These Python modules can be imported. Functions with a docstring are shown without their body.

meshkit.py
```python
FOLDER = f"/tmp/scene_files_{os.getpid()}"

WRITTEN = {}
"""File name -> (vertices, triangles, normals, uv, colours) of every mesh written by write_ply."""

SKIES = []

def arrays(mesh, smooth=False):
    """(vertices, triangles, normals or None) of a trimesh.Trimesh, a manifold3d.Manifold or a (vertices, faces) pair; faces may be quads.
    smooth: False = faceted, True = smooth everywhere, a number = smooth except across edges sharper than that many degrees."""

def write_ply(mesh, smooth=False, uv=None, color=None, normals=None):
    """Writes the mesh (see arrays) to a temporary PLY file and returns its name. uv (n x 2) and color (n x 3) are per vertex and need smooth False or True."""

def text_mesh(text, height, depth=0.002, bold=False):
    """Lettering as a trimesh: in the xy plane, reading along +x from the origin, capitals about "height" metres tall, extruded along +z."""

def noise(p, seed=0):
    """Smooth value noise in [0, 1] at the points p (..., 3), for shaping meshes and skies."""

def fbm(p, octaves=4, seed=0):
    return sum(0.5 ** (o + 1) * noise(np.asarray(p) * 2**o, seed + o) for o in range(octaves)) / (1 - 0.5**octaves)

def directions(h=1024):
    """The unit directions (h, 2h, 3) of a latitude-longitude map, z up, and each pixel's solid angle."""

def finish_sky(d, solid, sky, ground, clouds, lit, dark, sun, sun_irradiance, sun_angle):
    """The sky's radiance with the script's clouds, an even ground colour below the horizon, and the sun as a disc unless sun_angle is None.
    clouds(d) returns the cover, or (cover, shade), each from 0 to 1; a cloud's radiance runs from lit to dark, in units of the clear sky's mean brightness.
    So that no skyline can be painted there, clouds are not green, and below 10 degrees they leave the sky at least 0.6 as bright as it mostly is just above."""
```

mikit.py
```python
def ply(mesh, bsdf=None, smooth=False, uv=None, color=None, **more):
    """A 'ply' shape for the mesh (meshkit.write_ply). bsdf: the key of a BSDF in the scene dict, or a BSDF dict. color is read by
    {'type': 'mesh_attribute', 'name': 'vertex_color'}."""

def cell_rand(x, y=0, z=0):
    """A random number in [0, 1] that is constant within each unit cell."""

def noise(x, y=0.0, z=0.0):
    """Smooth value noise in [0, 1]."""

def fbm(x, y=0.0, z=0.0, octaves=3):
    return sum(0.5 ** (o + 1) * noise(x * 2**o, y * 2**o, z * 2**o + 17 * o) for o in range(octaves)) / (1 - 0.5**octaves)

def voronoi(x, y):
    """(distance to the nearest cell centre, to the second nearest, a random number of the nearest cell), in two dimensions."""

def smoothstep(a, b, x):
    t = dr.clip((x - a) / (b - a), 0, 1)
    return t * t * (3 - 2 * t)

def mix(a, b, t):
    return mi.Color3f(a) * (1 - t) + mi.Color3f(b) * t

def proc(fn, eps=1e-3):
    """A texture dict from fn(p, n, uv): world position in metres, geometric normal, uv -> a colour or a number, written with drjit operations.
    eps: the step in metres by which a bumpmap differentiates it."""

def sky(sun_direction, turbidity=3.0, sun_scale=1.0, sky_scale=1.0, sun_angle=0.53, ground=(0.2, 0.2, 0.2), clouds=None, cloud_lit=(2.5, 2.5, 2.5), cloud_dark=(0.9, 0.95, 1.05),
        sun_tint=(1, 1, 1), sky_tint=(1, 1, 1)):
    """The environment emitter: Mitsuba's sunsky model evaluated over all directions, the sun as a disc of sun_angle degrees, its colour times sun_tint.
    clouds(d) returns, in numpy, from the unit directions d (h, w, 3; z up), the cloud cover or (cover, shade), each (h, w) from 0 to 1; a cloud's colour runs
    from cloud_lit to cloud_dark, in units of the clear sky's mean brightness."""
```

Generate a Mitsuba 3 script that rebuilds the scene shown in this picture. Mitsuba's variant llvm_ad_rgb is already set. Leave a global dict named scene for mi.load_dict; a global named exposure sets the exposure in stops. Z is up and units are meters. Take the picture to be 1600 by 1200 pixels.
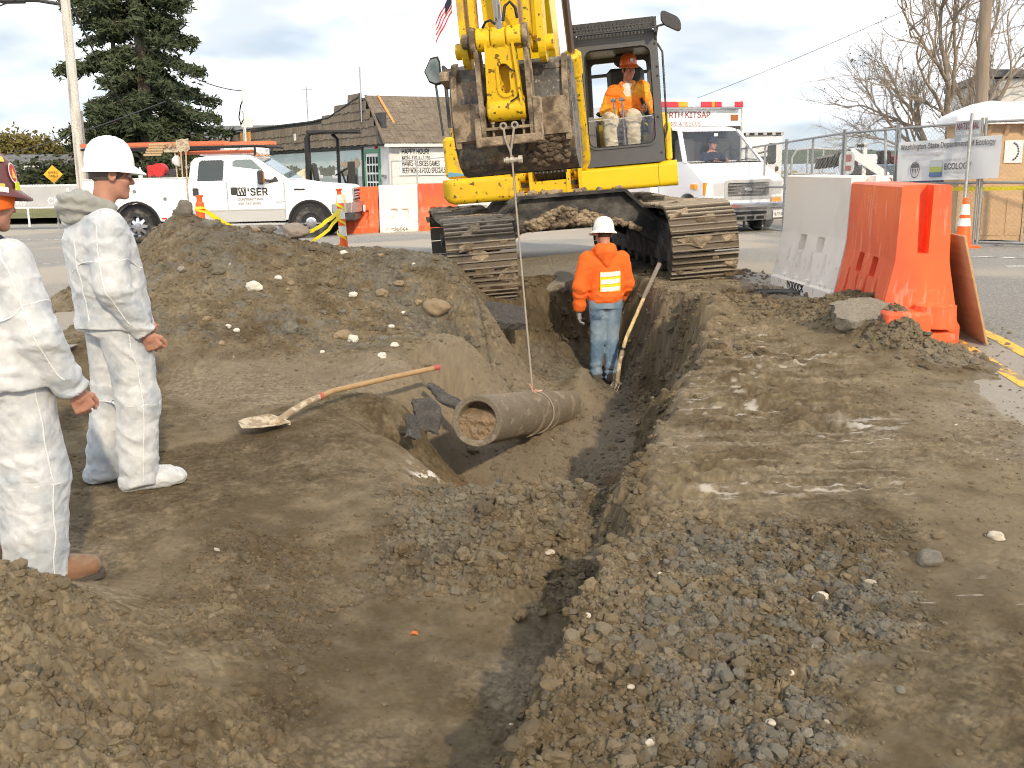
import math, random, numpy as np, trimesh, mitsuba as mi, mikit, meshkit
import drjit as dr
import manifold3d as m3
from scipy.interpolate import RBFInterpolator
from scipy.spatial import cKDTree
from shapely.geometry import Polygon, LineString
T = mi.ScalarTransform4f
scene, labels = {}, {}
rng = np.random.default_rng(11)

# ---------------------------------------------------------------- camera, sky, exposure
CAM_Z, PITCH, ROLL = 1.70, math.atan(340 / 1600), math.radians(0.8)
scene['camera'] = {'type': 'perspective', 'fov': 2 * math.degrees(math.atan(0.5)), 'fov_axis': 'x', 'near_clip': 0.05, 'far_clip': 30000.0,
    'to_world': T().look_at(origin=[0, 0, CAM_Z], target=[0, math.cos(PITCH), CAM_Z - math.sin(PITCH)], up=[math.sin(ROLL), 0, math.cos(ROLL)])}
SUN_EL = math.radians(29)
SUN = [0.32 * math.cos(SUN_EL), -0.947 * math.cos(SUN_EL), math.sin(SUN_EL)]

def cloud_cover(d):
    z = np.maximum(d[..., 2], 0.02)
    q = np.stack([d[..., 0] / (z + 0.35) * 1.5, d[..., 1] / (z + 0.35) * 2.2, z * 3.0], -1)
    a = meshkit.fbm(q * 1.5 + 3.1, 6, 5)
    b = meshkit.fbm(q * 3.1 + 9.7, 5, 9)
    c = np.clip((a - 0.33) / 0.20, 0, 1)
    shade = np.clip((b - 0.44) / 0.22, 0, 1) * 0.8
    return 0.5 + 0.5 * c * c * (3 - 2 * c), shade

scene['sky'] = mikit.sky(SUN, turbidity=3.0, sun_scale=1.0, sun_angle=1.6, sun_tint=(0.94, 0.985, 1.05), ground=(0.2, 0.19, 0.17), clouds=cloud_cover, cloud_lit=(7.5, 7.6, 7.75), cloud_dark=(4.9, 5.5, 6.4))
exposure = 1.3

# ---------------------------------------------------------------- helpers
def numbered(key):
    if key not in scene and key not in labels and not any(k.startswith(key + '__') for k in scene):
        return key
    i = 1
    while f'{key}_{i:03d}' in taken:
        i += 1
    return f'{key}_{i:03d}'
taken = set()
def uniq(key):
    if key not in taken:
        taken.add(key); return key
    i = 1
    while f'{key}_{i:03d}' in taken:
        i += 1
    key = f'{key}_{i:03d}'
    taken.add(key); return key

def say(key, label=None, cat=None, group=None, kind=None):
    d = {}
    if label: d['label'] = label
    if cat: d['category'] = cat
    if group: d['group'] = group
    if kind: d['kind'] = kind
    if d: labels[key] = d

def thing(name, label, cat, group=None):
    k = uniq(name); say(k, label, cat, group); return k

def vf(m):
    if hasattr(m, 'to_mesh'):
        q = m.to_mesh(); return np.array(q.vert_properties[:, :3], float), np.array(q.tri_verts, int)
    if isinstance(m, (tuple, list)) and len(m) == 2 and not isinstance(m[0], trimesh.Trimesh) and not hasattr(m[0], 'to_mesh'):
        v, f = np.asarray(m[0], float), np.asarray(m[1], int)
        if f.shape[1] == 4: f = np.vstack([f[:, [0, 1, 2]], f[:, [0, 2, 3]]])
        return v, f
    return np.array(m.vertices, float), np.array(m.faces, int)

def join(ms):
    vs, fs, n = [], [], 0
    for m in ms:
        v, f = vf(m); vs.append(v); fs.append(f + n); n += len(v)
    return np.vstack(vs), np.vstack(fs)

def xf(m, M):
    v, f = vf(m); M = np.asarray(M, float)
    w = v @ M[:3, :3].T + M[:3, 3]
    if np.linalg.det(M[:3, :3]) < 0: f = f[:, ::-1]
    return w, f

def mv(m, x=0, y=0, z=0):
    v, f = vf(m); return v + np.array([x, y, z], float), f

def add(name, mesh, mat, parent=None, smooth=False, M=None, label=None, cat=None, group=None, kind=None, color=None):
    """one entry of scene: the mesh (or list of meshes, joined) under parent"""
    if isinstance(mesh, list): mesh = join(mesh)
    if M is not None: mesh = xf(mesh, M)
    key = uniq((parent + '__' if parent else '') + name)
    v, f = vf(mesh)
    scene[key] = mikit.ply((v, f), mat, smooth, color=color)
    say(key, label, cat, group, kind)
    return key

def rz(a):
    c, s = math.cos(a), math.sin(a); return np.array([[c, -s, 0, 0], [s, c, 0, 0], [0, 0, 1, 0], [0, 0, 0, 1.0]])
def ry(a):
    c, s = math.cos(a), math.sin(a); return np.array([[c, 0, s, 0], [0, 1, 0, 0], [-s, 0, c, 0], [0, 0, 0, 1.0]])
def rx(a):
    c, s = math.cos(a), math.sin(a); return np.array([[1, 0, 0, 0], [0, c, -s, 0], [0, s, c, 0], [0, 0, 0, 1.0]])
def tr(x, y, z):
    M = np.eye(4); M[:3, 3] = (x, y, z); return M
def sc(x, y=None, z=None):
    return np.diag([x, x if y is None else y, x if z is None else z, 1.0])

def box(x0, x1, y0, y1, z0, z1, b=0.0):
    """axis-aligned box, edges chamfered by b"""
    if b <= 0:
        v = np.array([[x, y, z] for x in (x0, x1) for y in (y0, y1) for z in (z0, z1)], float)
        f = np.array([[0, 1, 3], [0, 3, 2], [4, 6, 7], [4, 7, 5], [0, 4, 5], [0, 5, 1], [2, 3, 7], [2, 7, 6], [0, 2, 6], [0, 6, 4], [1, 5, 7], [1, 7, 3]])
        return v, f
    p = []
    for sx in (0, 1):
        for sy in (0, 1):
            for sz in (0, 1):
                X, Y, Z = (x0, x1)[sx], (y0, y1)[sy], (z0, z1)[sz]
                dx, dy, dz = (b, -b)[sx], (b, -b)[sy], (b, -b)[sz]
                p += [(X, Y + dy, Z + dz), (X + dx, Y, Z + dz), (X + dx, Y + dy, Z)]
    return hull(p)

def hull(p):
    m = m3.Manifold.hull_points(np.asarray(p, float)); return vf(m)

def cbox(c, s, b=0.0):
    return box(c[0] - s[0] / 2, c[0] + s[0] / 2, c[1] - s[1] / 2, c[1] + s[1] / 2, c[2] - s[2] / 2, c[2] + s[2] / 2, b)

def frames(p, closed=False):
    p = np.asarray(p, float)
    t = np.gradient(p, axis=0); t /= np.linalg.norm(t, axis=1, keepdims=True) + 1e-12
    a = np.cross(t[0], [0, 0, 1.0] if abs(t[0, 2]) < 0.9 else [1.0, 0, 0]); a /= np.linalg.norm(a)
    A = [a]
    for i in range(1, len(p)):
        a = A[-1] - t[i] * (A[-1] @ t[i]); a /= np.linalg.norm(a) + 1e-12; A.append(a)
    A = np.array(A); return t, A, np.cross(t, A)

def tube(p, r, n=8, caps=True):
    """tube along the points p; r one radius or one per point"""
    p = np.asarray(p, float); t, A, B = frames(p)
    r = np.broadcast_to(np.asarray(r, float), (len(p),))
    g = np.arange(n) * 2 * math.pi / n
    v = (p[:, None] + r[:, None, None] * (np.cos(g)[None, :, None] * A[:, None] + np.sin(g)[None, :, None] * B[:, None])).reshape(-1, 3)
    f = []
    i, j = np.meshgrid(np.arange(len(p) - 1), np.arange(n), indexing='ij')
    q = np.stack([i * n + j, i * n + (j + 1) % n, (i + 1) * n + (j + 1) % n, (i + 1) * n + j], -1).reshape(-1, 4)
    f = np.vstack([q[:, [0, 1, 2]], q[:, [0, 2, 3]]])
    if caps:
        k = len(v); v = np.vstack([v, p[:1], p[-1:]])
        j = np.arange(n); jn = (j + 1) % n; e = (len(p) - 1) * n
        f = np.vstack([f, np.stack([jn, j, j * 0 + k], 1), np.stack([e + j, e + jn, j * 0 + k + 1], 1)])
    return v, f

def cyl(p0, p1, r, n=16, b=0.0):
    p0, p1 = np.asarray(p0, float), np.asarray(p1, float)
    if b <= 0: return tube([p0, p1], r, n)
    d = (p1 - p0) / np.linalg.norm(p1 - p0)
    return tube([p0, p0 + d * 1e-4, p0 + d * b, p1 - d * b, p1 - d * 1e-4, p1], [r - b, r - b, r, r, r - b, r - b], n)

def lathe(prof, n=32, M=None):
    """profile [(r, z)...] turned about z"""
    prof = np.asarray(prof, float); g = np.arange(n) * 2 * math.pi / n
    v = np.stack([prof[:, 0:1] * np.cos(g), prof[:, 0:1] * np.sin(g), np.repeat(prof[:, 1:2], n, 1)], -1).reshape(-1, 3)
    i, j = np.meshgrid(np.arange(len(prof) - 1), np.arange(n), indexing='ij')
    q = np.stack([i * n + j, i * n + (j + 1) % n, (i + 1) * n + (j + 1) % n, (i + 1) * n + j], -1).reshape(-1, 4)
    f = np.vstack([q[:, [0, 1, 2]], q[:, [0, 2, 3]]])
    return xf((v, f), M) if M is not None else (v, f)

def prism(poly, d0, d1, axis='y', holes=None):
    """a 2-D outline extruded from d0 to d1 along the axis: y -> outline is (x, z); x -> (y, z); z -> (x, y)"""
    P = Polygon(poly, holes) if not isinstance(poly, Polygon) else poly
    m = trimesh.creation.extrude_polygon(P, d1 - d0, engine='earcut')
    v = np.array(m.vertices); f = np.array(m.faces)
    if axis == 'y': w = np.stack([v[:, 0], d0 + v[:, 2], v[:, 1]], 1); f = f[:, ::-1]
    elif axis == 'x': w = np.stack([d0 + v[:, 2], v[:, 0], v[:, 1]], 1)
    else: w = np.stack([v[:, 0], v[:, 1], d0 + v[:, 2]], 1)
    return w, f

def loft(secs, caps=True):
    """closed rings of equal length joined"""
    secs = np.asarray(secs, float); k, n = secs.shape[:2]; v = secs.reshape(-1, 3)
    i, j = np.meshgrid(np.arange(k - 1), np.arange(n), indexing='ij')
    q = np.stack([i * n + j, i * n + (j + 1) % n, (i + 1) * n + (j + 1) % n, (i + 1) * n + j], -1).reshape(-1, 4)
    f = np.vstack([q[:, [0, 1, 2]], q[:, [0, 2, 3]]])
    if caps:
        c0, c1 = secs[0].mean(0), secs[-1].mean(0); a = len(v); v = np.vstack([v, c0, c1]); j = np.arange(n); jn = (j + 1) % n; e = (k - 1) * n
        f = np.vstack([f, np.stack([jn, j, j * 0 + a], 1), np.stack([e + j, e + jn, j * 0 + a + 1], 1)])
    return v, f

def rrect(w, h, r, n=4):
    p = []
    for cx, cy, a0 in ((w / 2 - r, h / 2 - r, 0), (-w / 2 + r, h / 2 - r, 90), (-w / 2 + r, -h / 2 + r, 180), (w / 2 - r, -h / 2 + r, 270)):
        for k in range(n + 1):
            a = math.radians(a0 + 90 * k / n); p.append((cx + r * math.cos(a), cy + r * math.sin(a)))
    return np.array(p)

def basis(o, ex, ey, ez=None):
    M = np.eye(4); ex = np.asarray(ex, float); ey = np.asarray(ey, float)
    M[:3, 0], M[:3, 1] = ex, ey; M[:3, 2] = np.cross(ex, ey) if ez is None else ez; M[:3, 3] = o; return M

def lerp(a, b, t): return a + (b - a) * t
def sstep(a, b, x):
    t = np.clip((x - a) / (b - a), 0, 1); return t * t * (3 - 2 * t)

def sdf_mesh(fn, lo, hi, h, margin=0.03):
    """surface nets of fn(points) = 0 (negative inside) on a grid of step h"""
    lo = np.asarray(lo, float); n = np.ceil((np.asarray(hi, float) - lo) / h).astype(int) + 1
    ax = [lo[i] + np.arange(n[i]) * h for i in range(3)]
    K = 4; n = (np.ceil((n - 1) / K) * K + 1).astype(int); ax = [lo[i] + np.arange(n[i]) * h for i in range(3)]
    cx = [(a[:-1].reshape(-1, K).mean(1) + h / 2) for a in ax]
    C = fn(np.stack(np.meshgrid(*cx, indexing='ij'), -1).reshape(-1, 3)).reshape([len(c) for c in cx])
    near = np.abs(C) < K * h * 1.25 + margin
    D = np.where(C < 0, -1.0, 1.0).astype(np.float32).repeat(K, 0).repeat(K, 1).repeat(K, 2)
    D = np.pad(D, ((0, 1),) * 3, mode='edge'); m = np.zeros(D.shape, bool)
    nb = np.argwhere(near)
    o = np.stack(np.meshgrid(*[np.arange(K + 1)] * 3, indexing='ij'), -1).reshape(-1, 3)
    ii = (nb[:, None] * K + o[None]).reshape(-1, 3); m[tuple(ii.T)] = True
    ii = np.argwhere(m); D[tuple(ii.T)] = fn(lo + ii * h); n = np.array(D.shape)
    S = D < 0
    c = np.zeros(n - 1, int)
    for a, b, e in np.ndindex(2, 2, 2): c += S[a:n[0] - 1 + a, b:n[1] - 1 + b, e:n[2] - 1 + e]
    act = (c > 0) & (c < 8)
    idx = -np.ones(n - 1, int); idx[act] = np.arange(act.sum())
    cells = np.argwhere(act); acc = np.zeros((len(cells), 3)); cnt = np.zeros(len(cells))
    cor = [np.array(x) for x in np.ndindex(2, 2, 2)]
    for u in cor:
        for k in range(3):
            if u[k]: continue
            w = u.copy(); w[k] = 1
            d0 = D[tuple((cells + u).T)]; d1 = D[tuple((cells + w).T)]
            x = (d0 < 0) != (d1 < 0)
            t = np.where(x, d0 / np.where(x, d0 - d1, 1), 0)
            q = np.tile(u, (len(cells), 1)).astype(float); q[:, k] += t
            acc[x] += q[x]; cnt[x] += 1
    v = lo + (cells + acc / np.maximum(cnt, 1)[:, None]) * h
    F = []
    for k in range(3):
        i, j = [(1, 2), (2, 0), (0, 1)][k]
        sl0 = [slice(None)] * 3; sl1 = [slice(None)] * 3
        sl0[k] = slice(0, -1); sl1[k] = slice(1, None)
        A, B = S[tuple(sl0)], S[tuple(sl1)]
        e = np.argwhere(A != B)
        e = e[(e[:, i] > 0) & (e[:, j] > 0) & (e[:, i] < n[i] - 1) & (e[:, j] < n[j] - 1)]
        def at(di, dj):
            q = e.copy(); q[:, i] -= di; q[:, j] -= dj; return idx[tuple(q.T)]
        Q = np.stack([at(0, 0), at(1, 0), at(1, 1), at(0, 1)], 1)
        flip = ~A[tuple(e.T)]
        Q[flip] = Q[flip][:, ::-1]
        F.append(Q)
    F = np.vstack(F)
    return v, np.vstack([F[:, [0, 1, 2]], F[:, [0, 2, 3]]])

# ---------------------------------------------------------------- materials
def mat(key, color, rough=0.6, metal=0.0, spec=0.5, **kw):
    scene[key] = {'type': 'twosided', 'bsdf': {'type': 'principled', 'base_color': {'type': 'rgb', 'value': list(color)} if not isinstance(color, dict) else color,
                  'roughness': rough, 'metallic': metal, 'specular': spec, **kw}}
def bumped(key, color, fn, scale=1.0, rough=0.7, eps=2e-3, **kw):
    scene[key] = {'type': 'twosided', 'bsdf': {'type': 'bumpmap', 'arbitrary': {'type': 'principled', 'base_color': {'type': 'rgb', 'value': list(color)} if not isinstance(color, dict) else color, 'roughness': rough, **kw},
                  'bump_texture': mikit.proc(fn, eps), 'scale': scale}}
VC = {'type': 'mesh_attribute', 'name': 'vertex_color'}
N, FB, SS, MX = mikit.noise, mikit.fbm, mikit.smoothstep, mikit.mix

scene['soil_vc'] = {'type': 'principled', 'base_color': VC, 'roughness': 0.95, 'specular': 0.1}
mat('vc', VC, 0.7)
def asphalt_fn(p, n, uv):
    a = FB(p.x * 0.6, p.y * 0.6, p.z, 4); g = N(p.x * 70, p.y * 70, 1.0); s = SS(0.80, 0.9, N(p.x * 45, p.y * 45, 7.0))
    d = SS(0.42, 0.62, FB(p.x * 0.35 + 4, p.y * 0.35, 2.0, 4))
    c = MX((0.165, 0.160, 0.152), (0.225, 0.216, 0.20), a) * (0.72 + 0.56 * g)
    c = MX(c, (0.30, 0.265, 0.215), d * 0.7)
    return MX(c, (0.3, 0.29, 0.27), s * 0.5)
mat('asphalt', mikit.proc(asphalt_fn), 0.85, spec=0.3)
mat('white_paint_worn', mikit.proc(lambda p, n, uv: MX((0.62, 0.62, 0.6), (0.2, 0.19, 0.18), SS(0.45, 0.62, FB(p.x * 9, p.y * 9, 0.0, 4)))), 0.7)
mat('yellow_paint_worn', mikit.proc(lambda p, n, uv: MX((0.72, 0.40, 0.06), (0.26, 0.2, 0.12), SS(0.48, 0.66, FB(p.x * 8, p.y * 8, 0.0, 4)))), 0.7)
mat('white_car', (0.82, 0.83, 0.84), 0.25, spec=0.5, clearcoat=0.6, clearcoat_gloss=0.9)
mat('white', (0.8, 0.8, 0.79), 0.5)
mat('white_dull', (0.72, 0.72, 0.7), 0.8)
mat('grey_lower', (0.5, 0.5, 0.49), 0.45)
mat('black_rubber', mikit.proc(lambda p, n, uv: MX((0.025, 0.025, 0.026), (0.11, 0.10, 0.09), FB(p.x * 6, p.y * 6, p.z * 6, 3) * 0.7)), 0.85)
mat('black', (0.015, 0.015, 0.016), 0.5)
mat('dark_grey', (0.05, 0.052, 0.056), 0.5)
mat('mid_grey', (0.2, 0.2, 0.205), 0.55)
mat('light_grey', (0.45, 0.45, 0.45), 0.5)
mat('chrome', (0.8, 0.8, 0.82), 0.12, 1.0)
mat('steel', (0.55, 0.55, 0.55), 0.35, 1.0)
mat('galvanised', mikit.proc(lambda p, n, uv: MX((0.27, 0.28, 0.285), (0.40, 0.41, 0.415), N(p.x * 30, p.y * 30, p.z * 30))), 0.5, 0.35)
mat('red', (0.55, 0.03, 0.03), 0.4)
mat('red_lamp', (0.75, 0.03, 0.05), 0.15, clearcoat=0.7)
mat('amber_lamp', (0.9, 0.36, 0.02), 0.15, clearcoat=0.7)
mat('lamp_clear', (0.75, 0.76, 0.78), 0.1, 0.4, clearcoat=1.0)
mat('orange', (0.85, 0.17, 0.03), 0.5)
mat('green', (0.03, 0.16, 0.09), 0.5)
mat('wood_pale', mikit.proc(lambda p, n, uv: MX((0.56, 0.42, 0.25), (0.40, 0.28, 0.15), FB(p.x * 12, p.y * 12, p.z * 60, 3))), 0.7)
mat('tape_yellow', (0.85, 0.72, 0.03), 0.4)
mat('pole_wood_white', mikit.proc(lambda p, n, uv: MX((0.62, 0.59, 0.54), (0.36, 0.31, 0.26), SS(0.5, 0.8, FB(p.x * 14, p.y * 14, p.z * 1.3, 4)))), 0.85)
mat('pole_wood', mikit.proc(lambda p, n, uv: MX((0.22, 0.17, 0.13), (0.36, 0.29, 0.22), FB(p.x * 14, p.y * 14, p.z * 1.3, 4))), 0.9)
mat('letter_black', (0.02, 0.02, 0.022), 0.6)
scene['glass_pane'] = {'type': 'thindielectric', 'int_ior': 1.5}
# ---------------------------------------------------------------- the ground: road, dug-up soil, pit, spoil heaps
# survey of the dug side (x, y, z) in metres
LOW = [(-1.89, 3.55, 0.29), (-1.76, 3.55, 0.25), (-1.61, 3.45, 0.23), (-1.50, 3.43, 0.11), (-1.70, 3.24, 0.26), (-1.35, 3.32, 0.05), (-1.60, 3.18, 0.17), (-1.39, 2.88, 0.10), (-1.35, 2.60, 0.08), (-2.33, 3.50, 0.28), (-1.78, 4.09, -0.02), (-1.42, 3.56, -0.02), (-1.17, 3.64, -0.06), (-1.19, 3.18, -0.07), (-0.97, 2.99, -0.17), (-1.11, 2.88, -0.10), (-0.86, 3.57, -0.16), (-0.79, 3.03, -0.20), (-0.45, 3.12, -0.26), (-0.11, 3.17, -0.30), (-0.27, 3.71, -0.27), (-0.65, 3.95, -0.22), (0.04, 3.83, -0.31), (0.22, 4.32, -0.29), (-1.22, 4.58, -0.03), (-1.64, 4.97, -0.00), (-2.08, 5.44, 0.00), (-2.01, 4.12, 0.00), (-2.14, 6.36, 0.00), (-1.46, 5.89, 0.00), (-1.23, 5.01, -0.02), (-1.00, 5.87, 0.00), (-2.51, 6.47, 0.02), (-2.02, 7.16, 0.02), (-1.34, 7.49, 0.03), (-1.85, 7.84, 0.06), (-2.83, 8.06, 0.08), (-3.31, 7.39, 0.08), (-4.43, 10.03, 0.15), (-1.22, 8.00, 0.07), (-0.85, 8.32, 0.08), (-1.01, 5.09, -0.05), (-0.98, 4.56, -0.12), (-0.71, 4.36, -0.20), (-0.30, 4.29, -0.22), (0.13, 4.34, -0.22), (-0.80, 5.29, -0.03), (-0.53, 5.32, -0.02), (-0.18, 5.27, -0.01), (0.16, 5.26, -0.01), (0.44, 5.23, -0.02), (0.55, 5.02, -0.05), (-0.76, 4.75, -0.10), (-0.32, 4.73, -0.10), (0.14, 4.71, -0.10), (-0.73, 5.57, -0.03), (-0.78, 6.40, -0.03), (-0.75, 7.16, 0.00), (-0.73, 7.86, 0.04), (-0.54, 8.58, 0.08), (-0.54, 7.39, -0.55), (-0.66, 7.68, -0.38), (-0.55, 8.49, -0.32), (-0.34, 7.80, -0.60), (-0.72, 6.85, -0.30), (-0.24, 9.34, -0.22), (0.00, 10.46, -0.25), (-0.06, 10.58, 0.00), (-3.27, 9.80, 0.94), (-3.25, 9.30, 0.66), (-3.15, 8.80, 0.44), (-3.25, 10.50, 1.27), (-3.15, 10.50, 1.20), (-2.99, 10.60, 1.13), (-2.63, 10.70, 1.07), (-2.28, 10.90, 0.95), (-1.76, 11.00, 0.86), (-1.35, 11.00, 0.83), (-1.03, 10.90, 0.81), (-0.71, 10.70, 0.76), (-0.48, 10.50, 0.62), (-0.34, 10.20, 0.45), (-0.21, 9.90, 0.27), (-2.93, 9.40, 0.65), (-2.37, 9.50, 0.63), (-1.81, 9.70, 0.60), (-1.23, 9.90, 0.56), (-0.73, 9.80, 0.45), (-2.71, 8.60, 0.30), (-2.17, 8.60, 0.24), (-1.65, 8.70, 0.21), (-1.12, 8.90, 0.23), (-0.68, 9.00, 0.20), (-0.34, 9.10, 0.07), (0.10, 5.75, -0.50), (0.55, 5.75, -0.50), (-0.35, 5.90, -0.30), (0.20, 6.40, -0.75), (0.60, 6.40, -0.75), (0.35, 7.00, -0.80), (0.75, 7.00, -0.80), (-0.10, 7.00, -0.62), (0.55, 8.00, -0.78), (0.90, 8.00, -0.75), (0.20, 8.00, -0.60), (0.75, 9.00, -0.70), (1.05, 9.00, -0.68), (0.35, 9.20, -0.55), (0.98, 10.30, -0.57), (1.20, 10.30, -0.56), (0.70, 10.40, -0.50), (0.95, 11.00, -0.45), (0.40, 10.80, -0.20), (0.10, 10.60, -0.12), (-0.10, 11.20, 0.25), (0.20, 11.40, 0.20), (0.80, 11.60, -0.10), (1.30, 11.20, -0.30), (-3.00, 1.00, 0.10), (-1.50, 1.00, 0.05), (0.00, 1.00, -0.10), (1.00, 1.00, -0.20), (-5.00, 4.00, 0.10), (-5.00, 6.00, 0.10), (-5.00, 8.00, 0.20), (-6.00, 2.00, 0.10), (-4.20, 11.20, 0.60), (-4.60, 10.20, 0.35), (-3.30, 11.60, 0.75), (-2.00, 12.00, 0.55), (-1.00, 12.00, 0.45), (-3.00, 12.60, 0.30), (-5.00, 12.50, 0.25), (-1.00, 13.00, 0.40), (-2.00, 13.00, 0.35), (0.00, 12.50, 0.42), (1.00, 12.50, 0.43), (2.00, 12.50, 0.45), (-6.00, 10.00, 0.20), (2.00, 5.00, -0.30), (2.00, 8.00, -0.50), (2.20, 11.00, -0.20)]
# top edge of the trench's right-hand wall
STEP = [(0.039, 2.631), (0.129, 3.089), (0.227, 3.448), (0.347, 3.843), (0.486, 4.294), (0.631, 4.888), (0.797, 5.583), (0.938, 6.226), (1.293, 7.515), (1.647, 8.896), (1.720, 9.889), (1.423, 10.708), (1.342, 11.450)]
LOW = np.array(LOW); _rbf = RBFInterpolator(LOW[:, :2], LOW[:, 2], kernel='thin_plate_spline', smoothing=0.002)
_lx, _ly = np.arange(-9, 6.01, .06), np.arange(0, 15.01, .06)
_lg = _rbf(np.stack(np.meshgrid(_lx, _ly, indexing='ij'), -1).reshape(-1, 2)).reshape(len(_lx), len(_ly))
from scipy.ndimage import map_coordinates
STEP = np.array([(-0.16, 0.6)] + STEP + [(1.0, 11.75), (0.45, 11.55), (0.1, 11.2)])
LOWPOLY = np.vstack([STEP, [(-0.3, 11.0), (-0.5, 11.6), (-1.0, 14.5), (-12, 15), (-12, 0.2), (-0.3, 0.2)]])
DIRT = np.array([(3.2, 0.3), (3.0, 2.5), (2.95, 3.6), (3.1, 4.5), (3.0, 5.2), (3.0, 6.1), (3.15, 6.75), (3.42, 7.15), (3.45, 8.0), (3.2, 9.2), (2.75, 9.9), (2.6, 10.9), (2.4, 12.5), (1.4, 12.9), (0.6, 12.9), (0.1, 12.8), (-0.6, 12.6), (-1.6, 12.4), (-3.2, 12.6), (-4.6, 12.0), (-5.0, 10.6), (-4.4, 9.0), (-4.1, 7.0), (-4.3, 5.0), (-5, 3), (-5.5, .3)])

def poly_sd(x, y, P, closed=True):
    """distance to the outline, positive inside"""
    d = np.full(x.shape, 1e9); ins = np.zeros(x.shape, bool); n = len(P)
    for i in range(n if closed else n - 1):
        ax, ay = P[i]; bx, by = P[(i + 1) % n]
        ex, ey = bx - ax, by - ay
        t = np.clip(((x - ax) * ex + (y - ay) * ey) / (ex * ex + ey * ey), 0, 1)
        d = np.minimum(d, (x - ax - t * ex) ** 2 + (y - ay - t * ey) ** 2)
        c = (ay > y) != (by > y)
        ins ^= c & (x < ex * (y - ay) / (ey if ey else 1e-9) + ax)
    return np.where(ins, 1, -1) * np.sqrt(d)

def road_h(x, y):
    z = np.interp(y, [0, 2.6, 7.7, 11, 15, 22, 40, 100, 400], [-0.05, 0.03, 0.36, 0.45, 0.46, 0.27, 0.0, -0.4, -2.0])
    return z + np.clip(x, -12, 0) * 0.03 * sstep(9, 20, y) + np.clip(x, -12, 0) * 0.02 * sstep(4, 8, y) * (1 - sstep(9, 20, y))

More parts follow.
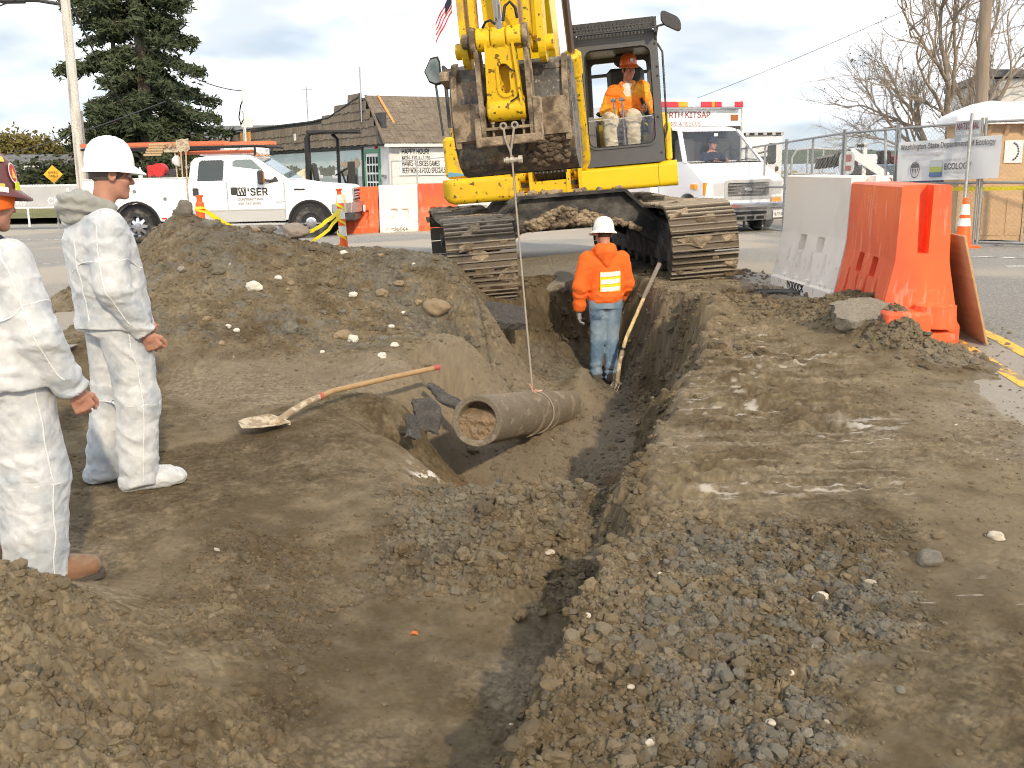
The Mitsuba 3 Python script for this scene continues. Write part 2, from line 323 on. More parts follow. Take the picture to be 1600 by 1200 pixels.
def _n2(x, y, seed):
    ix, iy = np.floor(x), np.floor(y); tx, ty = (x - ix).astype(np.float32), (y - iy).astype(np.float32)
    tx *= tx * (3 - 2 * tx); ty *= ty * (3 - 2 * ty)
    ix, iy = ix.astype(np.int32).view(np.uint32), iy.astype(np.int32).view(np.uint32)
    def r(a, b):
        h = (ix + np.uint32(a)) * np.uint32(374761393) + (iy + np.uint32(b)) * np.uint32(668265263) + np.uint32(seed * 144665 + 7)
        h = (h ^ (h >> np.uint32(13))) * np.uint32(1274126177); h ^= h >> np.uint32(16)
        return (h & np.uint32(0xFFFFFF)).astype(np.float32) * np.float32(1 / 16777215.0)
    a, b, c, d = r(0, 0), r(1, 0), r(0, 1), r(1, 1)
    a += (b - a) * tx; c += (d - c) * tx
    return a + (c - a) * ty
def nz(x, y, s, seed=0, o=4):
    """soft noise 0..1 with its largest features about s across"""
    out, X, Y = 0, x / s + seed * 1.7, y / s - seed * 2.3
    for k in range(o):
        out = out + 0.5 ** (k + 1) * _n2(X, Y, seed * 11 + k); X, Y = 1.6 * X + 1.2 * Y + 5.2, 1.6 * Y - 1.2 * X + 1.3
    return out / (1 - 0.5 ** o)

def worley(x, y, s, seed, fill=1.0):
    """rounded lumps about s across, 0..1, and each lump's own random number"""
    X, Y = x / s, y / s; ix, iy = np.floor(X), np.floor(Y)
    best = np.zeros_like(X); who = np.zeros_like(X)
    for a in (-1, 0, 1):
        for b in (-1, 0, 1):
            cx, cy = ix + a, iy + b
            h = (cx.astype(np.int64) * 374761393 + cy.astype(np.int64) * 668265263 + seed * 977) & 0xFFFFFFFF
            h = ((h ^ (h >> 13)) * 1274126177) & 0xFFFFFFFF; h ^= h >> 16
            r1, r2, r3, r4 = (h & 255) / 255., ((h >> 8) & 255) / 255., ((h >> 16) & 255) / 255., ((h >> 4) & 255) / 255.
            r = 0.28 + 0.42 * r3
            dx, dy = X - cx - r1, Y - cy - r2
            e = dx * (0.7 + .6 * r4) + dy * (r1 - .5) * .8
            v = np.sqrt(np.maximum(r * r - e * e - dy * dy, 0)) * (r4 < fill)
            m = v > best; best = np.where(m, v, best); who = np.where(m, r1 * .5 + r2 * .5, who)
    return best, who

def blob(x, y, pts, w, h):
    """a ridge along pts"""
    d = np.full(x.shape, 1e9); hh = np.zeros(x.shape)
    for i in range(len(pts) - 1):
        a, b = np.array(pts[i]), np.array(pts[i + 1]); e = b - a
        t = np.clip(((x - a[0]) * e[0] + (y - a[1]) * e[1]) / (e @ e), 0, 1)
        q = np.hypot(x - a[0] - t * e[0], y - a[1] - t * e[1])
        m = q < d; d = np.where(m, q, d); hh = np.where(m, lerp(h[i], h[i + 1], t), hh)
    return hh * np.exp(-(d / w) ** 2)

PILE_R = ([(2.05, 9.0), (2.45, 8.6), (2.75, 8.15), (2.9, 7.7), (2.95, 7.35), (3.15, 6.95)], 0.34, [0.10, 0.12, 0.27, 0.25, 0.20, 0.06])
def zones(x, y):
    """how loose and how grey the soil is at each place"""
    w = (nz(x, y, .55, 3) - .5) * .8; w2 = (nz(x, y, .18, 4) - .5) * .4
    berm = sstep(-.12, .2, poly_sd(x, y, np.array([(-.72, 5.42), (.62, 5.4), (.42, 4.3), (-.75, 4.3)])) + w * .3)
    grey_r = sstep(-.1, .25, poly_sd(x, y, np.array([(.28, 3.9), (.5, 4.2), (1.3, 4.28), (1.75, 4.2), (1.5, 3.5), (1.1, 2.9), (.95, 2.3), (.25, 2.3), (.3, 3.2)])) + w * .35)
    edge_r = sstep(.0, .25, .36 - np.abs(poly_sd(x, y, STEP, False) * -1 - .16) + w2) * sstep(4.6, 4.2, y)
    mound = sstep(-.1, .3, poly_sd(x, y, np.array([(-3, 4.0), (-1.55, 3.75), (-1.2, 3.4), (-.62, 3.55), (-.55, 2.3), (-3, 1.5)])) + w * .4)
    left = sstep(-.1, .3, poly_sd(x, y, np.array([(-1.5, 4.6), (-.8, 5.0), (-.7, 4.2), (-.8, 3.5), (-1.5, 3.6)])) + w * .4)
    heap = sstep(-.2, .5, poly_sd(x, y, np.array([(-4.6, 9), (-2.6, 8.2), (-1.2, 8.35), (-.5, 8.6), (.0, 9.6), (-.4, 12), (-3.5, 12.4), (-4.8, 11)])) + w * .4)
    pr = sstep(.02, .12, blob(x, y, *PILE_R) + w2 * .2)
    tracks = sstep(-.05, .2, poly_sd(x, y, np.array([(.62, 4.45), (1.9, 4.5), (2.3, 5.6), (2.5, 6.6), (2.2, 8.2), (1.55, 8.2), (1.05, 6.6)])) + w * .3)
    return berm, grey_r, np.clip(edge_r, 0, 1), mound, left, heap, pr, tracks

def soil(x, y, micro=True):
    """height of the dug soil, its colour, and its signed depth over the road's edge"""
    x = np.asarray(x, float); y = np.asarray(y, float)
    road = road_h(x, y)
    low = map_coordinates(_lg, [(x + 9) / .06, y / .06], order=1, mode='nearest')
    hi = road + blob(x, y, *PILE_R) + blob(x, y, [(1.15, 7.2), (1.5, 8.2), (1.75, 9.0), (1.8, 9.6)], .2, [.03, .10, .12, .06])
    sd = poly_sd(x, y, LOWPOLY)
    j = (nz(x, y, .42, 7, 4) - .5) * .44
    k = sstep(4.5, 6.5, y)
    wall = lerp(0.14, 0.46, k)
    low = low + .30 * np.exp(-(((x - .70) / .17) ** 2 + ((y - 9.98) / .26) ** 2))
    t = sstep(-.02, 1, (sd + j * lerp(.6, .8, k) + (nz(x, y, .16, 8, 3) - .5) * .10 + .10 * k) / wall)
    z = hi * (1 - t) + low * t
    m = poly_sd(x, y, DIRT) + (nz(x, y, .6, 21, 5) - .5) * .9
    if not micro:
        inn = sstep(0, .5, m); return road + (z - road) * inn
    berm, grey_r, edge_r, mound, left, heap, pr, tracks = zones(x, y)
    onwall = np.exp(-((sd - wall * .5) / (.16 + .1 * k)) ** 2)
    loose = np.clip(.10 + .95 * berm + .9 * grey_r + .8 * edge_r + .9 * mound + .5 * left + .55 * heap + .95 * pr + .25 * tracks + .5 * onwall * (1 - k * .6), 0, 1)
    flat = sstep(.46, .62, nz(x, y, .5, 31, 3))
    loose *= 1 - .35 * flat * (1 - np.maximum(mound, pr))
    b1, w1 = worley(x, y, .17, 1, .55); b2, w2 = worley(x + b1 * .02, y, .075, 2, .75); b3, w3 = worley(x, y + b2 * .01, .034, 3, .8); b4, w4 = worley(x, y, .019, 4)
    big = np.clip(mound + .5 * pr + .3 * berm, 0, 1)
    mic = loose * (.045 * b1 * (.25 + .75 * big) + .018 * b2 + .012 * b3) + (.35 + .65 * loose) * .007 * b4
    mic += (nz(x, y, .30, 41, 6) - .5) * (.03 + .10 * mound + .06 * pr + .04 * heap + .16 * onwall) + (nz(x, y, .11, 45, 5) - .5) * .20 * onwall
    bil = np.abs(nz(x, y, .085, 42, 5) - .5) * 2; mic += (.25 - bil) * (.010 + .050 * loose) + (np.abs(nz(x, y, .028, 44, 3) - .5) - .15) * -(.006 + .020 * loose)
    cr = np.abs(nz(x, y, .14, 43, 4) - .5); mic -= .022 * np.exp(-(cr / .016) ** 2) * (.10 + .9 * loose)
    # grouser prints: low ridges across the right-hand ground
    ph = (y * .985 - x * .12 + (nz(x, y, .8, 51, 2) - .5) * .14) / .140
    rd = np.exp(-((ph - np.round(ph)) / .19) ** 2)
    prt = tracks * sstep(.36, .55, nz(x, y, .5, 52, 3))
    mic += .036 * rd * prt * (.5 + nz(x, y, .07, 53, 3)) + tracks * (nz(x * .12 + y * .02, y, .05, 54, 3) - .5) * .024
    sm = (1 - np.clip(loose, 0, 1)) ** 1.5 * sstep(.40, .58, nz(x, y, .7, 34, 3)) * (1 - .8 * tracks) * (1 - onwall); mic = mic * (1 - .8 * sm)
    z = z + mic
    inn = sstep(-.02, .45, m)
    z = road + (z - road) * inn + .014 * sstep(0, .12, m) - .05 * sstep(.03, -.10, m) + mic * .35 * (1 - inn) * sstep(-.06, .1, m)
    # colour: brown glacial soil, grey clay, pale shell and lime specks
    a = nz(x, y, 1.1, 61, 5)[..., None]; c = nz(x, y, .13, 62, 4)[..., None]; g = nz(x, y, .013, 63, 2)[..., None]
    brown = lerp(np.array([.098, .074, .043]), np.array([.190, .152, .097]), sstep(.3, .7, a * .5 + c * .5))
    grey = lerp(np.array([.102, .094, .076]), np.array([.178, .165, .136]), c)
    gq = sstep(.42, .60, nz(x, y, .45, 64, 5) * .6 + w2 * .25 + nz(x, y, .1, 65, 3) * .2)
    gm = np.clip(.10 + .85 * grey_r + .55 * berm + .75 * heap + .15 * left - .1 * mound, 0, 1) * gq + .55 * grey_r * sstep(.35, .6, w2)
    pit = sstep(-.05, .25, poly_sd(x, y, np.array([(-.62, 5.45), (.62, 5.45), (1.0, 7), (1.45, 9), (1.5, 11), (.2, 11.1), (-.15, 9.4), (-.6, 7.6)])) + (nz(x, y, .3, 91, 4) - .5) * .5)
    trench = pit * sstep(6.2, 7.2, y); gm = np.clip(np.maximum(gm, .62 * trench * sstep(.3, .6, nz(x, y, .5, 66, 4))), 0, 1)[..., None]
    col = brown * (1 - gm) + grey * gm
    rust = (sstep(.40, .60, nz(x, y, .5, 67, 4)) * pit * sstep(9, 7.5, y))[..., None]
    col = lerp(col, np.array([.185, .115, .055]), .7 * rust)
    damp = (sstep(.5, .64, nz(x, y, .9, 68, 5)) * (1 - grey_r) * (.25 + .75 * mound))[..., None]
    col = lerp(col, np.array([.060, .044, .030]), .6 * damp)
    scr = (tracks * sstep(.52, .66, nz(x * .10 + y * .015, y, .045, 55, 3)))[..., None]; col = lerp(col, np.array([.245, .205, .145]), .5 * scr)
    dry = (sstep(.5, .66, nz(x, y, 1.3, 71, 4)) * sstep(.55, .1, loose))[..., None]
    col = lerp(col, np.array([.235, .195, .142]), .6 * dry)
    lump = (.80 + .42 * w3)[..., None]; col = col * lerp(lump, 1.0, (sm * .8)[..., None]) * (1 + (.68 * g - .34) * (1 - .6 * sm[..., None]))
    # scraped lime and old paint streaks on the right-hand ground, long across
    st = nz(x * .13 + y * .01, y, .014, 72, 2); pt = nz(x * .6, y, .42, 73, 4)
    near_r = sstep(.30, 0, np.abs(poly_sd(x, y, np.array([(1.25, 3.6), (2.2, 4.0), (2.25, 3.35), (1.3, 3.3)])) - .25)) * (x > .9)
    lime = .5 * sstep(.76, .86, st * .72 + pt * .42) * np.clip(tracks + 1.0 * near_r, 0, 1) * (1 - grey_r)
    lime = np.maximum(lime, .55 * sstep(.52, .66, nz(x * .4, y, .06, 74, 4)) * np.exp(-(((x - 2.05) / .17) ** 2 + ((y - 5.62) / .09) ** 2)) * 1.5)
    lime = np.maximum(lime, .85 * sstep(.5, .56, nz(x, y, .08, 75, 4)) * np.exp(-(((x + .55) / .07) ** 2 + ((y - 6.15) / .28) ** 2)) * 1.6)
    col = lerp(col, np.array([.60, .57, .51]), np.clip(lime, 0, .9)[..., None])
    sh = sstep(.975, .98, w4) * (b4 > .2) * (w1 > .35); col = lerp(col, np.array([.62, .58, .50]), (sh * .9)[..., None])
    dust = sstep(.5, 0, m)[..., None] * sstep(.3, .6, nz(x, y, .2, 76, 4))[..., None]
    col = lerp(col, np.array([.24, .215, .175]), .5 * dust)
    return z, col, m

# the dug soil: rows closer together near the front, where the eye is close to it
_t = np.linspace(0, 1, 860); ROWS = np.concatenate([np.linspace(.8, 2.0, 25)[:-1], 2.0 * (13.0 / 2.0) ** _t])
_a = np.linspace(-1, 1, 940)
GX = _a[None, :] * (0.60 * ROWS[:, None] + 0.35); GY = np.repeat(ROWS[:, None], len(_a), 1)
GZ, GC, GM = soil(GX, GY)
_n = len(_a); _i, _j = np.meshgrid(np.arange(len(ROWS) - 1), np.arange(_n - 1), indexing='ij')
_q = np.stack([_i * _n + _j, _i * _n + _j + 1, (_i + 1) * _n + _j + 1, (_i + 1) * _n + _j], -1).reshape(-1, 4)
_q = _q[(GM.ravel()[_q] > -.2).any(1)]
_v = np.stack([GX, GY, GZ], -1).reshape(-1, 3); _c = GC.reshape(-1, 3)
_use = np.zeros(len(_v), bool); _use[_q] = True; _re = np.cumsum(_use) - 1
_cx, _cy = _v[_q].mean(1)[:, 0], _v[_q].mean(1)[:, 1]
_heap = poly_sd(_cx, _cy, np.array([(-4.7, 9.0), (-3.3, 8.15), (-2.2, 8.05), (-1.2, 8.2), (-.6, 8.5), (-.25, 9.4), (-.1, 10.2), (-.4, 12.6), (-3.6, 12.9), (-5.2, 11.5)])) > 0
_berm = blob(_cx, _cy, *PILE_R) > .045
_mnd = poly_sd(_cx, _cy, np.array([(-3.2, 4.0), (-1.6, 3.72), (-1.3, 3.3), (-1.05, 3.0), (-1.0, 2.4), (-1.3, .8), (-3.2, .8)])) > 0
def _piece(name, sel, **kw):
    q = _q[sel]; u = np.zeros(len(_v), bool); u[q] = True; r = np.cumsum(u) - 1
    add(name, (_v[u], r[q]), 'soil_vc', smooth=True, color=_c[u], **kw)
_piece('soil_ground', ~(_heap | _berm | _mnd), kind='structure', label='brown muddy dug-up ground with grey clods, a step and a pit')
_piece('soil_heap', _heap, label='big brown and grey heap of dug soil and stones beside the trench', cat='soil heap')
_piece('soil_heap', _berm & ~_heap, label='low heap of crumbly brown soil at the foot of the big orange barrier', cat='soil heap')
_piece('soil_heap', _mnd, label='lumpy dark brown soil mound in the near left corner', cat='soil heap')

# the road: one sheet to the shore, open where the soil is dug
def _road_grid(xs, ys, keep):
    X, Y = np.meshgrid(xs, ys); Z = road_h(X, Y); n = len(xs)
    i, j = np.meshgrid(np.arange(len(ys) - 1), np.arange(n - 1), indexing='ij')
    q = np.stack([i * n + j, i * n + j + 1, (i + 1) * n + j + 1, (i + 1) * n + j], -1).reshape(-1, 4)
    c = np.stack([X, Y], -1).reshape(-1, 2)[q].mean(1)
    return np.stack([X, Y, Z], -1).reshape(-1, 3), q[keep(c[:, 0], c[:, 1])]
def _hole(x, y): return ~((poly_sd(x, y, DIRT) > .62) & (np.abs(x) < .60 * y + .15) & (y > 1.0))
_rx = np.concatenate([[-200, -120, -80, -50, -35, -25, -18, -14, -12, -10, -8, -7], np.arange(-6, 4.51, .15), [5, 6, 7, 8, 10, 12, 15, 20, 30, 45, 70, 120]])
_ry = np.concatenate([[-30, -15, -8, -4, -2, -1], np.arange(0, 15.1, .15), [16, 18, 20, 22, 26, 30, 34, 38, 44, 52]])
add('road', _road_grid(_rx, _ry, _hole), 'asphalt', kind='structure', label='grey asphalt road and forecourt behind the dug-up ground')

def ground_z(x, y):
    """height of whatever one stands on at (x, y)"""
    X, Y = np.atleast_1d(np.asarray(x, float)), np.atleast_1d(np.asarray(y, float))
    r = road_h(X, Y); z, c, m = soil(X, Y)
    out = np.where(poly_sd(X, Y, DIRT) > .6, z, np.maximum(r, z)); return out if np.ndim(x) else float(out[0])
# ---------------------------------------------------------------- loose clods, crumbs and stones on the soil
_r = np.random.default_rng(77)
_I1 = trimesh.creation.icosphere(subdivisions=1); _I0 = trimesh.creation.icosahedron()
def _shapes(ico, n, seed):
    r = np.random.default_rng(seed); out = []
    for k in range(n):
        v = np.array(ico.vertices); v = v / np.linalg.norm(v, axis=1, keepdims=True)
        d = .35 + 1.3 * meshkit.fbm(v * 1.7 + r.uniform(0, 90, 3), 4, k); d += r.normal(0, .06, len(v)); v = v * d[:, None] * np.array([1, r.uniform(.65, 1.0), r.uniform(.5, .85)]); out.append(v)
    return np.array(out)
_I2 = trimesh.creation.icosphere(subdivisions=2)
_S2, _S1, _S0 = _shapes(_I2, 24, 4), _shapes(_I1, 24, 5), _shapes(_I0, 24, 6)
def scatter_points(poly, n, weight=None):
    P = Polygon(poly); x0, y0, x1, y1 = P.bounds; out = np.zeros((0, 2))
    while len(out) < n:
        q = np.stack([_r.uniform(x0, x1, 4 * n), _r.uniform(y0, y1, 4 * n)], 1); q = q[poly_sd(q[:, 0], q[:, 1], np.array(poly)) > 0]
        if weight is not None: q = q[_r.random(len(q)) < weight(q[:, 0], q[:, 1])]
        out = np.vstack([out, q])
        if len(q) == 0: break
    return out[:n]
def clods(name, P, size, cols, label, coarse=.026, sink=.42):
    """many separate lumps lying on the soil at the points P, joined as one countless mass"""
    z, c, m = soil(P[:, 0], P[:, 1]); keep = m > -.5; P, z, c, size = P[keep], z[keep], c[keep], size[keep]
    road = road_h(P[:, 0], P[:, 1]); z = np.where(m[keep] < .05, np.maximum(z, road), z)
    V, F, C, nv = [], [], [], 0
    for sel, S, ico in ((size >= coarse * 1.35, _S2, _I2), ((size >= coarse * .55) & (size < coarse * 1.35), _S1, _I1), (size < coarse * .55, _S0, _I0)):
        q = np.nonzero(sel)[0]
        if not len(q): continue
        a = _r.uniform(0, 2 * math.pi, len(q)); t = S[_r.integers(0, len(S), len(q))] * size[q][:, None, None]
        b = _r.normal(0, .5, len(q)); cb, sb = np.cos(b)[:, None], np.sin(b)[:, None]
        x, y, w = t[..., 0], t[..., 1] * cb - t[..., 2] * sb, t[..., 1] * sb + t[..., 2] * cb
        ca, sa = np.cos(a)[:, None], np.sin(a)[:, None]
        v = np.stack([x * ca - y * sa + P[q][:, 0:1], x * sa + y * ca + P[q][:, 1:2], w + (z[q] + size[q] * (.55 - sink))[:, None]], -1)
        f = np.array(ico.faces)[None] + (np.arange(len(q)) * v.shape[1])[:, None, None] + nv
        own = np.array(cols)[_r.integers(0, len(cols), len(q))] * _r.uniform(.8, 1.2, (len(q), 1)); mixc = lerp(c[q], own, _r.uniform(.10, .5, (len(q), 1)))
        V.append(v.reshape(-1, 3)); F.append(f.reshape(-1, 3)); C.append(np.repeat(mixc, v.shape[1], 0)); nv += v.shape[0] * v.shape[1]
    add(name, (np.vstack(V), np.vstack(F)), 'soil_vc', color=np.vstack(C), kind='stuff', label=label, cat='clods')
def sizes(n, lo, hi, p=2.2):
    u = _r.random(n); return (lo ** -p + u * (hi ** -p - lo ** -p)) ** (-1 / p)
BR, GR = [(.15, .112, .07), (.19, .150, .10), (.125, .095, .062), (.165, .12, .07)], [(.150, .137, .107), (.125, .114, .092), (.175, .161, .130), (.138, .125, .098)]
_zz = lambda i: (lambda x, y: np.clip(zones(x, y)[i], 0, 1))
clods('grey_clods', np.vstack([scatter_points([(.1, 2.2), (1.9, 2.2), (1.9, 4.5), (.4, 4.5)], 9500, _zz(1))]), sizes(9500, .005, .034, 2.5), GR + BR[:3], 'loose grey clods and gravel on the near right ground')
clods('brown_clods', np.vstack([scatter_points([(-.9, 4.1), (.8, 4.1), (.8, 5.6), (-.9, 5.6)], 4600, _zz(0)), scatter_points([(-.2, 2.2), (.9, 2.2), (1.0, 4.6), (.2, 4.6)], 3000, _zz(2)), scatter_points([(-2.2, 2.2), (-.5, 2.2), (-.5, 4), (-2.2, 4)], 4200, _zz(3)), scatter_points([(-1.7, 3.3), (-.5, 3.3), (-.5, 5.2), (-1.7, 5.2)], 2200, _zz(4))]), np.concatenate([sizes(4600, .006, .045, 2.4), sizes(3000, .006, .040, 2.5), sizes(4200, .006, .042, 2.5), sizes(2200, .005, .03, 2.6)]), BR + BR[:2] + GR[:2], 'loose brown clods and crumbs around the near trench and mound')
clods('heap_clods', np.vstack([scatter_points([(-4.8, 8), (0, 8), (0, 12.4), (-4.8, 12.4)], 6500, _zz(5)), scatter_points([(1.9, 6.6), (3.4, 6.6), (3.4, 9.3), (1.9, 9.3)], 2600, _zz(6))]), np.concatenate([sizes(6500, .008, .055, 2.7), sizes(2600, .010, .05, 2.6)]), BR + GR + GR, 'loose stones and clods on the slopes of the soil heaps', .035)
_u = _r.uniform(0, 1, 1500); _sp = np.array([LineString(STEP).interpolate(q * LineString(STEP).length).coords[0] for q in _u]); _tn = np.array([LineString(STEP).interpolate(min(q * LineString(STEP).length + .05, LineString(STEP).length)).coords[0] for q in _u]) - _sp
_tn /= np.linalg.norm(_tn, axis=1, keepdims=True) + 1e-9; _off = _r.uniform(-.05, .42, (1500, 1)) * np.where(_sp[:, 1:2] > 5.5, 1, .5)
clods('wall_clods', _sp + np.stack([-_tn[:, 1], _tn[:, 0]], 1) * _off, sizes(1500, .012, .06, 2.0), BR + GR[:1], 'crumbling brown clods on the right wall of the trench')
clods('crumbs', np.vstack([scatter_points([(-2.6, 2.4), (2.4, 2.4), (2.9, 7), (2.4, 8.6), (-3.4, 8.6)], 9000), scatter_points([(2.2, 3.2), (2.9, 4.2), (4.2, 8), (3.2, 9.6), (2.3, 6)], 700), scatter_points([(.9, 7), (1.8, 7), (1.9, 10), (1.2, 10.6)], 700), scatter_points([(-.6, 6), (1.0, 5.8), (1.3, 11), (-.1, 11)], 1500), scatter_points([(1.5, 9.8), (3.0, 9.8), (3.0, 12.2), (1.5, 12.2)], 400)]), np.concatenate([sizes(9000, .004, .022, 2.6), sizes(700, .006, .03), sizes(700, .01, .05), sizes(1500, .008, .05), sizes(400, .01, .05)]), BR + GR[:2], 'small crumbs and pebbles strewn over the trodden ground')
# stones one can pick out
mat('stone_pale', mikit.proc(lambda p, n, uv: MX((0.52, 0.47, 0.38), (0.34, 0.29, 0.22), SS(0.4, 0.65, FB(p.x * 30, p.y * 30, p.z * 30, 4)))), 0.8)
mat('stone_grey', mikit.proc(lambda p, n, uv: MX((0.175, 0.16, 0.13), (0.115, 0.105, 0.085), FB(p.x * 30, p.y * 30, p.z * 30, 4)) * (0.8 + 0.4 * N(p.x * 140, p.y * 140, p.z * 140))), 0.85)
mat('stone_tan', mikit.proc(lambda p, n, uv: MX((0.30, 0.225, 0.135), (0.20, 0.15, 0.095), FB(p.x * 30, p.y * 30, p.z * 30, 4))), 0.85)
_I3 = trimesh.creation.icosphere(subdivisions=3)
def stone(x, y, r, m, label=None, group=None, sq=(1, .8, .6), k=0, lift=0.0):
    I = _I3 if r > .04 else _I2; v = np.array(I.vertices); d = .5 + 1.0 * meshkit.fbm(v * 1.2 + k * 7.7 + x * 3, 5, k); v = v * d[:, None] * np.array(sq) * r; a = x * 91 + y * 57
    return add('stone', xf((v, np.array(I.faces)), rz(a)), m, smooth=50, M=tr(x, y, float(ground_z([x], [y])[0]) + r * sq[2] * .35 + lift), label=label, cat='stone', group=group)
stone(.17, 4.64, .026, 'stone_pale', 'pale flat stone on the clods between pit and step', k=1, sq=(1, .9, .4))
stone(2.03, 4.08, .032, 'stone_pale', 'pale round stone far out on the right-hand mud', k=2, sq=(1.1, .8, .75))
stone(1.13, 3.55, .030, 'stone_pale', 'pale pointed stone on the near grey gravel', k=3, sq=(1.1, .8, .6))
stone(1.66, 3.85, .046, 'stone_grey', 'round grey clay ball at the right end of the grey gravel', k=4, sq=(1.1, .95, .85))
stone(1.37, 3.70, .021, 'stone_pale', 'small oval pale stone behind the grey gravel', k=5, sq=(1.4, .8, .6))
stone(1.21, 2.95, .018, 'stone_grey', 'small blue grey stone alone on the near right mud', k=6, sq=(1.1, .9, .7))
for i, (x, y, r) in enumerate(((.26, 3.42, .015), (.36, 2.96, .013), (.38, 2.66, .015), (.89, 3.05, .014), (.57, 3.76, .014), (1.01, 3.2, .013), (.75, 2.75, .016), (-.32, 2.9, .009), (-.02, 3.4, .010), (.93, 2.79, .012))):
    stone(x, y, r, 'stone_pale', 'small whitish pebble on the soil of the near foreground', 'whitish pebbles in the near foreground', k=i + 10)
stone(-1.38, 8.80, .055, 'stone_shell', 'bright white round stone at the foot of the big heap', k=21, sq=(1, .8, .7)); mat('stone_shell', (0.62, 0.59, 0.52), 0.8)
stone(-2.37, 9.45, .075, 'stone_shell', 'whitish knobbly stone high on the left of the big heap', k=22, sq=(1.1, .7, .7))
stone(-.71, 9.66, .120, 'stone_tan', 'large tan stone on the right end of the big heap', k=23, sq=(1.2, .8, .75))
stone(-1.23, 9.75, .070, 'stone_tan', 'tan wedge-shaped stone in the middle right of the big heap', k=24, sq=(.8, 1.1, .7))
stone(-1.93, 8.86, .070, 'stone_grey', 'round grey cobble low on the front of the big heap', k=25, sq=(1, .9, .9))
stone(-1.47, 8.86, .068, 'stone_tan', 'round tan cobble low on the front of the big heap', k=26, sq=(1.1, .9, .75))
stone(-2.22, 10.72, .115, 'stone_pinkish', 'big pinkish slab of rock on the crest of the big heap', k=27, sq=(1.2, .8, .7), lift=.05); mat('stone_pinkish', mikit.proc(lambda p, n, uv: MX((0.30, 0.25, 0.21), (0.20, 0.175, 0.15), FB(p.x * 14, p.y * 14, p.z * 14, 5))), 0.85)
stone(-2.50, 10.72, .075, 'stone_grey', 'grey rock on the crest of the big heap beside the pinkish slab', k=28, lift=.03)
stone(-.88, 9.70, .048, 'stone_tan', 'small orange tan stone above the large tan stone on the heap', k=29)
stone(-1.08, 9.92, .060, 'stone_tan', 'flat tan stone near the top right of the big heap', k=30, sq=(1.3, .8, .5))
stone(-3.06, 9.55, .050, 'stone_pinkish', 'small pink and white stone at the left of the heap', k=31)
stone(-1.11, 8.8, .050, 'stone_grey', 'grey cobble low on the heap right of the tan cobble', k=32)
stone(-3.27, 10.45, .085, 'stone_grey', 'grey clay lump crowning the peak of the big heap', k=33, sq=(1, .8, 1.1), lift=-.01)
stone(-3.02, 10.4, .10, 'stone_grey', 'wide grey clay lump just below the peak of the heap', k=34, sq=(1.2, .8, .6), lift=-.04)
for i, (x, y) in enumerate(zip(_r.uniform(-2.8, -.7, 26), _r.uniform(8.2, 10.6, 26))):
    stone(x, y, _r.uniform(.022, .045), ('stone_grey', 'stone_tan', 'stone_shell')[i % 3 if i % 7 else 2], ('grey stone among the clods on the front of the big heap', 'tan stone among the clods on the front of the big heap', 'white stone chip among the clods of the big heap')[i % 3 if i % 7 else 2], ('grey stones on the heap', 'tan stones on the heap', 'white stone chips on the heap')[i % 3 if i % 7 else 2], k=i + 40)
add('maple_leaf', [hull([(-.017, 0, .0), (.012, .016, .006), (.02, -.008, .0), (0, -.018, .012), (.0, 0, .016), (-.008, .012, .010)])], 'leaf_orange', M=tr(-.43, 4.02, float(ground_z([-.43], [4.02])[0])), label='scrap of bright orange leaf on the smooth near mud', cat='leaf'); mat('leaf_orange', (0.62, 0.16, 0.04), 0.7)
# ---------------------------------------------------------------- the excavator
def exc_paint(p, n, uv):
    a = FB(p.x * 5, p.y * 5, p.z * 5, 4); s = SS(0.66, 0.72, FB(p.x * 26, p.y * 26, p.z * 20, 3)); r = SS(0.60, 0.74, FB(p.x * 7 + 3, p.y * 7, p.z * 4, 4))
    c = MX((0.80, 0.53, 0.012), (0.66, 0.42, 0.02), a)
    c = MX(c, (0.32, 0.22, 0.10), r * 0.6)
    return MX(c, (0.05, 0.035, 0.02), s * 0.85)
mat('digger_yellow', mikit.proc(exc_paint), 0.45, spec=0.4)
mat('digger_yellow_clean', mikit.proc(lambda p, n, uv: MX((0.82, 0.56, 0.012), (0.70, 0.46, 0.03), SS(0.5, 0.8, FB(p.x * 3, p.y * 3, p.z * 3, 4)))), 0.35, spec=0.5)
def muddy_steel(p, n, uv):
    a = FB(p.x * 5, p.y * 5, p.z * 2.2, 6); b = FB(p.x * 16 + 5, p.y * 16, p.z * 7, 6); g = N(p.x * 80, p.y * 80, p.z * 50)
    c = MX((0.045, 0.045, 0.045), (0.17, 0.16, 0.14), SS(0.3, 0.7, a))
    c = MX(c, (0.30, 0.25, 0.19), SS(0.46, 0.74, b) * 0.6)
    c = MX(c, (0.26, 0.17, 0.10), SS(0.55, 0.70, FB(p.x * 3 - 7, p.y * 3, p.z * 12, 4)) * 0.5)
    s = SS(0.70, 0.76, FB(p.x * 40, p.y * 40, p.z * 30, 3))
    return MX(c, (0.42, 0.38, 0.32), s * 0.6) * (0.7 + 0.6 * g)
mat('bucket_steel', mikit.proc(muddy_steel), 0.6, spec=0.4)
def mud_plate(p, n, uv):
    b = FB(p.x * 11 + 5, p.y * 11, p.z * 9, 4); g = N(p.x * 70, p.y * 70, p.z * 70)
    return MX((0.11, 0.085, 0.06), (0.33, 0.26, 0.18), SS(0.3, 0.66, b)) * (0.7 + 0.6 * g)
mat('mud_plate', mikit.proc(mud_plate), 0.85, spec=0.2)
def car_steel(p, n, uv):
    b = FB(p.x * 6, p.y * 6, p.z * 6, 4); g = N(p.x * 50, p.y * 50, p.z * 50)
    return MX((0.03, 0.03, 0.031), (0.11, 0.105, 0.095), SS(0.35, 0.7, b)) * (0.7 + 0.6 * g)
mat('under_steel', mikit.proc(car_steel), 0.7, spec=0.3)
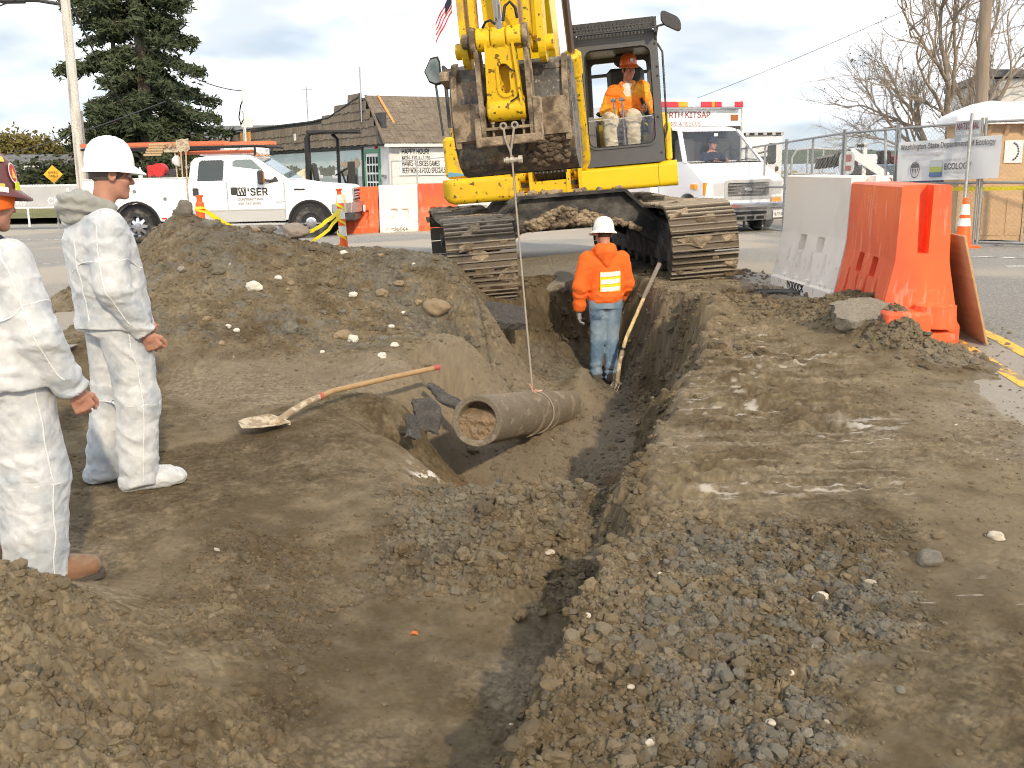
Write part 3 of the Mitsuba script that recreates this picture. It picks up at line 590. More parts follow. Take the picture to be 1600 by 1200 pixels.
mat('cab_grey', mikit.proc(lambda p, n, uv: MX((0.085, 0.087, 0.094), (0.125, 0.124, 0.124), FB(p.x * 5, p.y * 5, p.z * 5, 4))), 0.38, spec=0.5)
mat('rod_dull', (0.35, 0.27, 0.22), 0.25, 0.9)

EX = thing('excavator', 'big yellow excavator on tracks at the far end of the trench', 'excavator')
EC = (0.67, 12.98, 0.38)
MU = tr(*EC) @ rz(math.radians(6.5)) @ ry(math.radians(-3.4))
MH = tr(EC[0] + .06, EC[1], EC[2] - .01) @ rz(math.radians(-8)) @ ry(math.radians(-4.2))
MF = MH @ tr(0, -3.9, 1.93) @ sc(.83) @ tr(0, 3.9, -1.93)     # boom end, arm and bucket

# tracks: a closed chain of shoes round idler, rollers and sprocket
def race(s, R=0.40, L=3.55):
    """point, tangent on the chain's path at arc length s, in (y, z)"""
    per = 2 * L + 2 * math.pi * R; s = s % per
    if s < L: return (-L / 2 + s, 0.0), (1, 0)
    s -= L
    if s < math.pi * R:
        a = -math.pi / 2 + s / R; return (L / 2 + R * math.cos(a), R + R * math.sin(a)), (-math.sin(a), math.cos(a))
    s -= math.pi * R
    if s < L:
        u = s / L; return (L / 2 - s, 2 * R - 0.035 * math.sin(math.pi * u) ** 2), (-1, 0)
    s -= L; a = math.pi / 2 + s / R; return (-L / 2 + R * math.cos(a), R + R * math.sin(a)), (-math.sin(a), math.cos(a))
def shoe_mesh(w=0.73, p=0.186):
    ms = [box(-w / 2, w / 2, -p / 2 + .004, p / 2 - .004, -.022, 0.0)]
    for o, hgt in ((-.078, .03), (0.0, .026), (.07, .026)): ms.append(hull([(sx * w / 2 * k, o + d * k2, z) for sx in (-1, 1) for d in (-.011, .011) for z, k, k2 in ((-.022, 1, 1), (-.022 - hgt, .985, .55))]))
    return ms
SHOE = [vf(m) for m in shoe_mesh()]
SV, SF = join(SHOE); SG = SV[:, 2] < -.03
for side, sx in (('left', -1.19), ('right', 1.19)):
    tk = uniq(EX + '__track')
    fr = []
    fr.append(prism([(-1.55, .17), (1.55, .17), (1.5, .60), (.9, .66), (-.9, .66), (-1.5, .60)], sx - .2, sx + .2, 'x'))
    for yy in np.linspace(-1.4, 1.4, 8): fr.append(cyl((sx - .19, yy, .14), (sx + .19, yy, .14), .10, 14))
    for yy in (-.7, .7): fr.append(cyl((sx - .12, yy, .70), (sx + .12, yy, .70), .07, 12))
    for yy in (-1.775, 1.775):
        for o in (-.10, .10): fr.append(lathe([(.05, -.03), (.33, -.025), (.345, -.02), (.345, .02), (.33, .025), (.05, .03)], 30, tr(sx + o, yy, .40) @ ry(math.pi / 2)))
        fr.append(cyl((sx - .24, yy, .40), (sx + .24, yy, .40), .09, 16))
    # chain links
    per = 2 * 3.55 + 2 * math.pi * .40; n = 51
    for k in range(n):
        (y, z), (ty, tz) = race(per * (k + .5) / n)
        M = basis((sx, y, z), (1, 0, 0), (0, ty, tz))
        for o in (-.09, .09): fr.append(xf(box(o - .02, o + .02, -.085, .085, .0, .075), M))
    scene[tk] = mikit.ply(xf(join(fr), MU), 'under_steel')
    r2 = np.random.default_rng(5 + (side == 'right'))
    for k in range(n):
        (y, z), (ty, tz) = race(per * (k + .5) / n)
        M = MU @ basis((sx, y, z), (1, 0, 0), (0, ty, tz))
        base = np.array([.085, .068, .049]) * r2.uniform(.55, 1.5); tip = np.array([.40, .35, .28]) * r2.uniform(.6, 1.15)
        mud = np.clip(meshkit.noise(np.stack([SV[:, 0] * 9, SV[:, 1] * 0 + k * 3.1, SV[:, 0] * 0], -1)) * 1.6 - .5, 0, 1)[:, None]
        col = np.where(SG[:, None], tip * (1 - mud) + base * mud, base)
        add('shoe', (SV, SF), 'vc', tk, M=M, color=col)
    # mud packed between the grousers
    mud = []
    for k in range(150):
        s = r2.uniform(0, per); (y, z), (ty, tz) = race(s); x = sx + r2.uniform(-.33, .33); r = r2.uniform(.02, .06)
        if tz < -.1 or z > .3 or True:
            M = basis((x, y, z), (1, 0, 0), (0, ty, tz)); q = hull(r2.normal(size=(14, 3)) * np.array([r * 1.6, r * .9, .016])); mud.append(xf(mv(q, 0, 0, -.03), M))
    add('packed_mud', mud, 'mud_plate', tk, M=MU, kind='stuff')
# car body: two bent legs and the ring
legs = []
for yy in (-.95, .75):
    P = [(-1.0, .34), (-.62, .60), (.62, .60), (1.0, .34), (1.0, .62), (.6, 1.0), (-.6, 1.0), (-1.0, .62)]
    legs.append(prism(P, yy, yy + .26, 'y'))
legs.append(box(-.72, .72, -.8, .9, .62, .98, .03))
legs.append(prism([(-1.0, .60), (-.6, .985), (.6, .985), (1.0, .60), (1.0, .64), (.62, 1.02), (-.62, 1.02), (-1.0, .64)], -1.05, 1.1, 'y'))
add('car_body', legs, 'under_steel', EX, M=MU, label='dark steel car body between the tracks with soil lying on it')
ring = [lathe([(.0, .98), (.70, .98), (.70, 1.06), (.66, 1.06), (.66, 1.10), (.74, 1.10), (.74, 1.15), (0, 1.15)], 48)]
add('slew_ring', ring, 'under_steel', EX, M=MU)
blt = [lathe([(0, 0), (.022, 0), (.022, .03), (0, .03)], 6, tr(.72 * math.cos(a), .72 * math.sin(a), 1.06)) for a in np.arange(0, 2 * math.pi, 2 * math.pi / 40)]
add('ring_bolt', blt, 'mud_plate', EX, M=MU, kind='stuff')
r2 = np.random.default_rng(8); lum = []
ICO = trimesh.creation.icosphere(subdivisions=2)
def lump(r, c, sq=(1, 1, .8)):
    v = np.array(ICO.vertices); d = .55 + .9 * meshkit.fbm(v * 1.6 + r2.uniform(0, 50, 3), 3)
    return v * (r * d)[:, None] * np.array(sq) + np.array(c) if np.ndim(r) else v * d[:, None] * r * np.array(sq) + np.array(c), np.array(ICO.faces)
for k in range(520):
    x = np.clip(r2.normal(-.1, .38), -.8, .75); r = r2.uniform(.012, .042)
    top = .30 * max(.15, 1 - abs(x + .1) / .8) * r2.uniform(.2, 1)
    lum.append(lump(r, (x, -1.06 + r2.uniform(-.03, .05), .60 + top * .9 - max(0, abs(x) - .62) * .62)))
for k in range(40):
    x = r2.uniform(-.6, .9); lum.append(lump(r2.uniform(.02, .05), (x, r2.uniform(-1.0, -.7), 1.03 - max(0, abs(x) - .6) * .95)))
add('soil_on_frame', lum, 'mud_plate', EX, M=MU, kind='stuff', smooth=True)

# ---- upper structure
def hx(name, mesh, m, parent=EX, **kw): return add(name, mesh, m, parent, M=MH, **kw)
def rounded_bar(x0, x1, y0, y1, z0, z1, r=.06):
    pr = rrect(y1 - y0, z1 - z0, r, 5) + np.array([(y0 + y1) / 2, (z0 + z1) / 2])
    return prism(pr, x0, x1, 'x')
FY = -.78
sk = uniq(EX + '__deck_skirt')
scene[sk] = mikit.ply(xf(join([rounded_bar(.30, 1.20, FY, -.2, .99, 1.27, .05)]), MH), 'digger_yellow_clean', 30)
hx('deck_skirt', [rounded_bar(1.205, 1.42, FY + .01, .6, .99, 1.28, .06)], 'digger_yellow_clean', smooth=30)
hx('deck_skirt', [loft([np.array([(x, y, z) for y, z in (rrect(.56, .30, .07, 5) * np.array([1, s]) + np.array([-.5, 1.13 + (1 - s) * .14]))]) for x, s in ((-1.34, .72), (-1.30, .9), (-1.22, 1.0), (-.46, 1.0))])], 'digger_yellow', smooth=30, label='left front skirt of the deck, paint rubbed and muddy')
hx('deck', [box(-1.30, 1.30, -.66, 1.5, 1.06, 1.20)], 'digger_yellow')
hx('tool_box', [box(-1.33, -.40, -.62, 1.2, 1.285, 1.78, .04), box(-1.30, -.45, -.2, 1.2, 1.78, 1.92, .03)], 'digger_yellow')
hx('stripe', [prism([(-1.30, 1.31), (-.98, 1.31), (-1.28, 1.37)], -.632, -.622, 'y')], 'stripe_blue')
mat('stripe_blue', (0.12, 0.32, 0.5), 0.4)
hx('engine_hood', [box(-1.32, 1.32, .55, 1.55, 1.2, 1.80, .08)], 'digger_yellow_clean')
hx('counterweight', [prism(np.vstack([[(-1.32, 1.2)], [(1.32 * math.sin(a), 1.3 + .55 * math.cos(a)) for a in np.linspace(-math.pi / 2, math.pi / 2, 15)], [(1.32, 1.2)]]), 1.0, 1.9, 'z')], 'digger_yellow_clean', smooth=30)
sp = hx('side_panel', [box(.36, 1.37, .86, 1.5, 1.27, 1.9, .03), box(1.30, 1.375, -.5, .85, 1.285, 1.72, .02)], 'digger_yellow_clean')
for k in range(6): hx('vent', [box(1.376, 1.386, -.35, -.05, 1.38 + k * .05, 1.40 + k * .05)], 'black', sp)
# boom foot brackets
br = []
for x in (-.44, -.28, .16, .30): br.append(prism([(-.82, 1.0), (-.25, 1.0), (-.25, 1.50), (-.55, 1.50), (-.82, 1.28)], x - .022, x + .022, 'x'))
br.append(box(-.46, .33, -.80, -.3, .99, 1.05)); br.append(box(-.26, .14, -.805, -.76, 1.05, 1.17))
for x0, x1 in ((-.418, -.302), (.182, .278)): br.append(cyl((x0, -.66, 1.30), (x1, -.66, 1.30), .075, 16)); br.append(box(x0, x1, -.60, -.5, 1.05, 1.45))
hx('boom_bracket', br, 'digger_yellow')
hx('swivel_hose', [tube([(-.22 + k * .045, -.79, 1.36), (-.22 + k * .045, -.81, 1.26), (-.2 + k * .04, -.74, 1.19), (-.2 + k * .04, -.5, 1.2)], .02, 7) for k in range(9)], 'black')
# boom, its cylinders
def in_plane(pts, x0, x1): return prism([(-f, z) for f, z in pts], x0, x1, 'x')
BX = -.07
hx('boom', [in_plane([(.35, 1.36), (.62, 1.22), (1.35, 2.7), (2.3, 4.3), (2.9, 5.0), (2.7, 5.35), (1.9, 4.9), (.9, 3.4), (.42, 2.0)], BX - .23, BX + .23)], 'digger_yellow_clean', label='yellow boom rising out of the picture')
hx('boom', [in_plane([(2.4, 4.9), (2.75, 4.75), (4.4, 5.2), (4.4, 5.5), (2.9, 5.45)], BX - .2, BX + .2)], 'digger_yellow_clean')
for o in (-.40, .42):
    bc = hx('boom_cylinder', [cyl((BX + o, -.70, 1.28), (BX + o, -1.45, 2.42), .085, 18, .012), cyl((BX + o, -1.36, 2.28), (BX + o, -1.50, 2.49), .105, 18, .015), cyl((BX + o - .12, -.68, 1.26), (BX + o + .12, -.68, 1.26), .09, 14)], 'digger_yellow', smooth=40)
    hx('piston_rod', [cyl((BX + o, -1.45, 2.42), (BX + o, -2.2, 3.58), .042, 14)], 'rod_dull', bc, smooth=40)
def fx(name, mesh, m, parent=EX, **kw): return add(name, mesh, m, parent, M=MF, **kw)
# arm (dipper): comes down in front
fx('arm', [in_plane([(4.30, 5.5), (4.45, 5.1), (3.92, 2.62), (3.78, 2.52), (3.62, 2.58), (3.55, 2.75), (3.6, 3.6), (3.95, 5.3)], BX - .17, BX + .19)], 'digger_yellow', label='yellow arm coming down from the top of the picture')
for s in (-1, 1):  # side links beside the arm
    x = BX + s * .40
    lk = [in_plane(np.vstack([[(4.0, 3.6), (3.62, 3.6)], [(3.72 + .19 * math.cos(a), 2.44 + .19 * math.sin(a)) for a in np.linspace(math.pi, 2 * math.pi, 12)]]), x - .035, x + .035),
          in_plane(np.vstack([[(4.05, 3.6), (3.75, 3.6)], [(3.86 + .11 * math.cos(a), 2.62 + .11 * math.sin(a)) for a in np.linspace(math.pi, 2 * math.pi, 10)]]), x - s * .12 - .03, x - s * .12 + .03)]
    fx('side_link', lk, 'digger_yellow')
    fx('link_boss', [cyl((x - .12, -3.72, 2.44), (x + .12, -3.72, 2.44), .085, 18, .01)], 'digger_yellow', smooth=40)
# bucket cylinder rod end and its triple boss
bp = (-3.98, 2.50)
fx('bucket_rod', [cyl((BX, -4.28, 3.7), (BX, bp[0] - .02, bp[1]), .048, 18)], 'chrome', smooth=40)
for x0, x1 in ((-.25, -.105), (-.095, .055), (.065, .22)):
    fx('pin_boss', [cyl((BX + x0, bp[0], bp[1]), (BX + x1, bp[0], bp[1]), .118, 24, .012)], 'digger_yellow', smooth=40)
for a, b, r in ((.225, .285, .13), (-.315, -.255, .13), (-.40, -.316, .075)): fx('pin_collar', [cyl((BX + a, bp[0], bp[1]), (BX + b, bp[0], bp[1]), r, 20, .01)], 'mud_plate', smooth=40)
fx('hose', [tube([(BX + .06, -4.16, 2.64), (BX + .09, -4.14, 2.78), (BX + .14, -4.12, 2.82), (BX + .19, -4.12, 2.76), (BX + .20, -4.1, 2.66)], .016, 8)], 'black', smooth=True)
fx('hose', [tube([(BX - .02, -4.16, 2.62), (BX - .07, -4.15, 2.66), (BX - .12, -4.13, 2.65), (BX - .16, -4.1, 2.60)], .013, 8)], 'black', smooth=True)
# link with the long hole
P0, P1 = np.array(bp), np.array([-3.86, 1.80])
Ld = P1 - P0; Ll = np.linalg.norm(Ld)
ML = MF @ basis((BX - .01, P0[0], P0[1]), (1, 0, 0), (0, Ld[0] / Ll, Ld[1] / Ll))       # x right, y down the link, z towards the machine or away
slot = rrect(.105, .30, .05, 6) + np.array([.02, .39])
outline = np.array([(-.135, .06), (.135, .06), (.15, .3), (.185, .62), (.20, .70), (-.20, .70), (-.185, .62), (-.15, .3)])
lv = prism(Polygon(outline, [slot]), .055, .085, 'z')
rim = prism(Polygon(rrect(.17, .37, .08, 6) + np.array([.02, .39]), [slot]), .086, .105, 'z')
back = prism(outline * .97, -.06, -.035, 'z')
sidew = [hull([(s * .150, .05, -.07), (s * .150, .05, .13), (s * .125, .05, -.07), (s * .125, .05, .13), (s * .185, .66, -.07), (s * .185, .66, .13), (s * .16, .66, -.07), (s * .16, .66, .13)]) for s in (-1, 1)]
# make sure the plate with the slot is on the camera's side
zdir = (ML[:3, :3] @ np.array([0, 0, 1.0]))
if zdir[1] > 0: ML = ML @ sc(1, 1, -1)
add('bucket_link', [lv, rim, back] + sidew + [cyl((-.2, .70, .0), (.2, .70, .0), .125, 24, .015)], 'digger_yellow', EX, smooth=30, M=ML, label='yellow bucket link with a long oval hole')
for a, b in ((-.32, -.21), (.21, .31)): add('link_pin', [cyl((a, .70, .0), (b, .70, .0), .07, 16, .008)], 'mud_plate', EX, smooth=30, M=ML)
add('grease_line', [tube([(.05, .26, .10), (.09, .30, .13), (.15, .34, .12), (.165, .5, .12), (.14, .58, .12), (.06, .62, .14)], .009, 7)], 'black', EX, smooth=True, M=ML)
# coupler: two cheek plates with cross plates and bolts
ck = []
for s in (-1, 1):
    x = BX + s * .255 - .01
    ck.append(in_plane([(3.86, 2.56), (4.02, 2.58), (4.04, 2.40), (3.98, 1.75), (3.93, 1.50), (3.68, 1.46), (3.60, 1.75), (3.72, 2.3)], x - .022, x + .022))
cp = uniq(EX + '__coupler'); scene[cp] = mikit.ply(xf(join(ck), MF), 'mud_plate')
fx('cross_plate', [box(BX - .24, BX + .22, -3.95, -3.62, 1.60, 1.628), box(BX - .31, BX + .29, -3.985, -3.93, 1.44, 1.535, .01), box(BX - .35, BX - .29, -3.99, -3.85, 1.43, 1.73, .01), box(BX + .27, BX + .35, -3.99, -3.8, 1.45, 1.9, .01)], 'mud_plate', cp)
for x in (-.17, .15):
    for z in (1.645, 1.57): fx('bolt', [cyl((BX + x, -3.9, z - .035), (BX + x, -3.9, z + .035), .013, 8), cyl((BX + x, -3.9, z + .02), (BX + x, -3.9, z + .04), .024, 6)], 'mud_plate', cp)
# the bucket, seen from behind
prof = [(3.30, 2.34), (3.50, 2.28), (3.62, 2.05), (3.66, 1.75), (3.60, 1.48), (3.44, 1.27), (3.20, 1.16), (2.9, 1.14), (2.45, 1.26)]
inner = [(f - .045 * (i < 7), z + .045 * (i > 4) - .01) for i, (f, z) in enumerate(prof)]
BW0, BW1 = BX - .62, BX + .62
bk = uniq(EX + '__bucket')
shell = in_plane(prof + inner[::-1], BW0, BW1)
scene[bk] = mikit.ply(xf(join([shell]), MF), 'bucket_steel', 35)
say(bk, 'dark worn steel bucket smeared with dried mud')
for s, x in ((-1, BW0), (1, BW1)):
    fx('side_plate', [in_plane([(3.30, 2.34), (3.50, 2.28), (3.62, 2.05), (3.66, 1.75), (3.60, 1.48), (3.44, 1.27), (3.20, 1.16), (2.9, 1.14), (2.45, 1.26), (2.5, 1.5), (2.95, 2.25)], min(x, x + s * .03), max(x, x + s * .03))], 'bucket_steel', bk)
    fx('edge_strip', [in_plane([(3.40, 2.36), (3.56, 2.33), (3.69, 2.06), (3.73, 1.75), (3.66, 1.45), (3.60, 1.48), (3.66, 1.75), (3.62, 2.05), (3.50, 2.28)], min(x + s * .002, x - s * .055), max(x + s * .002, x - s * .055))], 'mud_plate', bk)
fx('lug', [in_plane([(3.2, 2.34), (3.52, 2.27), (3.56, 2.18), (3.2, 2.12)], BW0 - .14, BW0 - .032), in_plane([(3.66, 1.9), (3.74, 1.9), (3.70, 1.52), (3.62, 1.5)], BX - .60, BX + .60)], 'mud_plate', bk)
fx('weld_band', [in_plane([(3.655, 1.66), (3.675, 1.66), (3.668, 1.62), (3.65, 1.62)], BX - .60, BX - .32)], 'bucket_steel', bk); fx('weld_band', [in_plane([(3.52, 2.25), (3.545, 2.24), (3.555, 2.2), (3.53, 2.2)], BX + .36, BX + .60)], 'bucket_steel', bk)
for k in range(5):
    x = BW0 + .1 + k * (BW1 - BW0 - .2) / 4
    fx('tooth', [hull([(x + a * .055, -(2.48), 1.24 + b * .03) for a in (-1, 1) for b in (-1, 1)] + [(x + a * .035, -2.2, 1.34 + b * .006) for a in (-1, 1) for b in (-1, 1)])], 'mud_plate', bk)
r2 = np.random.default_rng(3); mc = []
for k in range(170):
    u = r2.beta(2.0, 1.4); zz = 1.22 + r2.random() * .52 * (.35 + .65 * u); x = BX + .12 + u * .47
    f = np.interp(zz, [1.16, 1.27, 1.48, 1.75, 2.05], [3.3, 3.44, 3.60, 3.66, 3.62]); r = r2.uniform(.018, .05)
    mc.append(lump(r * 1.25, (x, -f - r2.uniform(0, .03), zz), (1.0, .7, .8)))
fx('mud_clump', mc, 'wet_mud', bk, smooth=True, kind='stuff', label='lump of dark wet mud stuck to the bucket')
mat('wet_mud', mikit.proc(lambda p, n, uv: MX((0.075, 0.054, 0.036), (0.16, 0.12, 0.08), FB(p.x * 30, p.y * 30, p.z * 30, 3))), 0.7)
# sling, shackle and line down to the pipe
fx('sling', [tube([(BX + x0, -3.99, 1.60), (BX + x0 * .7, -4.03, 1.50), (BX + .01, -4.03, 1.36), (BX + .01, -4.02, 1.30)], .012, 8) for x0 in (-.05, .06)] + [lathe([(.03 + .012 * math.cos(a), .012 * math.sin(a)) for a in np.linspace(0, 2 * math.pi, 9)], 14, tr(BX + x0, -3.99, 1.63) @ rx(math.pi / 2)) for x0 in (-.05, .07)], 'sling_grey', cp)
fx('shackle', [cyl((BX - .07, -4.02, 1.28), (BX + .11, -4.02, 1.28), .024, 12, .004), cyl((BX + .085, -4.02, 1.28), (BX + .125, -4.02, 1.28), .042, 8), cyl((BX - .045, -4.02, 1.28), (BX - .02, -4.02, 1.28), .036, 8), cyl((BX + .0, -4.02, 1.28), (BX + .035, -4.02, 1.28), .036, 8)], 'shackle_pale', cp)
mat('sling_grey', (0.30, 0.26, 0.21), 0.8); mat('shackle_pale', (0.46, 0.42, 0.35), 0.55, 0.3)
# ---- cab
CX0, CX1, CYF, CYB, CZ0, CZ1 = .30, 1.29, -.79, .80, 1.275, 2.72
cab = uniq(EX + '__cab')
def shear(m):  # the cab narrows a little towards its roof
    v, f = vf(m); v = v.copy(); t = (v[:, 2] - CZ0) / (CZ1 - CZ0); c = (CX0 + CX1) / 2; v[:, 0] = c + (v[:, 0] - c) * (1 - .045 * np.clip(t, 0, 1.2)); return v, f
cx, cz = (CX0 + CX1) / 2, (CZ0 + CZ1) / 2; wC, hC = CX1 - CX0, CZ1 - CZ0
hole = rrect(wC - .21, hC - .36, .10, 6) + np.array([cx + .015, cz + .03])
outer = rrect(wC, hC, .07, 5) + np.array([cx, cz])
lip_o = rrect(wC - .17, hC - .32, .12, 6) + np.array([cx + .015, cz + .03])
parts = [prism(Polygon(outer, [hole]), CYF, CYF + .07, 'y'), prism(Polygon(lip_o, [hole]), CYF - .018, CYF - .001, 'y'),
         box(CX0, CX1, CYF + .07, CYB, CZ0, CZ0 + .06), box(CX0 + .02, CX1 - .02, CYF + .05, CYB, CZ1 - .10, CZ1 + .02, .02),
         box(CX0, CX0 + .05, CYF + .07, CYB, CZ0, CZ0 + .52), box(CX1 - .05, CX1, CYF + .07, CYB, CZ0, CZ0 + .42)]
for x in (CX0 + .002, CX1 - .062):
    for y in (CYF + .07, .25, CYB - .09): parts.append(box(x, x + .06, y, y + .08, CZ0 + .3, CZ1 - .05))
    parts.append(box(x, x + .06, CYF + .07, CYB, CZ1 - .18, CZ1 - .05))
bh = rrect(wC - .26, .72, .05, 4) + np.array([cx - .02, CZ0 + .93])
parts.append(prism(Polygon([(CX0 + .01, CZ0), (CX1 - .01, CZ0), (CX1 - .01, CZ1 - .03), (CX0 + .01, CZ1 - .03)], [bh]), CYB - .06, CYB, 'y'))
parts.append(box(CX0 + .1, CX1 - .1, CYB - .055, CYB - .005, CZ0 + 1.12, CZ0 + 1.16))
scene[cab] = mikit.ply(xf(shear(join(parts)), MH), 'cab_grey', 30); say(cab, 'dark grey cab with its front window open above a low pane')
hx('window_seal', shear(join([prism(Polygon(rrect(wC - .205, hC - .355, .105, 6) + np.array([cx + .015, cz + .03]), [rrect(wC - .235, hC - .385, .09, 6) + np.array([cx + .015, cz + .03])]), CYF + .01, CYF + .05, 'y')])), 'black', cab)
hx('lower_pane', shear(join([(np.array([(CX0 + .115, CYF + .03, CZ0 + .215), (CX1 - .085, CYF + .03, CZ0 + .215), (CX1 - .085, CYF + .03, CZ0 + .52), (CX0 + .115, CYF + .03, CZ0 + .52)]), np.array([[0, 1, 2], [0, 2, 3]]))])), 'glass_pane', cab)
hx('pane_rail', shear(join([box(CX0 + .11, CX1 - .08, CYF + .025, CYF + .035, CZ0 + .518, CZ0 + .528)])), 'light_grey', cab)
g = [box(CX0 + .03, CX1 - .05, CYF - .16, CYF - .145, CZ1 + .02, CZ1 + .035)]
for k in range(23):
    x = CX0 + .04 + k * (wC - .11) / 22; g.append(box(x - .006, x + .006, CYF - .16, CYF + .5, CZ1 + .10, CZ1 + .115)); g.append(box(x - .006, x + .006, CYF - .165, CYF - .15, CZ1 + .0, CZ1 + .11))
for y in np.linspace(CYF - .16, CYF + .5, 8): g.append(box(CX0 + .03, CX1 - .05, y - .006, y + .006, CZ1 + .115, CZ1 + .127))
for z in (CZ1 + .0, CZ1 + .055): g.append(box(CX0 + .03, CX1 - .05, CYF - .172, CYF - .157, z, z + .014))
g += [box(CX0 + .0, CX0 + .03, CYF - .2, CYF + .5, CZ1 - .04, CZ1 + .12), box(CX1 - .05, CX1 - .02, CYF - .2, CYF + .5, CZ1 - .04, CZ1 + .12), box(CX0 - .03, CX0 + .01, CYF - .1, CYF - .03, CZ1 - .1, CZ1 + .06)]
hx('roof_guard', g, 'dark_grey', cab)
hx('visor_sheet', [box(CX0 + .05, CX1 - .07, CYF + .08, CYF + .5, CZ1 + .06, CZ1 + .07)], 'mid_grey', cab)
# mirrors
mr = hx('mirror', [loft([np.array([(CX1 + .14 + a * s, CYF - .10 + o, CZ1 + .07 + b * s - a * .55 * s) for a, b in rrect(.22, .16, .06, 5)]) for o, s in ((0, .92), (.02, 1), (.06, 1), (.07, .9))])], 'dark_grey', cab, smooth=30)
hx('mirror_stay', [tube([(CX1 - .04, CYF, CZ1 - .1), (CX1 - .01, CYF - .06, CZ1 + .03), (CX1 + .1, CYF - .06, CZ1 + .05)], .014, 8)], 'dark_grey', cab)
mx, my, mz = -1.37, -.55, 2.56
hx('mirror', [loft([np.array([(mx + a * s, my + o, mz + b * s) for a, b in np.array([(-.11, .0), (-.02, .15), (.07, .16), (.09, .1), (.09, -.16), (.02, -.17), (-.06, -.13)])]) for o, s in ((0, .9), (.015, 1), (.05, 1), (.06, .8))])], 'black', label='left mirror beside the raised bucket')
hx('mirror_glass', [loft([np.array([(mx + a * .85, my - .004 + o, mz + b * .85) for a, b in np.array([(-.11, .0), (-.02, .15), (.07, .16), (.09, .1), (.09, -.16), (.02, -.17), (-.06, -.13)])]) for o in (0, .004)])], 'auto_glass_pale', EX + '__mirror')
hx('hand_rail', [tube([(-1.28, -.3, 1.9), (-1.28, -.3, 2.5), (-1.30, -.25, 2.62), (-1.33, .1, 2.62), (-1.30, .25, 2.5), (-1.22, .3, 1.9)], .022, 10), tube([(-1.33, -.5, 1.8), (-1.36, -.52, 2.45)], .014, 8)], 'dark_grey', smooth=True)
# inside
ct = box(CX0 + .12, CX1 - .16, -.1, .42, CZ0 + .30, CZ0 + .46, .05)
seat = uniq(cab + '__seat')
SXC = cx + .07
scene[seat] = mikit.ply(xf(join([cbox((SXC, .02, CZ0 + .40), (.50, .52, .12), .04), cbox((SXC, .02, CZ0 + .2), (.36, .4, .3), .03)]), MH), 'black')
hx('backrest', [xf(cbox((0, 0, .36), (.46, .12, .72), .05), tr(SXC, .28, CZ0 + .46) @ rx(-.12)), xf(cbox((0, 0, .82), (.26, .10, .16), .04), tr(SXC, .28, CZ0 + .46) @ rx(-.12))], 'dark_grey', seat)
hx('console', [box(CX0 + .07, CX0 + .2, -.5, .3, CZ0 + .06, CZ0 + .58, .03), box(CX1 - .18, CX1 - .06, -.45, .3, CZ0 + .06, CZ0 + .52, .03)], 'mid_grey', cab)
hx('armrest', [cbox((CX0 + .24, -.05, CZ0 + .62), (.08, .34, .05), .02)], 'black', cab)
for x in (cx - .05, cx + .045):
    hx('travel_lever', [tube([(x, CYF + .25, CZ0 + .06), (x - .005, CYF + .22, CZ0 + .45), (x - .01, CYF + .26, CZ0 + .72), (x - .03, CYF + .26, CZ0 + .74)], .012, 8), cyl((x - .05, CYF + .26, CZ0 + .745), (x + .02, CYF + .26, CZ0 + .745), .02, 8)], 'mid_grey', cab, smooth=30)
    hx('pedal', [cbox((x, CYF + .22, CZ0 + .09), (.11, .2, .03), .01)], 'black', cab)
hx('joystick', [tube([(CX1 - .17, -.42, CZ0 + .5), (CX1 - .19, -.46, CZ0 + .60), (CX1 - .24, -.5, CZ0 + .74)], [.032, .03, .02], 10), cbox((CX1 - .17, -.42, CZ0 + .50), (.09, .12, .08), .02)], 'black', cab, smooth=30)
hx('safety_lever', [tube([(CX1 - .12, -.5, CZ0 + .15), (CX1 - .11, -.55, CZ0 + .5)], .012, 8)], 'red', cab)
hx('foot_mat', [box(CX0 + .13, CX1 - .1, CYF + .1, -.2, CZ0 + .06, CZ0 + .075)] + [box(cx - .13, cx + .1, CYF + .36, CYF + .38, CZ0 + .12 + k * .07, CZ0 + .15 + k * .07) for k in range(6)], 'mid_grey', cab)
hx('monitor', [cbox((cx + .10, .1, CZ0 + 1.02), (.10, .03, .16), .01), cbox((cx + .10, .115, CZ0 + .95), (.02, .02, .3))], 'black', cab)
hx('bracket', [cbox((CX0 + .03, CYF - .02, CZ0 + .82), (.05, .04, .03), .01), tube([(CX0 + .05, CYF - .02, CZ0 + .83), (CX0 + .03, CYF - .03, CZ0 + .5), (CX0 + .035, CYF - .02, CZ0 + .35)], .008, 6)], 'black', cab)
for dx, dz in ((.02, .45), (.93, .5), (.95, .95), (.95, 1.05), (.94, 1.3), (.95, .1), (.06, .33)):
    hx('cab_bolt', [cyl((CX0 + dx, CYF - .012, CZ0 + dz), (CX0 + dx, CYF + .01, CZ0 + dz), .013, 8)], 'black', cab)
hx('grab_handle', [tube([(CX1 + .0, CYF + .02, CZ0 + .25), (CX1 + .035, CYF - .02, CZ0 + .35), (CX1 + .03, CYF - .02, CZ0 + 1.2), (CX1 - .02, CYF + .02, CZ0 + 1.3)], .012, 8)], 'dark_grey', cab, smooth=True)
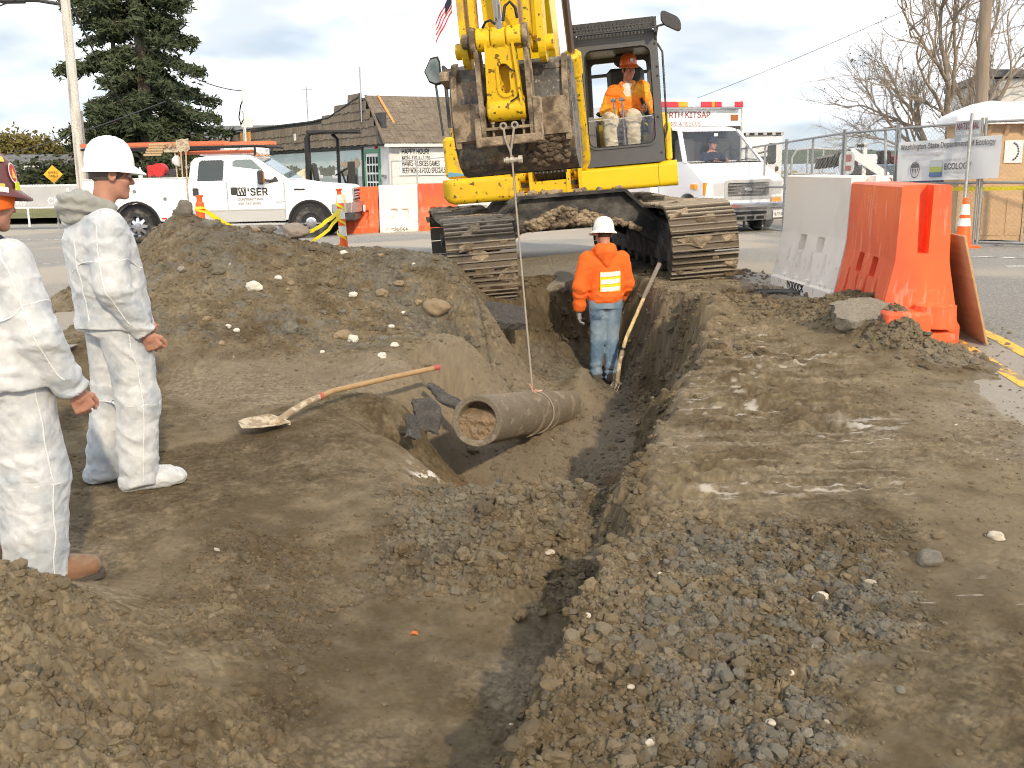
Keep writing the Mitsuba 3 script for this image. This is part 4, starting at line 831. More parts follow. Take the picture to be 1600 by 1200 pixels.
# ---------------------------------------------------------------- barriers, board, cone, tools, pipe
mat('barrier_orange', mikit.proc(lambda p, n, uv: MX(MX(MX((0.84, 0.15, 0.045), (0.70, 0.105, 0.045), SS(0.35, 0.7, FB(p.x * 2.5, p.y * 2.5, p.z * 1.2, 4))), (0.88, 0.36, 0.24), SS(0.60, 0.70, FB(p.x * 30, p.y * 30, p.z * 3, 4)) * 0.45), (0.40, 0.27, 0.17), SS(0.60, 0.72, FB(p.x * 22, p.y * 22, p.z * 16, 5)) * SS(1.0, 0.4, p.z) * 0.7)), 0.42, spec=0.4)
mat('barrier_white', mikit.proc(lambda p, n, uv: MX(MX((0.82, 0.79, 0.74), (0.72, 0.68, 0.61), SS(0.5, 0.8, FB(p.x * 3, p.y * 3, p.z * 1.5, 5))), (0.36, 0.31, 0.24), SS(0.58, 0.70, FB(p.x * 22, p.y * 22, p.z * 16, 5)) * SS(1.0, 0.4, p.z) * 0.6)), 0.5, spec=0.4)
def barrier(name, label, group, origin, ang, colour, letters=None, knuckle=True, L=1.6):
    """a hollow plastic water barrier: local x along it from the near end, y across, z up; slots, recesses and a hinge knuckle"""
    H = 1.17
    half = [(0, .305), (.13, .305), (.155, .285), (.56, .205), (.62, .195), (H - .015, .175), (H, .16)]
    P = [(-w, z) for z, w in half] + [(w, z) for z, w in half[::-1]]
    v, f = prism(P, 0.0, L, 'x')
    body = m3.Manifold(m3.Mesh(vert_properties=np.asarray(v, np.float32), tri_verts=np.asarray(f, np.uint32)))
    def cut(m):
        w, g = vf(m); return m3.Manifold(m3.Mesh(vert_properties=np.asarray(w, np.float32), tri_verts=np.asarray(g, np.uint32)))
    b0 = body
    if b0.volume() < 0: body = cut((v, f[:, ::-1]))
    for x in (-.01, L - .17): body = body - m3.Manifold.hull_points(np.array([(x, y * k, z) for y, z, k in ((-.05, H + .01, 1), (.05, H + .01, 1), (-.05, H - .50, .8), (.05, H - .50, .8))] + [(x + .18, y * k, z) for y, z, k in ((-.05, H + .01, 1), (.05, H + .01, 1), (-.05, H - .50, .8), (.05, H - .50, .8))]))
    for x in (L * .34, L * .62):
        for s in (-1, 1):
            body = body - m3.Manifold.hull_points(np.array([(x + dx, s * y, z) for dx in (-.085, .085) for y, z in ((.33, .60), (.33, .44), (.10, .60), (.10, .44))]))
    for x in ((L * .22, L * .42, L * .60, L * .80) if L > 1.2 else (L * .30, L * .70)):        # tapering flutes in the sloping foot
        for s in (-1, 1):
            body = body - m3.Manifold.hull_points(np.array([(x - .03, s * .24, .46), (x + .03, s * .24, .46), (x - .075, s * .33, .18), (x + .075, s * .33, .18), (x - .05, s * .25, .18), (x + .05, s * .25, .18), (x, s * .20, .42)]))
    body = body - m3.Manifold.hull_points(np.array([(x, y, z) for x in (L / 2 - .2, L / 2 + .2) for y in (-.2, .2) for z in (-.1, .06)]))
    if knuckle:
        body = body + m3.Manifold.cylinder(.16, .15, .145, 24).translate((-.10, -.09, .14)) + cut(box(-.26, .02, -.02, .30, .10, .26, .015)) + cut(box(-.24, .01, -.20, .24, .02, .11, .01))
    M = tr(*origin) @ rz(ang)
    k = uniq(name); scene[k] = mikit.ply(xf(body, M), colour, 24); say(k, label, 'barrier', group)
    if letters:
        t = meshkit.text_mesh(letters, .075, .003, True); w = t.vertices[:, 0].max(); t.vertices[:, 0] -= w / 2
        add('lettering', t, 'letter_black', k, M=M @ basis((L / 2 + .1, .306, .055), (-1, 0, 0), (0, 0, 1), (0, 1, 0)) if letters and origin[1] < 15 else M @ basis((L / 2, .306, .055), (-1, 0, 0), (0, 0, 1), (0, 1, 0)))
        ln = [box(-.11, .11, -.035 - q * .022, -.026 - q * .022, 0, .003) for q in range(3)]
        add('small_print', ln, 'letter_black', k, kind='stuff', M=M @ basis((L / 2 + .1 * (origin[1] < 15), .306, .055), (-1, 0, 0), (0, 0, 1), (0, 1, 0)))
    return k
def bz(x, y): return float(road_h(np.array([x]), np.array([y]))[0])
# near pair: orange end to the front, its white neighbour behind it (local x runs away from the front, local +y to the left)
OX, OY = 3.06, 7.62; OA = math.atan2(1.80, .17)
barrier('plastic_barrier', 'big orange plastic barrier close by, a plywood board leaning on it', None, (OX, OY, bz(OX, OY) - .0), OA, 'barrier_orange')
WX, WY = OX + 1.63 * math.cos(OA) + .0, OY + 1.63 * math.sin(OA); WA = math.atan2(1.56, -.15)
barrier('plastic_barrier', 'dusty white plastic barrier just behind the big near orange one', None, (WX, WY + .03, bz(WX, WY)), WA, 'barrier_white', 'YODOCK', knuckle=False)
# far row across the road behind the machine
FR = [('orange', 'far orange barrier half hidden by the nose of the white pickup'), ('white', 'far white barrier with a small black mark beside the pickup nose'), ('orange', 'far orange barrier just left of the left excavator track'), ('white', 'far white barrier peeping out under the left deck skirt'), ('orange', 'far orange barrier behind the excavator ring, mostly hidden'), ('white', 'far white barrier behind the excavator car body, mostly hidden'), ('orange', 'far orange barrier peeping out under the cab'), ('white', 'far white barrier beneath the right end of the deck'), ('orange', 'far orange barrier behind the top of the right track')]
x, y = -4.30, 26.4
for i, (c, lab) in enumerate(FR):
    a = math.pi + (-.02, .06, .03, -.05, .1, 0, -.04, .05, 0)[i]
    barrier('plastic_barrier', lab, None, (x + 1.0, y, bz(x, y)), a, 'barrier_' + c, 'YODOCK' if i == 1 else None, knuckle=False, L=.98)
    x += 1.0; y -= .08
# plywood board behind the orange barrier
mat('plywood', mikit.proc(lambda p, n, uv: MX((0.50, 0.33, 0.17), (0.36, 0.22, 0.11), FB(p.x * 4, p.y * 4, p.z * 30, 4))), 0.75)
pb = MBd = None
bx0 = np.array([OX + .42, OY + .05]); dv = np.array([math.cos(OA), math.sin(OA)]); nv = np.array([math.sin(OA), -math.cos(OA)])
zb = bz(*bx0)
tilt = math.atan2(.22, .80)
PM = basis((OX + nv[0] * .47 - dv[0] * .10, OY + nv[1] * .47 - dv[1] * .10, bz(OX + .5, OY)), (dv[0], dv[1], 0), (-nv[0] * math.sin(tilt), -nv[1] * math.sin(tilt), math.cos(tilt)))
add('plywood_board', [box(0, 1.5, 0, .83, 0, .018, .003)], 'plywood', M=PM, label='plywood board leaning on the far side of the big orange barrier', cat='board')

# traffic cone and delineators
def cone(name, label, x, y, z, bands=True):
    k = thing(name, label, 'traffic cone')
    M = tr(x, y, z)
    scene_k = add('body', [lathe([(.135, .03), (.125, .05), (.118, .05), (.035, .70), (.028, .71), (.0, .71)], 32)], 'cone_orange', k, smooth=35, M=M)
    add('base', [loft([np.array([(a, b, q) for a, b in rrect(.37 * s, .37 * s, .04, 4)]) for q, s in ((0, 1), (.02, 1), (.03, .93))])], 'cone_orange', k, smooth=35, M=M @ rz(.2))
    if bands:
        for z0, z1 in ((.31, .42), (.47, .62)):
            r = lambda q: .122 + (.035 - .118) * (q - .05) / .65
            add('reflective_band', [lathe([(r(z0), z0), (r(z1), z1)], 32)], 'reflective_white', k, smooth=True, M=M)
    return k
mat('cone_orange', (0.86, 0.13, 0.02), 0.45); mat('reflective_white', (0.82, 0.82, 0.80), 0.45)
cone('traffic_cone', 'orange traffic cone with two white bands in front of the fence', 6.55, 14.9, bz(6.55, 14.9))
def delineator(label, x, y, z, tilt=0.0, banded=True, h=1.07):
    k = thing('delineator_post', label, 'delineator post'); M = tr(x, y, z) @ ry(tilt)
    add('tube', [lathe([(.068, 0), (.060, .1), (.055, h - .12), (.052, h - .10), (.036, h - .08), (.036, h - .03), (.05, h - .02), (.05, h), (0, h)], 20)], 'cone_orange', k, smooth=35, M=M)
    add('base', [lathe([(0, -.02), (.21, -.02), (.21, .03), (.08, .07), (.08, .0)], 16)], 'black_rubber', k, M=M)
    if banded:
        for z0, z1 in ((.30, .46), (.56, .72), (.80, .93)): add('reflective_band', [lathe([(.0605 - z0 * .005, z0), (.0605 - z1 * .005, z1)], 20)], 'reflective_white', k, smooth=True, M=M)
    return k
delineator('orange and white banded post tied with yellow tape, beside the pickup front wheel', -2.55, 15.9, bz(-2.55, 15.9) + .02, -.05, h=1.02)
delineator('plain orange post tip poking up behind the soil heap, tape tied round it', -4.05, 13.6, .32, 0.0, False)

# long-handled shovels
mat('ash_handle', mikit.proc(lambda p, n, uv: MX((0.46, 0.30, 0.15), (0.30, 0.19, 0.09), FB(p.x * 40, p.y * 8, p.z * 40, 3))), 0.5)
mat('yellow_handle', mikit.proc(lambda p, n, uv: MX((0.66, 0.50, 0.24), (0.46, 0.34, 0.17), SS(0.55, 0.7, FB(p.x * 20, p.y * 20, p.z * 8, 3)))), 0.5)
mat('muddy_blade', mikit.proc(lambda p, n, uv: MX((0.50, 0.43, 0.32), (0.30, 0.23, 0.15), SS(0.45, 0.6, FB(p.x * 22, p.y * 22, p.z * 22, 4)))), 0.75)
def shovel(label, M, handle, grip=None, hl=1.15):
    """local x runs from the blade's tip up the handle, z is the blade's hollow side"""
    k = thing('shovel', label, 'shovel')
    secs = []
    for x, w, d in ((0, .02, .0), (.03, .085, -.005), (.09, .108, -.012), (.20, .115, -.018), (.285, .112, -.018), (.295, .108, -.016)):
        t = np.linspace(-1, 1, 11); up = np.stack([np.full(11, x), t * w, d + .03 * t ** 2 * (w / .11) + .0], 1); secs.append(np.vstack([up, up[::-1] - [0, 0, .004]]))
    add('blade', [loft(secs), box(.285, .30, -.10, -.03, -.012, .012), box(.285, .30, .03, .10, -.012, .012)], 'muddy_blade', k, smooth=40, M=M)
    add('socket', [tube([(.20, 0, -.012), (.30, 0, .0), (.38, 0, .035), (.50, 0, .075), (.62, 0, .10)], [.012, .024, .024, .022, .023], 12)], 'muddy_blade', k, smooth=40, M=M)
    add('handle', [tube([(.55, 0, .088), (.75, 0, .122), (.62 + hl * .6, 0, .135), (.62 + hl, 0, .14)], [.0185, .0195, .019, .019], 12)], handle, k, smooth=40, M=M)
    add('ferrule', [tube([(.615, 0, .0985), (.645, 0, .104)], [.0245, .0245], 12)], 'band_red' if grip is None else 'black', k, smooth=40, M=M)
    if grip is None: add('tip', [tube([(.62 + hl - .05, 0, .14), (.62 + hl + .015, 0, .14)], [.0205, .0205], 12)], 'band_red', k, smooth=40, M=M)
    else: add('grip', [tube([(.62 + hl - .38, 0, .1375), (.62 + hl + .02, 0, .14)], [.022, .023], 12)], grip, k, smooth=40, M=M)
    return k
def aim(a, b, up):
    a, b = np.array(a, float), np.array(b, float); x = (b - a) / np.linalg.norm(b - a); y = np.cross(up, x); y /= np.linalg.norm(y); return basis(a, x, y)
mat('band_red', (0.42, 0.10, 0.08), 0.6); mat('grip_grey', (0.24, 0.21, 0.18), 0.8)
shovel('shovel lying flat on the ground with a pale muddy blade and brown handle', aim((-1.70, 6.25, .115), (-.71, 7.45, .085), (0, 0, 1)) @ rx(.10), 'ash_handle', None, 1.15)
shovel('shovel with a yellow handle standing against the trench wall beside the worker', aim((.95, 10.2, -.74), (1.66, 10.62, .63), (-1, -.25, .3)), 'yellow_handle', 'grip_grey', .96)

# the clay pipe being lifted
def pipe_fn(p, n, uv):
    a = FB(p.x * 6, p.y * 6, p.z * 6, 5); g = N(p.x * 90, p.y * 90, p.z * 90); s = SS(0.55, 0.7, FB(p.x * 16, p.y * 4, p.z * 16, 4))
    c = MX((0.20, 0.168, 0.122), (0.135, 0.112, 0.083), a); c = MX(c, (0.29, 0.245, 0.185), s * 0.6)
    return c * (0.78 + 0.44 * g)
mat('clay_pipe_skin', mikit.proc(pipe_fn), 0.8, spec=0.3)
A, B = np.array([-.245, 6.80, .0]), np.array([.68, 10.20, -.70]); ax = (B - A) / np.linalg.norm(B - A)
s0 = np.cross(ax, [0, 0, 1.0]); s0 /= np.linalg.norm(s0)
PMx = basis(A, s0, np.cross(ax, s0), ax)
pk = uniq('clay_pipe'); 
Lp = float(np.linalg.norm(B - A)); R0 = .176
prof = [(.134, .9), (.134, .012), (.140, .004), (.171, 0), (.178, .006), (R0, .03), (R0, 1.25), (.192, 1.255), (.194, 1.29), (.192, 1.325), (.173, 1.33), (.170, 1.86), (.183, 1.865), (.185, 1.90), (.182, 1.93), (.163, 1.935), (.158, Lp), (.12, Lp)]
scene[pk] = mikit.ply(lathe(prof, 56, PMx), 'clay_pipe_skin', 30); say(pk, 'long muddy clay drain pipe hanging on a line over the trench', 'pipe')
r2 = np.random.default_rng(21)
g = np.linspace(-.138, .138, 56); U, V = np.meshgrid(g, g); RR = np.hypot(U, V)
W = .02 + .16 * sstep(-.02, -.11, V * (np.cross(ax, s0)[2] < 0) - V * (np.cross(ax, s0)[2] > 0)) + (meshkit.fbm(np.stack([U * 30, V * 30, U * 0], -1), 4) - .5) * .05
pts = np.stack([U, V, W], -1).reshape(-1, 3); q = []
for i in range(55):
    for j in range(55):
        a = i * 56 + j
        if RR.ravel()[[a, a + 1, a + 56, a + 57]].max() < .138: q.append((a, a + 1, a + 57, a + 56))
add('soil_plug', (pts, np.array(q)), 'soil_plug', pk, smooth=True, M=PMx, label='rusty soil plugging the mouth of the pipe')
mat('soil_plug', mikit.proc(lambda p, n, uv: MX((0.25, 0.17, 0.09), (0.17, 0.125, 0.085), FB(p.x * 25, p.y * 25, p.z * 25, 4)) * (0.7 + 0.6 * N(p.x * 120, p.y * 120, p.z * 120))), 0.9)
lift = A + ax * 1.62
hook = (MF @ np.array([BX + .017, -4.02, 1.26, 1]))[:3]
pts = [hook + (lift + [0, 0, .176] - hook) * t + np.array([0, -.02, -.015]) * math.sin(math.pi * t) for t in np.linspace(0, 1, 9)]
add('lifting_line', [tube(pts, .0085, 7)], 'sling_grey', smooth=True, label='thin line from the excavator bucket down to the clay pipe', cat='line')
add('loop', [tube([lift + .180 * (math.cos(a) * s0 + math.sin(a) * np.cross(ax, s0)) for a in np.linspace(0, 2 * math.pi, 25)], .007, 6)], 'sling_grey', 'lifting_line', smooth=True)
rb = []
for k in range(5):
    a0 = lift + np.array([0, -.02, .182]); d = np.array([(-.06, -.05, .0), (.05, -.07, -.02), (.02, -.08, .03), (-.03, -.06, .07), (.07, -.03, .01)][k])
    rb.append(hull([a0 + np.array(e) for e in ((0, 0, 0), (.008, 0, .004))] + [a0 + d + np.array(e) for e in ((0, 0, 0), (.012, 0, .008), (.004, .004, .01))]))
add('flagging_ribbon', rb, 'pink_ribbon', label='scraps of pale pink ribbon tied on top of the clay pipe', cat='ribbon')
mat('pink_ribbon', (0.75, 0.42, 0.34), 0.6)
# end of the old pipe still in the trench wall
ok = thing('drain_pipe', 'dark open end of a pipe buried in the trench floor by the worker', 'pipe')
scene[ok + '__mouth'] = mikit.ply(lathe([(.085, .5), (.085, .0), (.10, .0), (.10, .5)], 24, basis((.62, 9.75, -.50), (1, 0, 0), (0, .42, .907), (0, .907, -.42))), 'clay_pipe_skin', 30)
# broken asphalt
def slab(name, label, cat, outline, thick, M, m='asphalt_edge'):
    """a broken sheet of asphalt with a ragged rim"""
    o = np.array(outline, float); r3 = np.random.default_rng(len(o) + int(abs(o[0, 0]) * 100)); L = []
    for i in range(len(o)):
        a, b = o[i], o[(i + 1) % len(o)]; n = max(2, int(np.linalg.norm(b - a) / .035))
        for t in np.arange(n) / n: L.append(a + (b - a) * t + r3.normal(0, .008, 2))
    L = np.array(L); c = L.mean(0)
    secs = [np.column_stack([c + (L - c) * s + r3.normal(0, .006, L.shape), np.full(len(L), z) + r3.normal(0, .003, len(L))]) for z, s in ((-thick, .93), (-thick * .8, .98), (-thick * .4, 1.0), (-.006, .995), (0, .97))]
    return add(name, [loft(secs)], m, M=M, label=label, cat=cat)
mat('asphalt_edge', mikit.proc(lambda p, n, uv: MX((0.035, 0.034, 0.034), (0.10, 0.095, 0.088), FB(p.x * 20, p.y * 20, p.z * 20, 4)) * (0.6 + 0.8 * N(p.x * 110, p.y * 110, p.z * 110))), 0.9)
mat('asphalt_top', mikit.proc(lambda p, n, uv: MX((0.17, 0.155, 0.125), (0.24, 0.215, 0.17), FB(p.x * 9, p.y * 9, p.z * 9, 4)) * (0.75 + 0.5 * N(p.x * 90, p.y * 90, p.z * 90))), 0.9)
slab('asphalt_slab', 'large tilted slab of broken asphalt under the excavator behind the orange worker', 'asphalt slab', [(-.55, .45), (-.5, -.1), (.05, -.55), (.35, -.35), (.95, -.05), (1.0, .5)], .14, tr(.28, 11.85, .50) @ rx(.30) @ ry(-.08), 'asphalt_top')
slab('asphalt_slab', 'small dark chunk of asphalt under the left track of the excavator', 'asphalt slab', [(-.3, .2), (-.28, -.12), (.0, -.22), (.3, -.1), (.28, .2)], .09, tr(-.12, 10.25, .26) @ rx(.4) @ ry(.2))
slab('asphalt_slab', 'thin dark curved strip of asphalt in the pit edge above the pipe mouth', 'asphalt slab', [(-.22, .07), (-.13, .0), (.0, -.05), (.13, -.07), (.24, -.03), (.2, .02), (.0, .035), (-.13, .09)], .035, tr(-.50, 7.55, .0) @ rz(-.55) @ rx(.5) @ ry(.3))
slab('asphalt_slab', 'dark flat slab of asphalt hanging in the pit rim near the shovel handle', 'asphalt slab', [(-.16, .15), (-.1, -.16), (.12, -.2), (.16, .1), (.02, .2)], .05, tr(-.62, 7.25, -.06) @ rx(1.0) @ ry(.3) @ sc(.7))
slab('asphalt_slab', 'black chip of asphalt stuck in the left side of the pit', 'asphalt slab', [(-.05, .08), (-.05, -.08), (.04, -.09), (.05, .06)], .04, tr(-.66, 6.72, -.02) @ rx(.8) @ ry(.8))
slab('asphalt_slab', 'dark stick-like sliver of asphalt in the pit floor below the pipe', 'asphalt slab', [(-.17, .03), (-.15, -.03), (.16, -.035), (.18, .02)], .04, tr(-.02, 6.35, -.40) @ rx(.6) @ rz(-.9))
slab('asphalt_slab', 'dark flat piece of asphalt on the right beside the right track', 'asphalt slab', [(-.3, .12), (-.28, -.08), (.05, -.12), (.32, -.06), (.3, .1)], .05, tr(2.75, 10.1, .46) @ rx(.05))
slab('asphalt_slab', 'rounded grey lump of asphalt in the low heap by the orange barrier', 'asphalt slab', [(-.2, .1), (-.2, -.08), (-.05, -.14), (.16, -.1), (.22, .05), (.1, .13)], .13, tr(2.62, 7.62, .62) @ rx(.6) @ ry(-.1), 'asphalt_top')
# road paint
def strip(name, pts, w, m, lift=.004, **kw):
    p = np.array(pts, float); d = np.gradient(p, axis=0); d /= np.linalg.norm(d, axis=1, keepdims=True); n = np.stack([-d[:, 1], d[:, 0]], 1)
    a, b = p + n * w / 2, p - n * w / 2; q = np.vstack([a, b]); k = len(p)
    z = road_h(q[:, 0], q[:, 1]) + lift
    f = [(i, k + i, k + i + 1, i + 1) for i in range(k - 1)]
    return add(name, (np.column_stack([q, z]), np.array(f)), m, kind='structure', **kw)
def line(a, b, n=40): return [np.array(a) + (np.array(b) - np.array(a)) * t for t in np.linspace(0, 1, n)]
strip('road_marking', line((3.30, 6.35), (3.72, 14), 80), .11, 'yellow_paint_worn'); strip('road_marking', line((3.68, 7.0), (4.0, 14), 80), .11, 'yellow_paint_worn')
strip('road_marking', line((5.9, 13.6), (9.5, 11.2), 40), .10, 'white_paint_worn'); strip('road_marking', line((5.9, 12.2), (7.2, 12.0), 20), .08, 'white_paint_worn')
strip('road_marking', line((-24, 31), (-4, 29.5), 40), .12, 'white_paint_worn'); strip('road_marking', line((-16, 18.5), (-7, 18.2), 40), .10, 'white_paint_worn'); strip('road_marking', line((-26, 41), (-12, 38), 40), .12, 'white_paint_worn')
strip('road_marking', line((4.6, 21), (8.5, 20), 20), .10, 'white_paint_worn')
# ---------------------------------------------------------------- vehicles
mat('auto_glass', (0.035, 0.045, 0.045), 0.04, spec=0.9); mat('auto_glass_pale', (0.16, 0.20, 0.20), 0.04, spec=0.9)
mat('tyre', mikit.proc(lambda p, n, uv: MX((0.03, 0.03, 0.03), (0.13, 0.12, 0.11), SS(0.4, 0.8, FB(p.x * 9, p.y * 9, p.z * 9, 3)))), 0.85)
mat('trim_dark', (0.045, 0.046, 0.048), 0.5); mat('reflector_red', (0.6, 0.03, 0.03), 0.3)
def mf(m):
    v, f = vf(m); q = m3.Manifold(m3.Mesh(vert_properties=np.asarray(v, np.float32), tri_verts=np.asarray(f, np.uint32)))
    return q if q.volume() > 0 else m3.Manifold(m3.Mesh(vert_properties=np.asarray(v, np.float32), tri_verts=np.asarray(f[:, ::-1], np.uint32)))
def wheel(parent, M, r=.40, w=.27, rim='chrome', holes=8):
    """axle along y, outer face towards -y"""
    k = uniq(parent + '__wheel'); R = rx(math.pi / 2)
    tv = lathe([(r * .60, -w / 2), (r * .80, -w / 2), (r * .95, -w / 2 + .02), (r, -w / 2 + .06), (r, w / 2 - .06), (r * .95, w / 2 - .02), (r * .8, w / 2), (r * .60, w / 2)], 44)
    tr_ = []
    for i in range(40):
        a = i * 2 * math.pi / 40
        for s in (-1, 1): tr_.append(xf(cbox((r + .004, 0, s * w * .28), (.014, .035, w * .36), .0), rz(a)))
    scene[k] = mikit.ply(xf(join([tv] + tr_), M @ R), 'tyre', 40)
    ri = [lathe([(r * .62, w / 2 - .005), (r * .60, w / 2 - .03), (r * .53, w / 2 - .07), (r * .50, w / 2 - .08)], 36), lathe([(r * .22, w / 2 - .02), (r * .20, w / 2 + .01), (0, w / 2 + .012)], 20), lathe([(r * .3, w / 2 - .075), (r * .22, w / 2 - .02)], 20)]
    for i in range(holes):
        a = i * 2 * math.pi / holes; ri.append(xf(hull([(r * .2, y, z) for y in (-.045, .045) for z in (w / 2 - .05, w / 2 - .02)] + [(r * .54, y, z) for y in (-.03, .03) for z in (w / 2 - .09, w / 2 - .06)]), rz(a)))
    add('rim', ri, rim, k, smooth=30, M=M @ R); add('hub', [lathe([(r * .52, w / 2 - .11), (0, w / 2 - .11)], 24)], 'trim_dark', k, M=M @ R)
    return k

# ---- white utility pickup seen from its right side; x forward, -y the near side, z up from the ground
PT = tr(-9.0, 26.1, .0) @ rz(math.radians(-1.0)) @ ry(math.radians(-.5))
pk = thing('pickup_truck', 'white crew-cab utility pickup with orange ladders on its rack', 'pickup truck')
def px(name, mesh, m, parent=pk, **kw): return add(name, mesh, m, parent, M=PT, **kw)
WB = 4.22
def arch(cx, r=.52, n=14): return [(cx + r * math.cos(a), .40 + r * math.sin(a)) for a in np.linspace(math.pi, 0, n)]
low = [(1.32, .45)] + [(3.70, .45)] + arch(WB, .51) + [(4.80, .55), (5.20, .58), (5.20, .92), (5.16, 1.22), (5.05, 1.27), (4.2, 1.34), (3.72, 1.42), (3.60, 1.44), (1.30, 1.36)]
cabm = mf(prism(low, -1.0, 1.0, 'y')) ^ mf(hull([(x, s * w, z) for s in (-1, 1) for x, w, z in ((1.2, 1.0, .5), (1.2, .96, .42), (1.2, .985, 1.36), (4.3, 1.0, .5), (4.3, 1.0, 1.0), (3.6, .96, 1.46), (5.1, .93, .55), (5.22, .84, .6), (5.22, .84, 1.0), (5.12, .82, 1.3), (5.1, .93, 1.0), (4.5, .88, 1.36))]))
px('body', vf(cabm), 'white_car', smooth=28)
px('lower_panel', [box(1.36, 3.62, -1.008, -.99, .46, .72, .006)], 'grey_lower')
px('moulding', [box(1.34, 3.66, -1.016, -1.0, .725, .76, .005)], 'grey_lower')
gh = [(1.30, 1.36), (1.36, 1.9), (1.46, 1.99), (1.8, 2.035), (2.7, 2.04), (2.88, 2.0), (3.74, 1.43)]
gm = mf(prism(gh, -.98, .98, 'y')) ^ mf(hull([(x, s * w, z) for s in (-1, 1) for x, w, z in ((1.2, .97, 1.3), (3.9, .97, 1.3), (1.2, .74, 2.0), (1.2, .68, 2.05), (3.0, .72, 2.0), (2.8, .66, 2.05), (3.9, .94, 1.44))]))
px('roof', vf(gm), 'white_car', smooth=28)
def sidepane(pts, off=.006):
    v = []
    for x, z in pts: w = .97 - (z - 1.3) * (.97 - .74) / .7; v.append((x, -(w + off), z))
    v = np.array(v); a = np.vstack([v, v + [0, .03, 0]]); return hull(a)
w1 = px('window', [sidepane([(1.52, 1.44), (2.14, 1.44), (2.16, 1.90), (2.10, 1.93), (1.62, 1.93), (1.55, 1.88)])], 'auto_glass', label='tinted rear door window')
w2 = px('window', [sidepane([(2.36, 1.44), (3.02, 1.44), (3.20, 1.38), (3.34, 1.42), (3.05, 1.72), (2.82, 1.93), (2.45, 1.93), (2.37, 1.88)])], 'auto_glass_pale', label='front door window')
ws = np.array([(3.70, -.84, 1.455), (3.70, .84, 1.455), (2.95, .70, 1.955), (2.95, -.70, 1.955)]); nn = np.array([.56, 0, .83]) * .012
px('windshield', [hull(np.vstack([ws + nn, ws - nn]))], 'auto_glass_pale')
px('wiper', [tube([(3.68, -.5, 1.50), (3.58, -.1, 1.56), (3.56, .2, 1.58)], .010, 5)], 'black', smooth=True)
px('seam', [box(a, a + .012, -1.004, -.995, .48, 1.40) for a in (2.24,)] + [box(a, a + .012, -1.002, -.99, .48, 1.38) for a in (3.62,)], 'mid_grey')
for x in (1.42, 2.34): px('door_handle', [box(x, x + .14, -1.03, -.995, 1.10, 1.28, .02)], 'trim_dark')
mi_ = px('wing_mirror', [cbox((3.12, -1.16, 1.50), (.14, .16, .34), .04), tube([(3.35, -.98, 1.42), (3.25, -1.05, 1.42), (3.14, -1.1, 1.45)], .03, 8)], 'trim_dark', smooth=30)
px('mirror_lamp', [cbox((3.195, -1.17, 1.50), (.03, .10, .26), .01)], 'amber_dull', mi_); mat('amber_dull', (0.35, 0.12, 0.03), 0.3)
tri = px('mirror_patch', [hull([(3.25, -.955, 1.36), (3.5, -.955, 1.40), (3.42, -.945, 1.52), (3.25, -.985, 1.36), (3.5, -.985, 1.40), (3.42, -.96, 1.52)])], 'trim_dark')
px('badge', [box(3.86, 4.12, -1.0, -.985, 1.18, 1.215)], 'letter_black'); px('badge', [box(3.40, 3.64, -1.006, -.995, .90, .92)], 'mid_grey')
px('wheel_lip', [prism(arch(WB, .55, 18) + arch(WB, .50, 18)[::-1], -1.012, -.97, 'y')], 'black')
px('wheel_well', [prism(arch(WB, .51) , -.96, .96, 'y')], 'black'); px('wheel_well', [prism(arch(0, .54), -.86, .86, 'y')], 'black')
# nose
px('grille_frame', [box(5.17, 5.235, -.62, .62, .86, 1.20, .03)], 'chrome')
px('grille', [box(5.20, 5.243, -.56, .56, .90, 1.16)], 'black'); 
for z in (.97, 1.03, 1.09): px('grille_bar', [box(5.21, 5.256, -.56, .56, z - .014, z + .014, .005)], 'light_grey')
px('emblem', [lathe([(0, .012), (.06, .012), (.075, 0)], 20, PT * 0 + tr(5.255, 0, 1.03) @ ry(math.pi / 2) @ sc(1, 1.5, 1))], 'red')
px('headlight', [hull([(5.10, -.955, .90), (5.20, -.66, .90), (5.10, -.955, 1.18), (5.18, -.66, 1.20), (4.92, -.975, .93), (4.94, -.96, 1.16), (5.22, -.66, .94)])], 'lamp_clear', smooth=30)
px('indicator', [hull([(5.08, -.965, .84), (4.90, -.99, .84), (5.10, -.95, .93), (4.92, -.985, .93), (5.0, -.9, .88)])], 'amber_lamp')
px('bumper', [loft([np.array([(x, y, z) for y, z in [(y0, .62), (y0, .86)]] + [(x - .12, y0, .86), (x - .12, y0, .62)]) for y0, x in ((-1.0, 5.10), (-.7, 5.30), (0, 5.36), (.7, 5.30), (1.0, 5.10))]), box(4.74, 5.12, -1.0, -.9, .62, .84, .02)], 'steel')
px('bumper_lower', [box(4.95, 5.28, -.95, .95, .42, .62, .03)], 'trim_dark')
px('number_plate', [box(5.37, 5.38, -.15, .15, .60, .76)], 'white')
# frame, running board
px('chassis', [box(-1.1, 4.9, -.55, -.4, .40, .55), box(-1.1, 4.9, .4, .55, .40, .55), cyl((0, -.9, .4), (0, .9, .4), .08), cyl((WB, -.9, .4), (WB, .9, .4), .08), box(.8, 1.3, -.5, .5, .38, .6)], 'black')
px('running_board', [box(1.45, 3.6, -1.06, -.93, .36, .41, .01)], 'light_grey')
for x in (2.2, 2.9, 3.35): px('marker', [box(x, x + .2, -1.02, -.96, .35, .40, .005)], 'reflector_red')
for x in (0.0, WB):
    wheel(pk, PT @ tr(x, -.86, .40)); wheel(pk, PT @ tr(x, .86, .40) @ rz(math.pi))
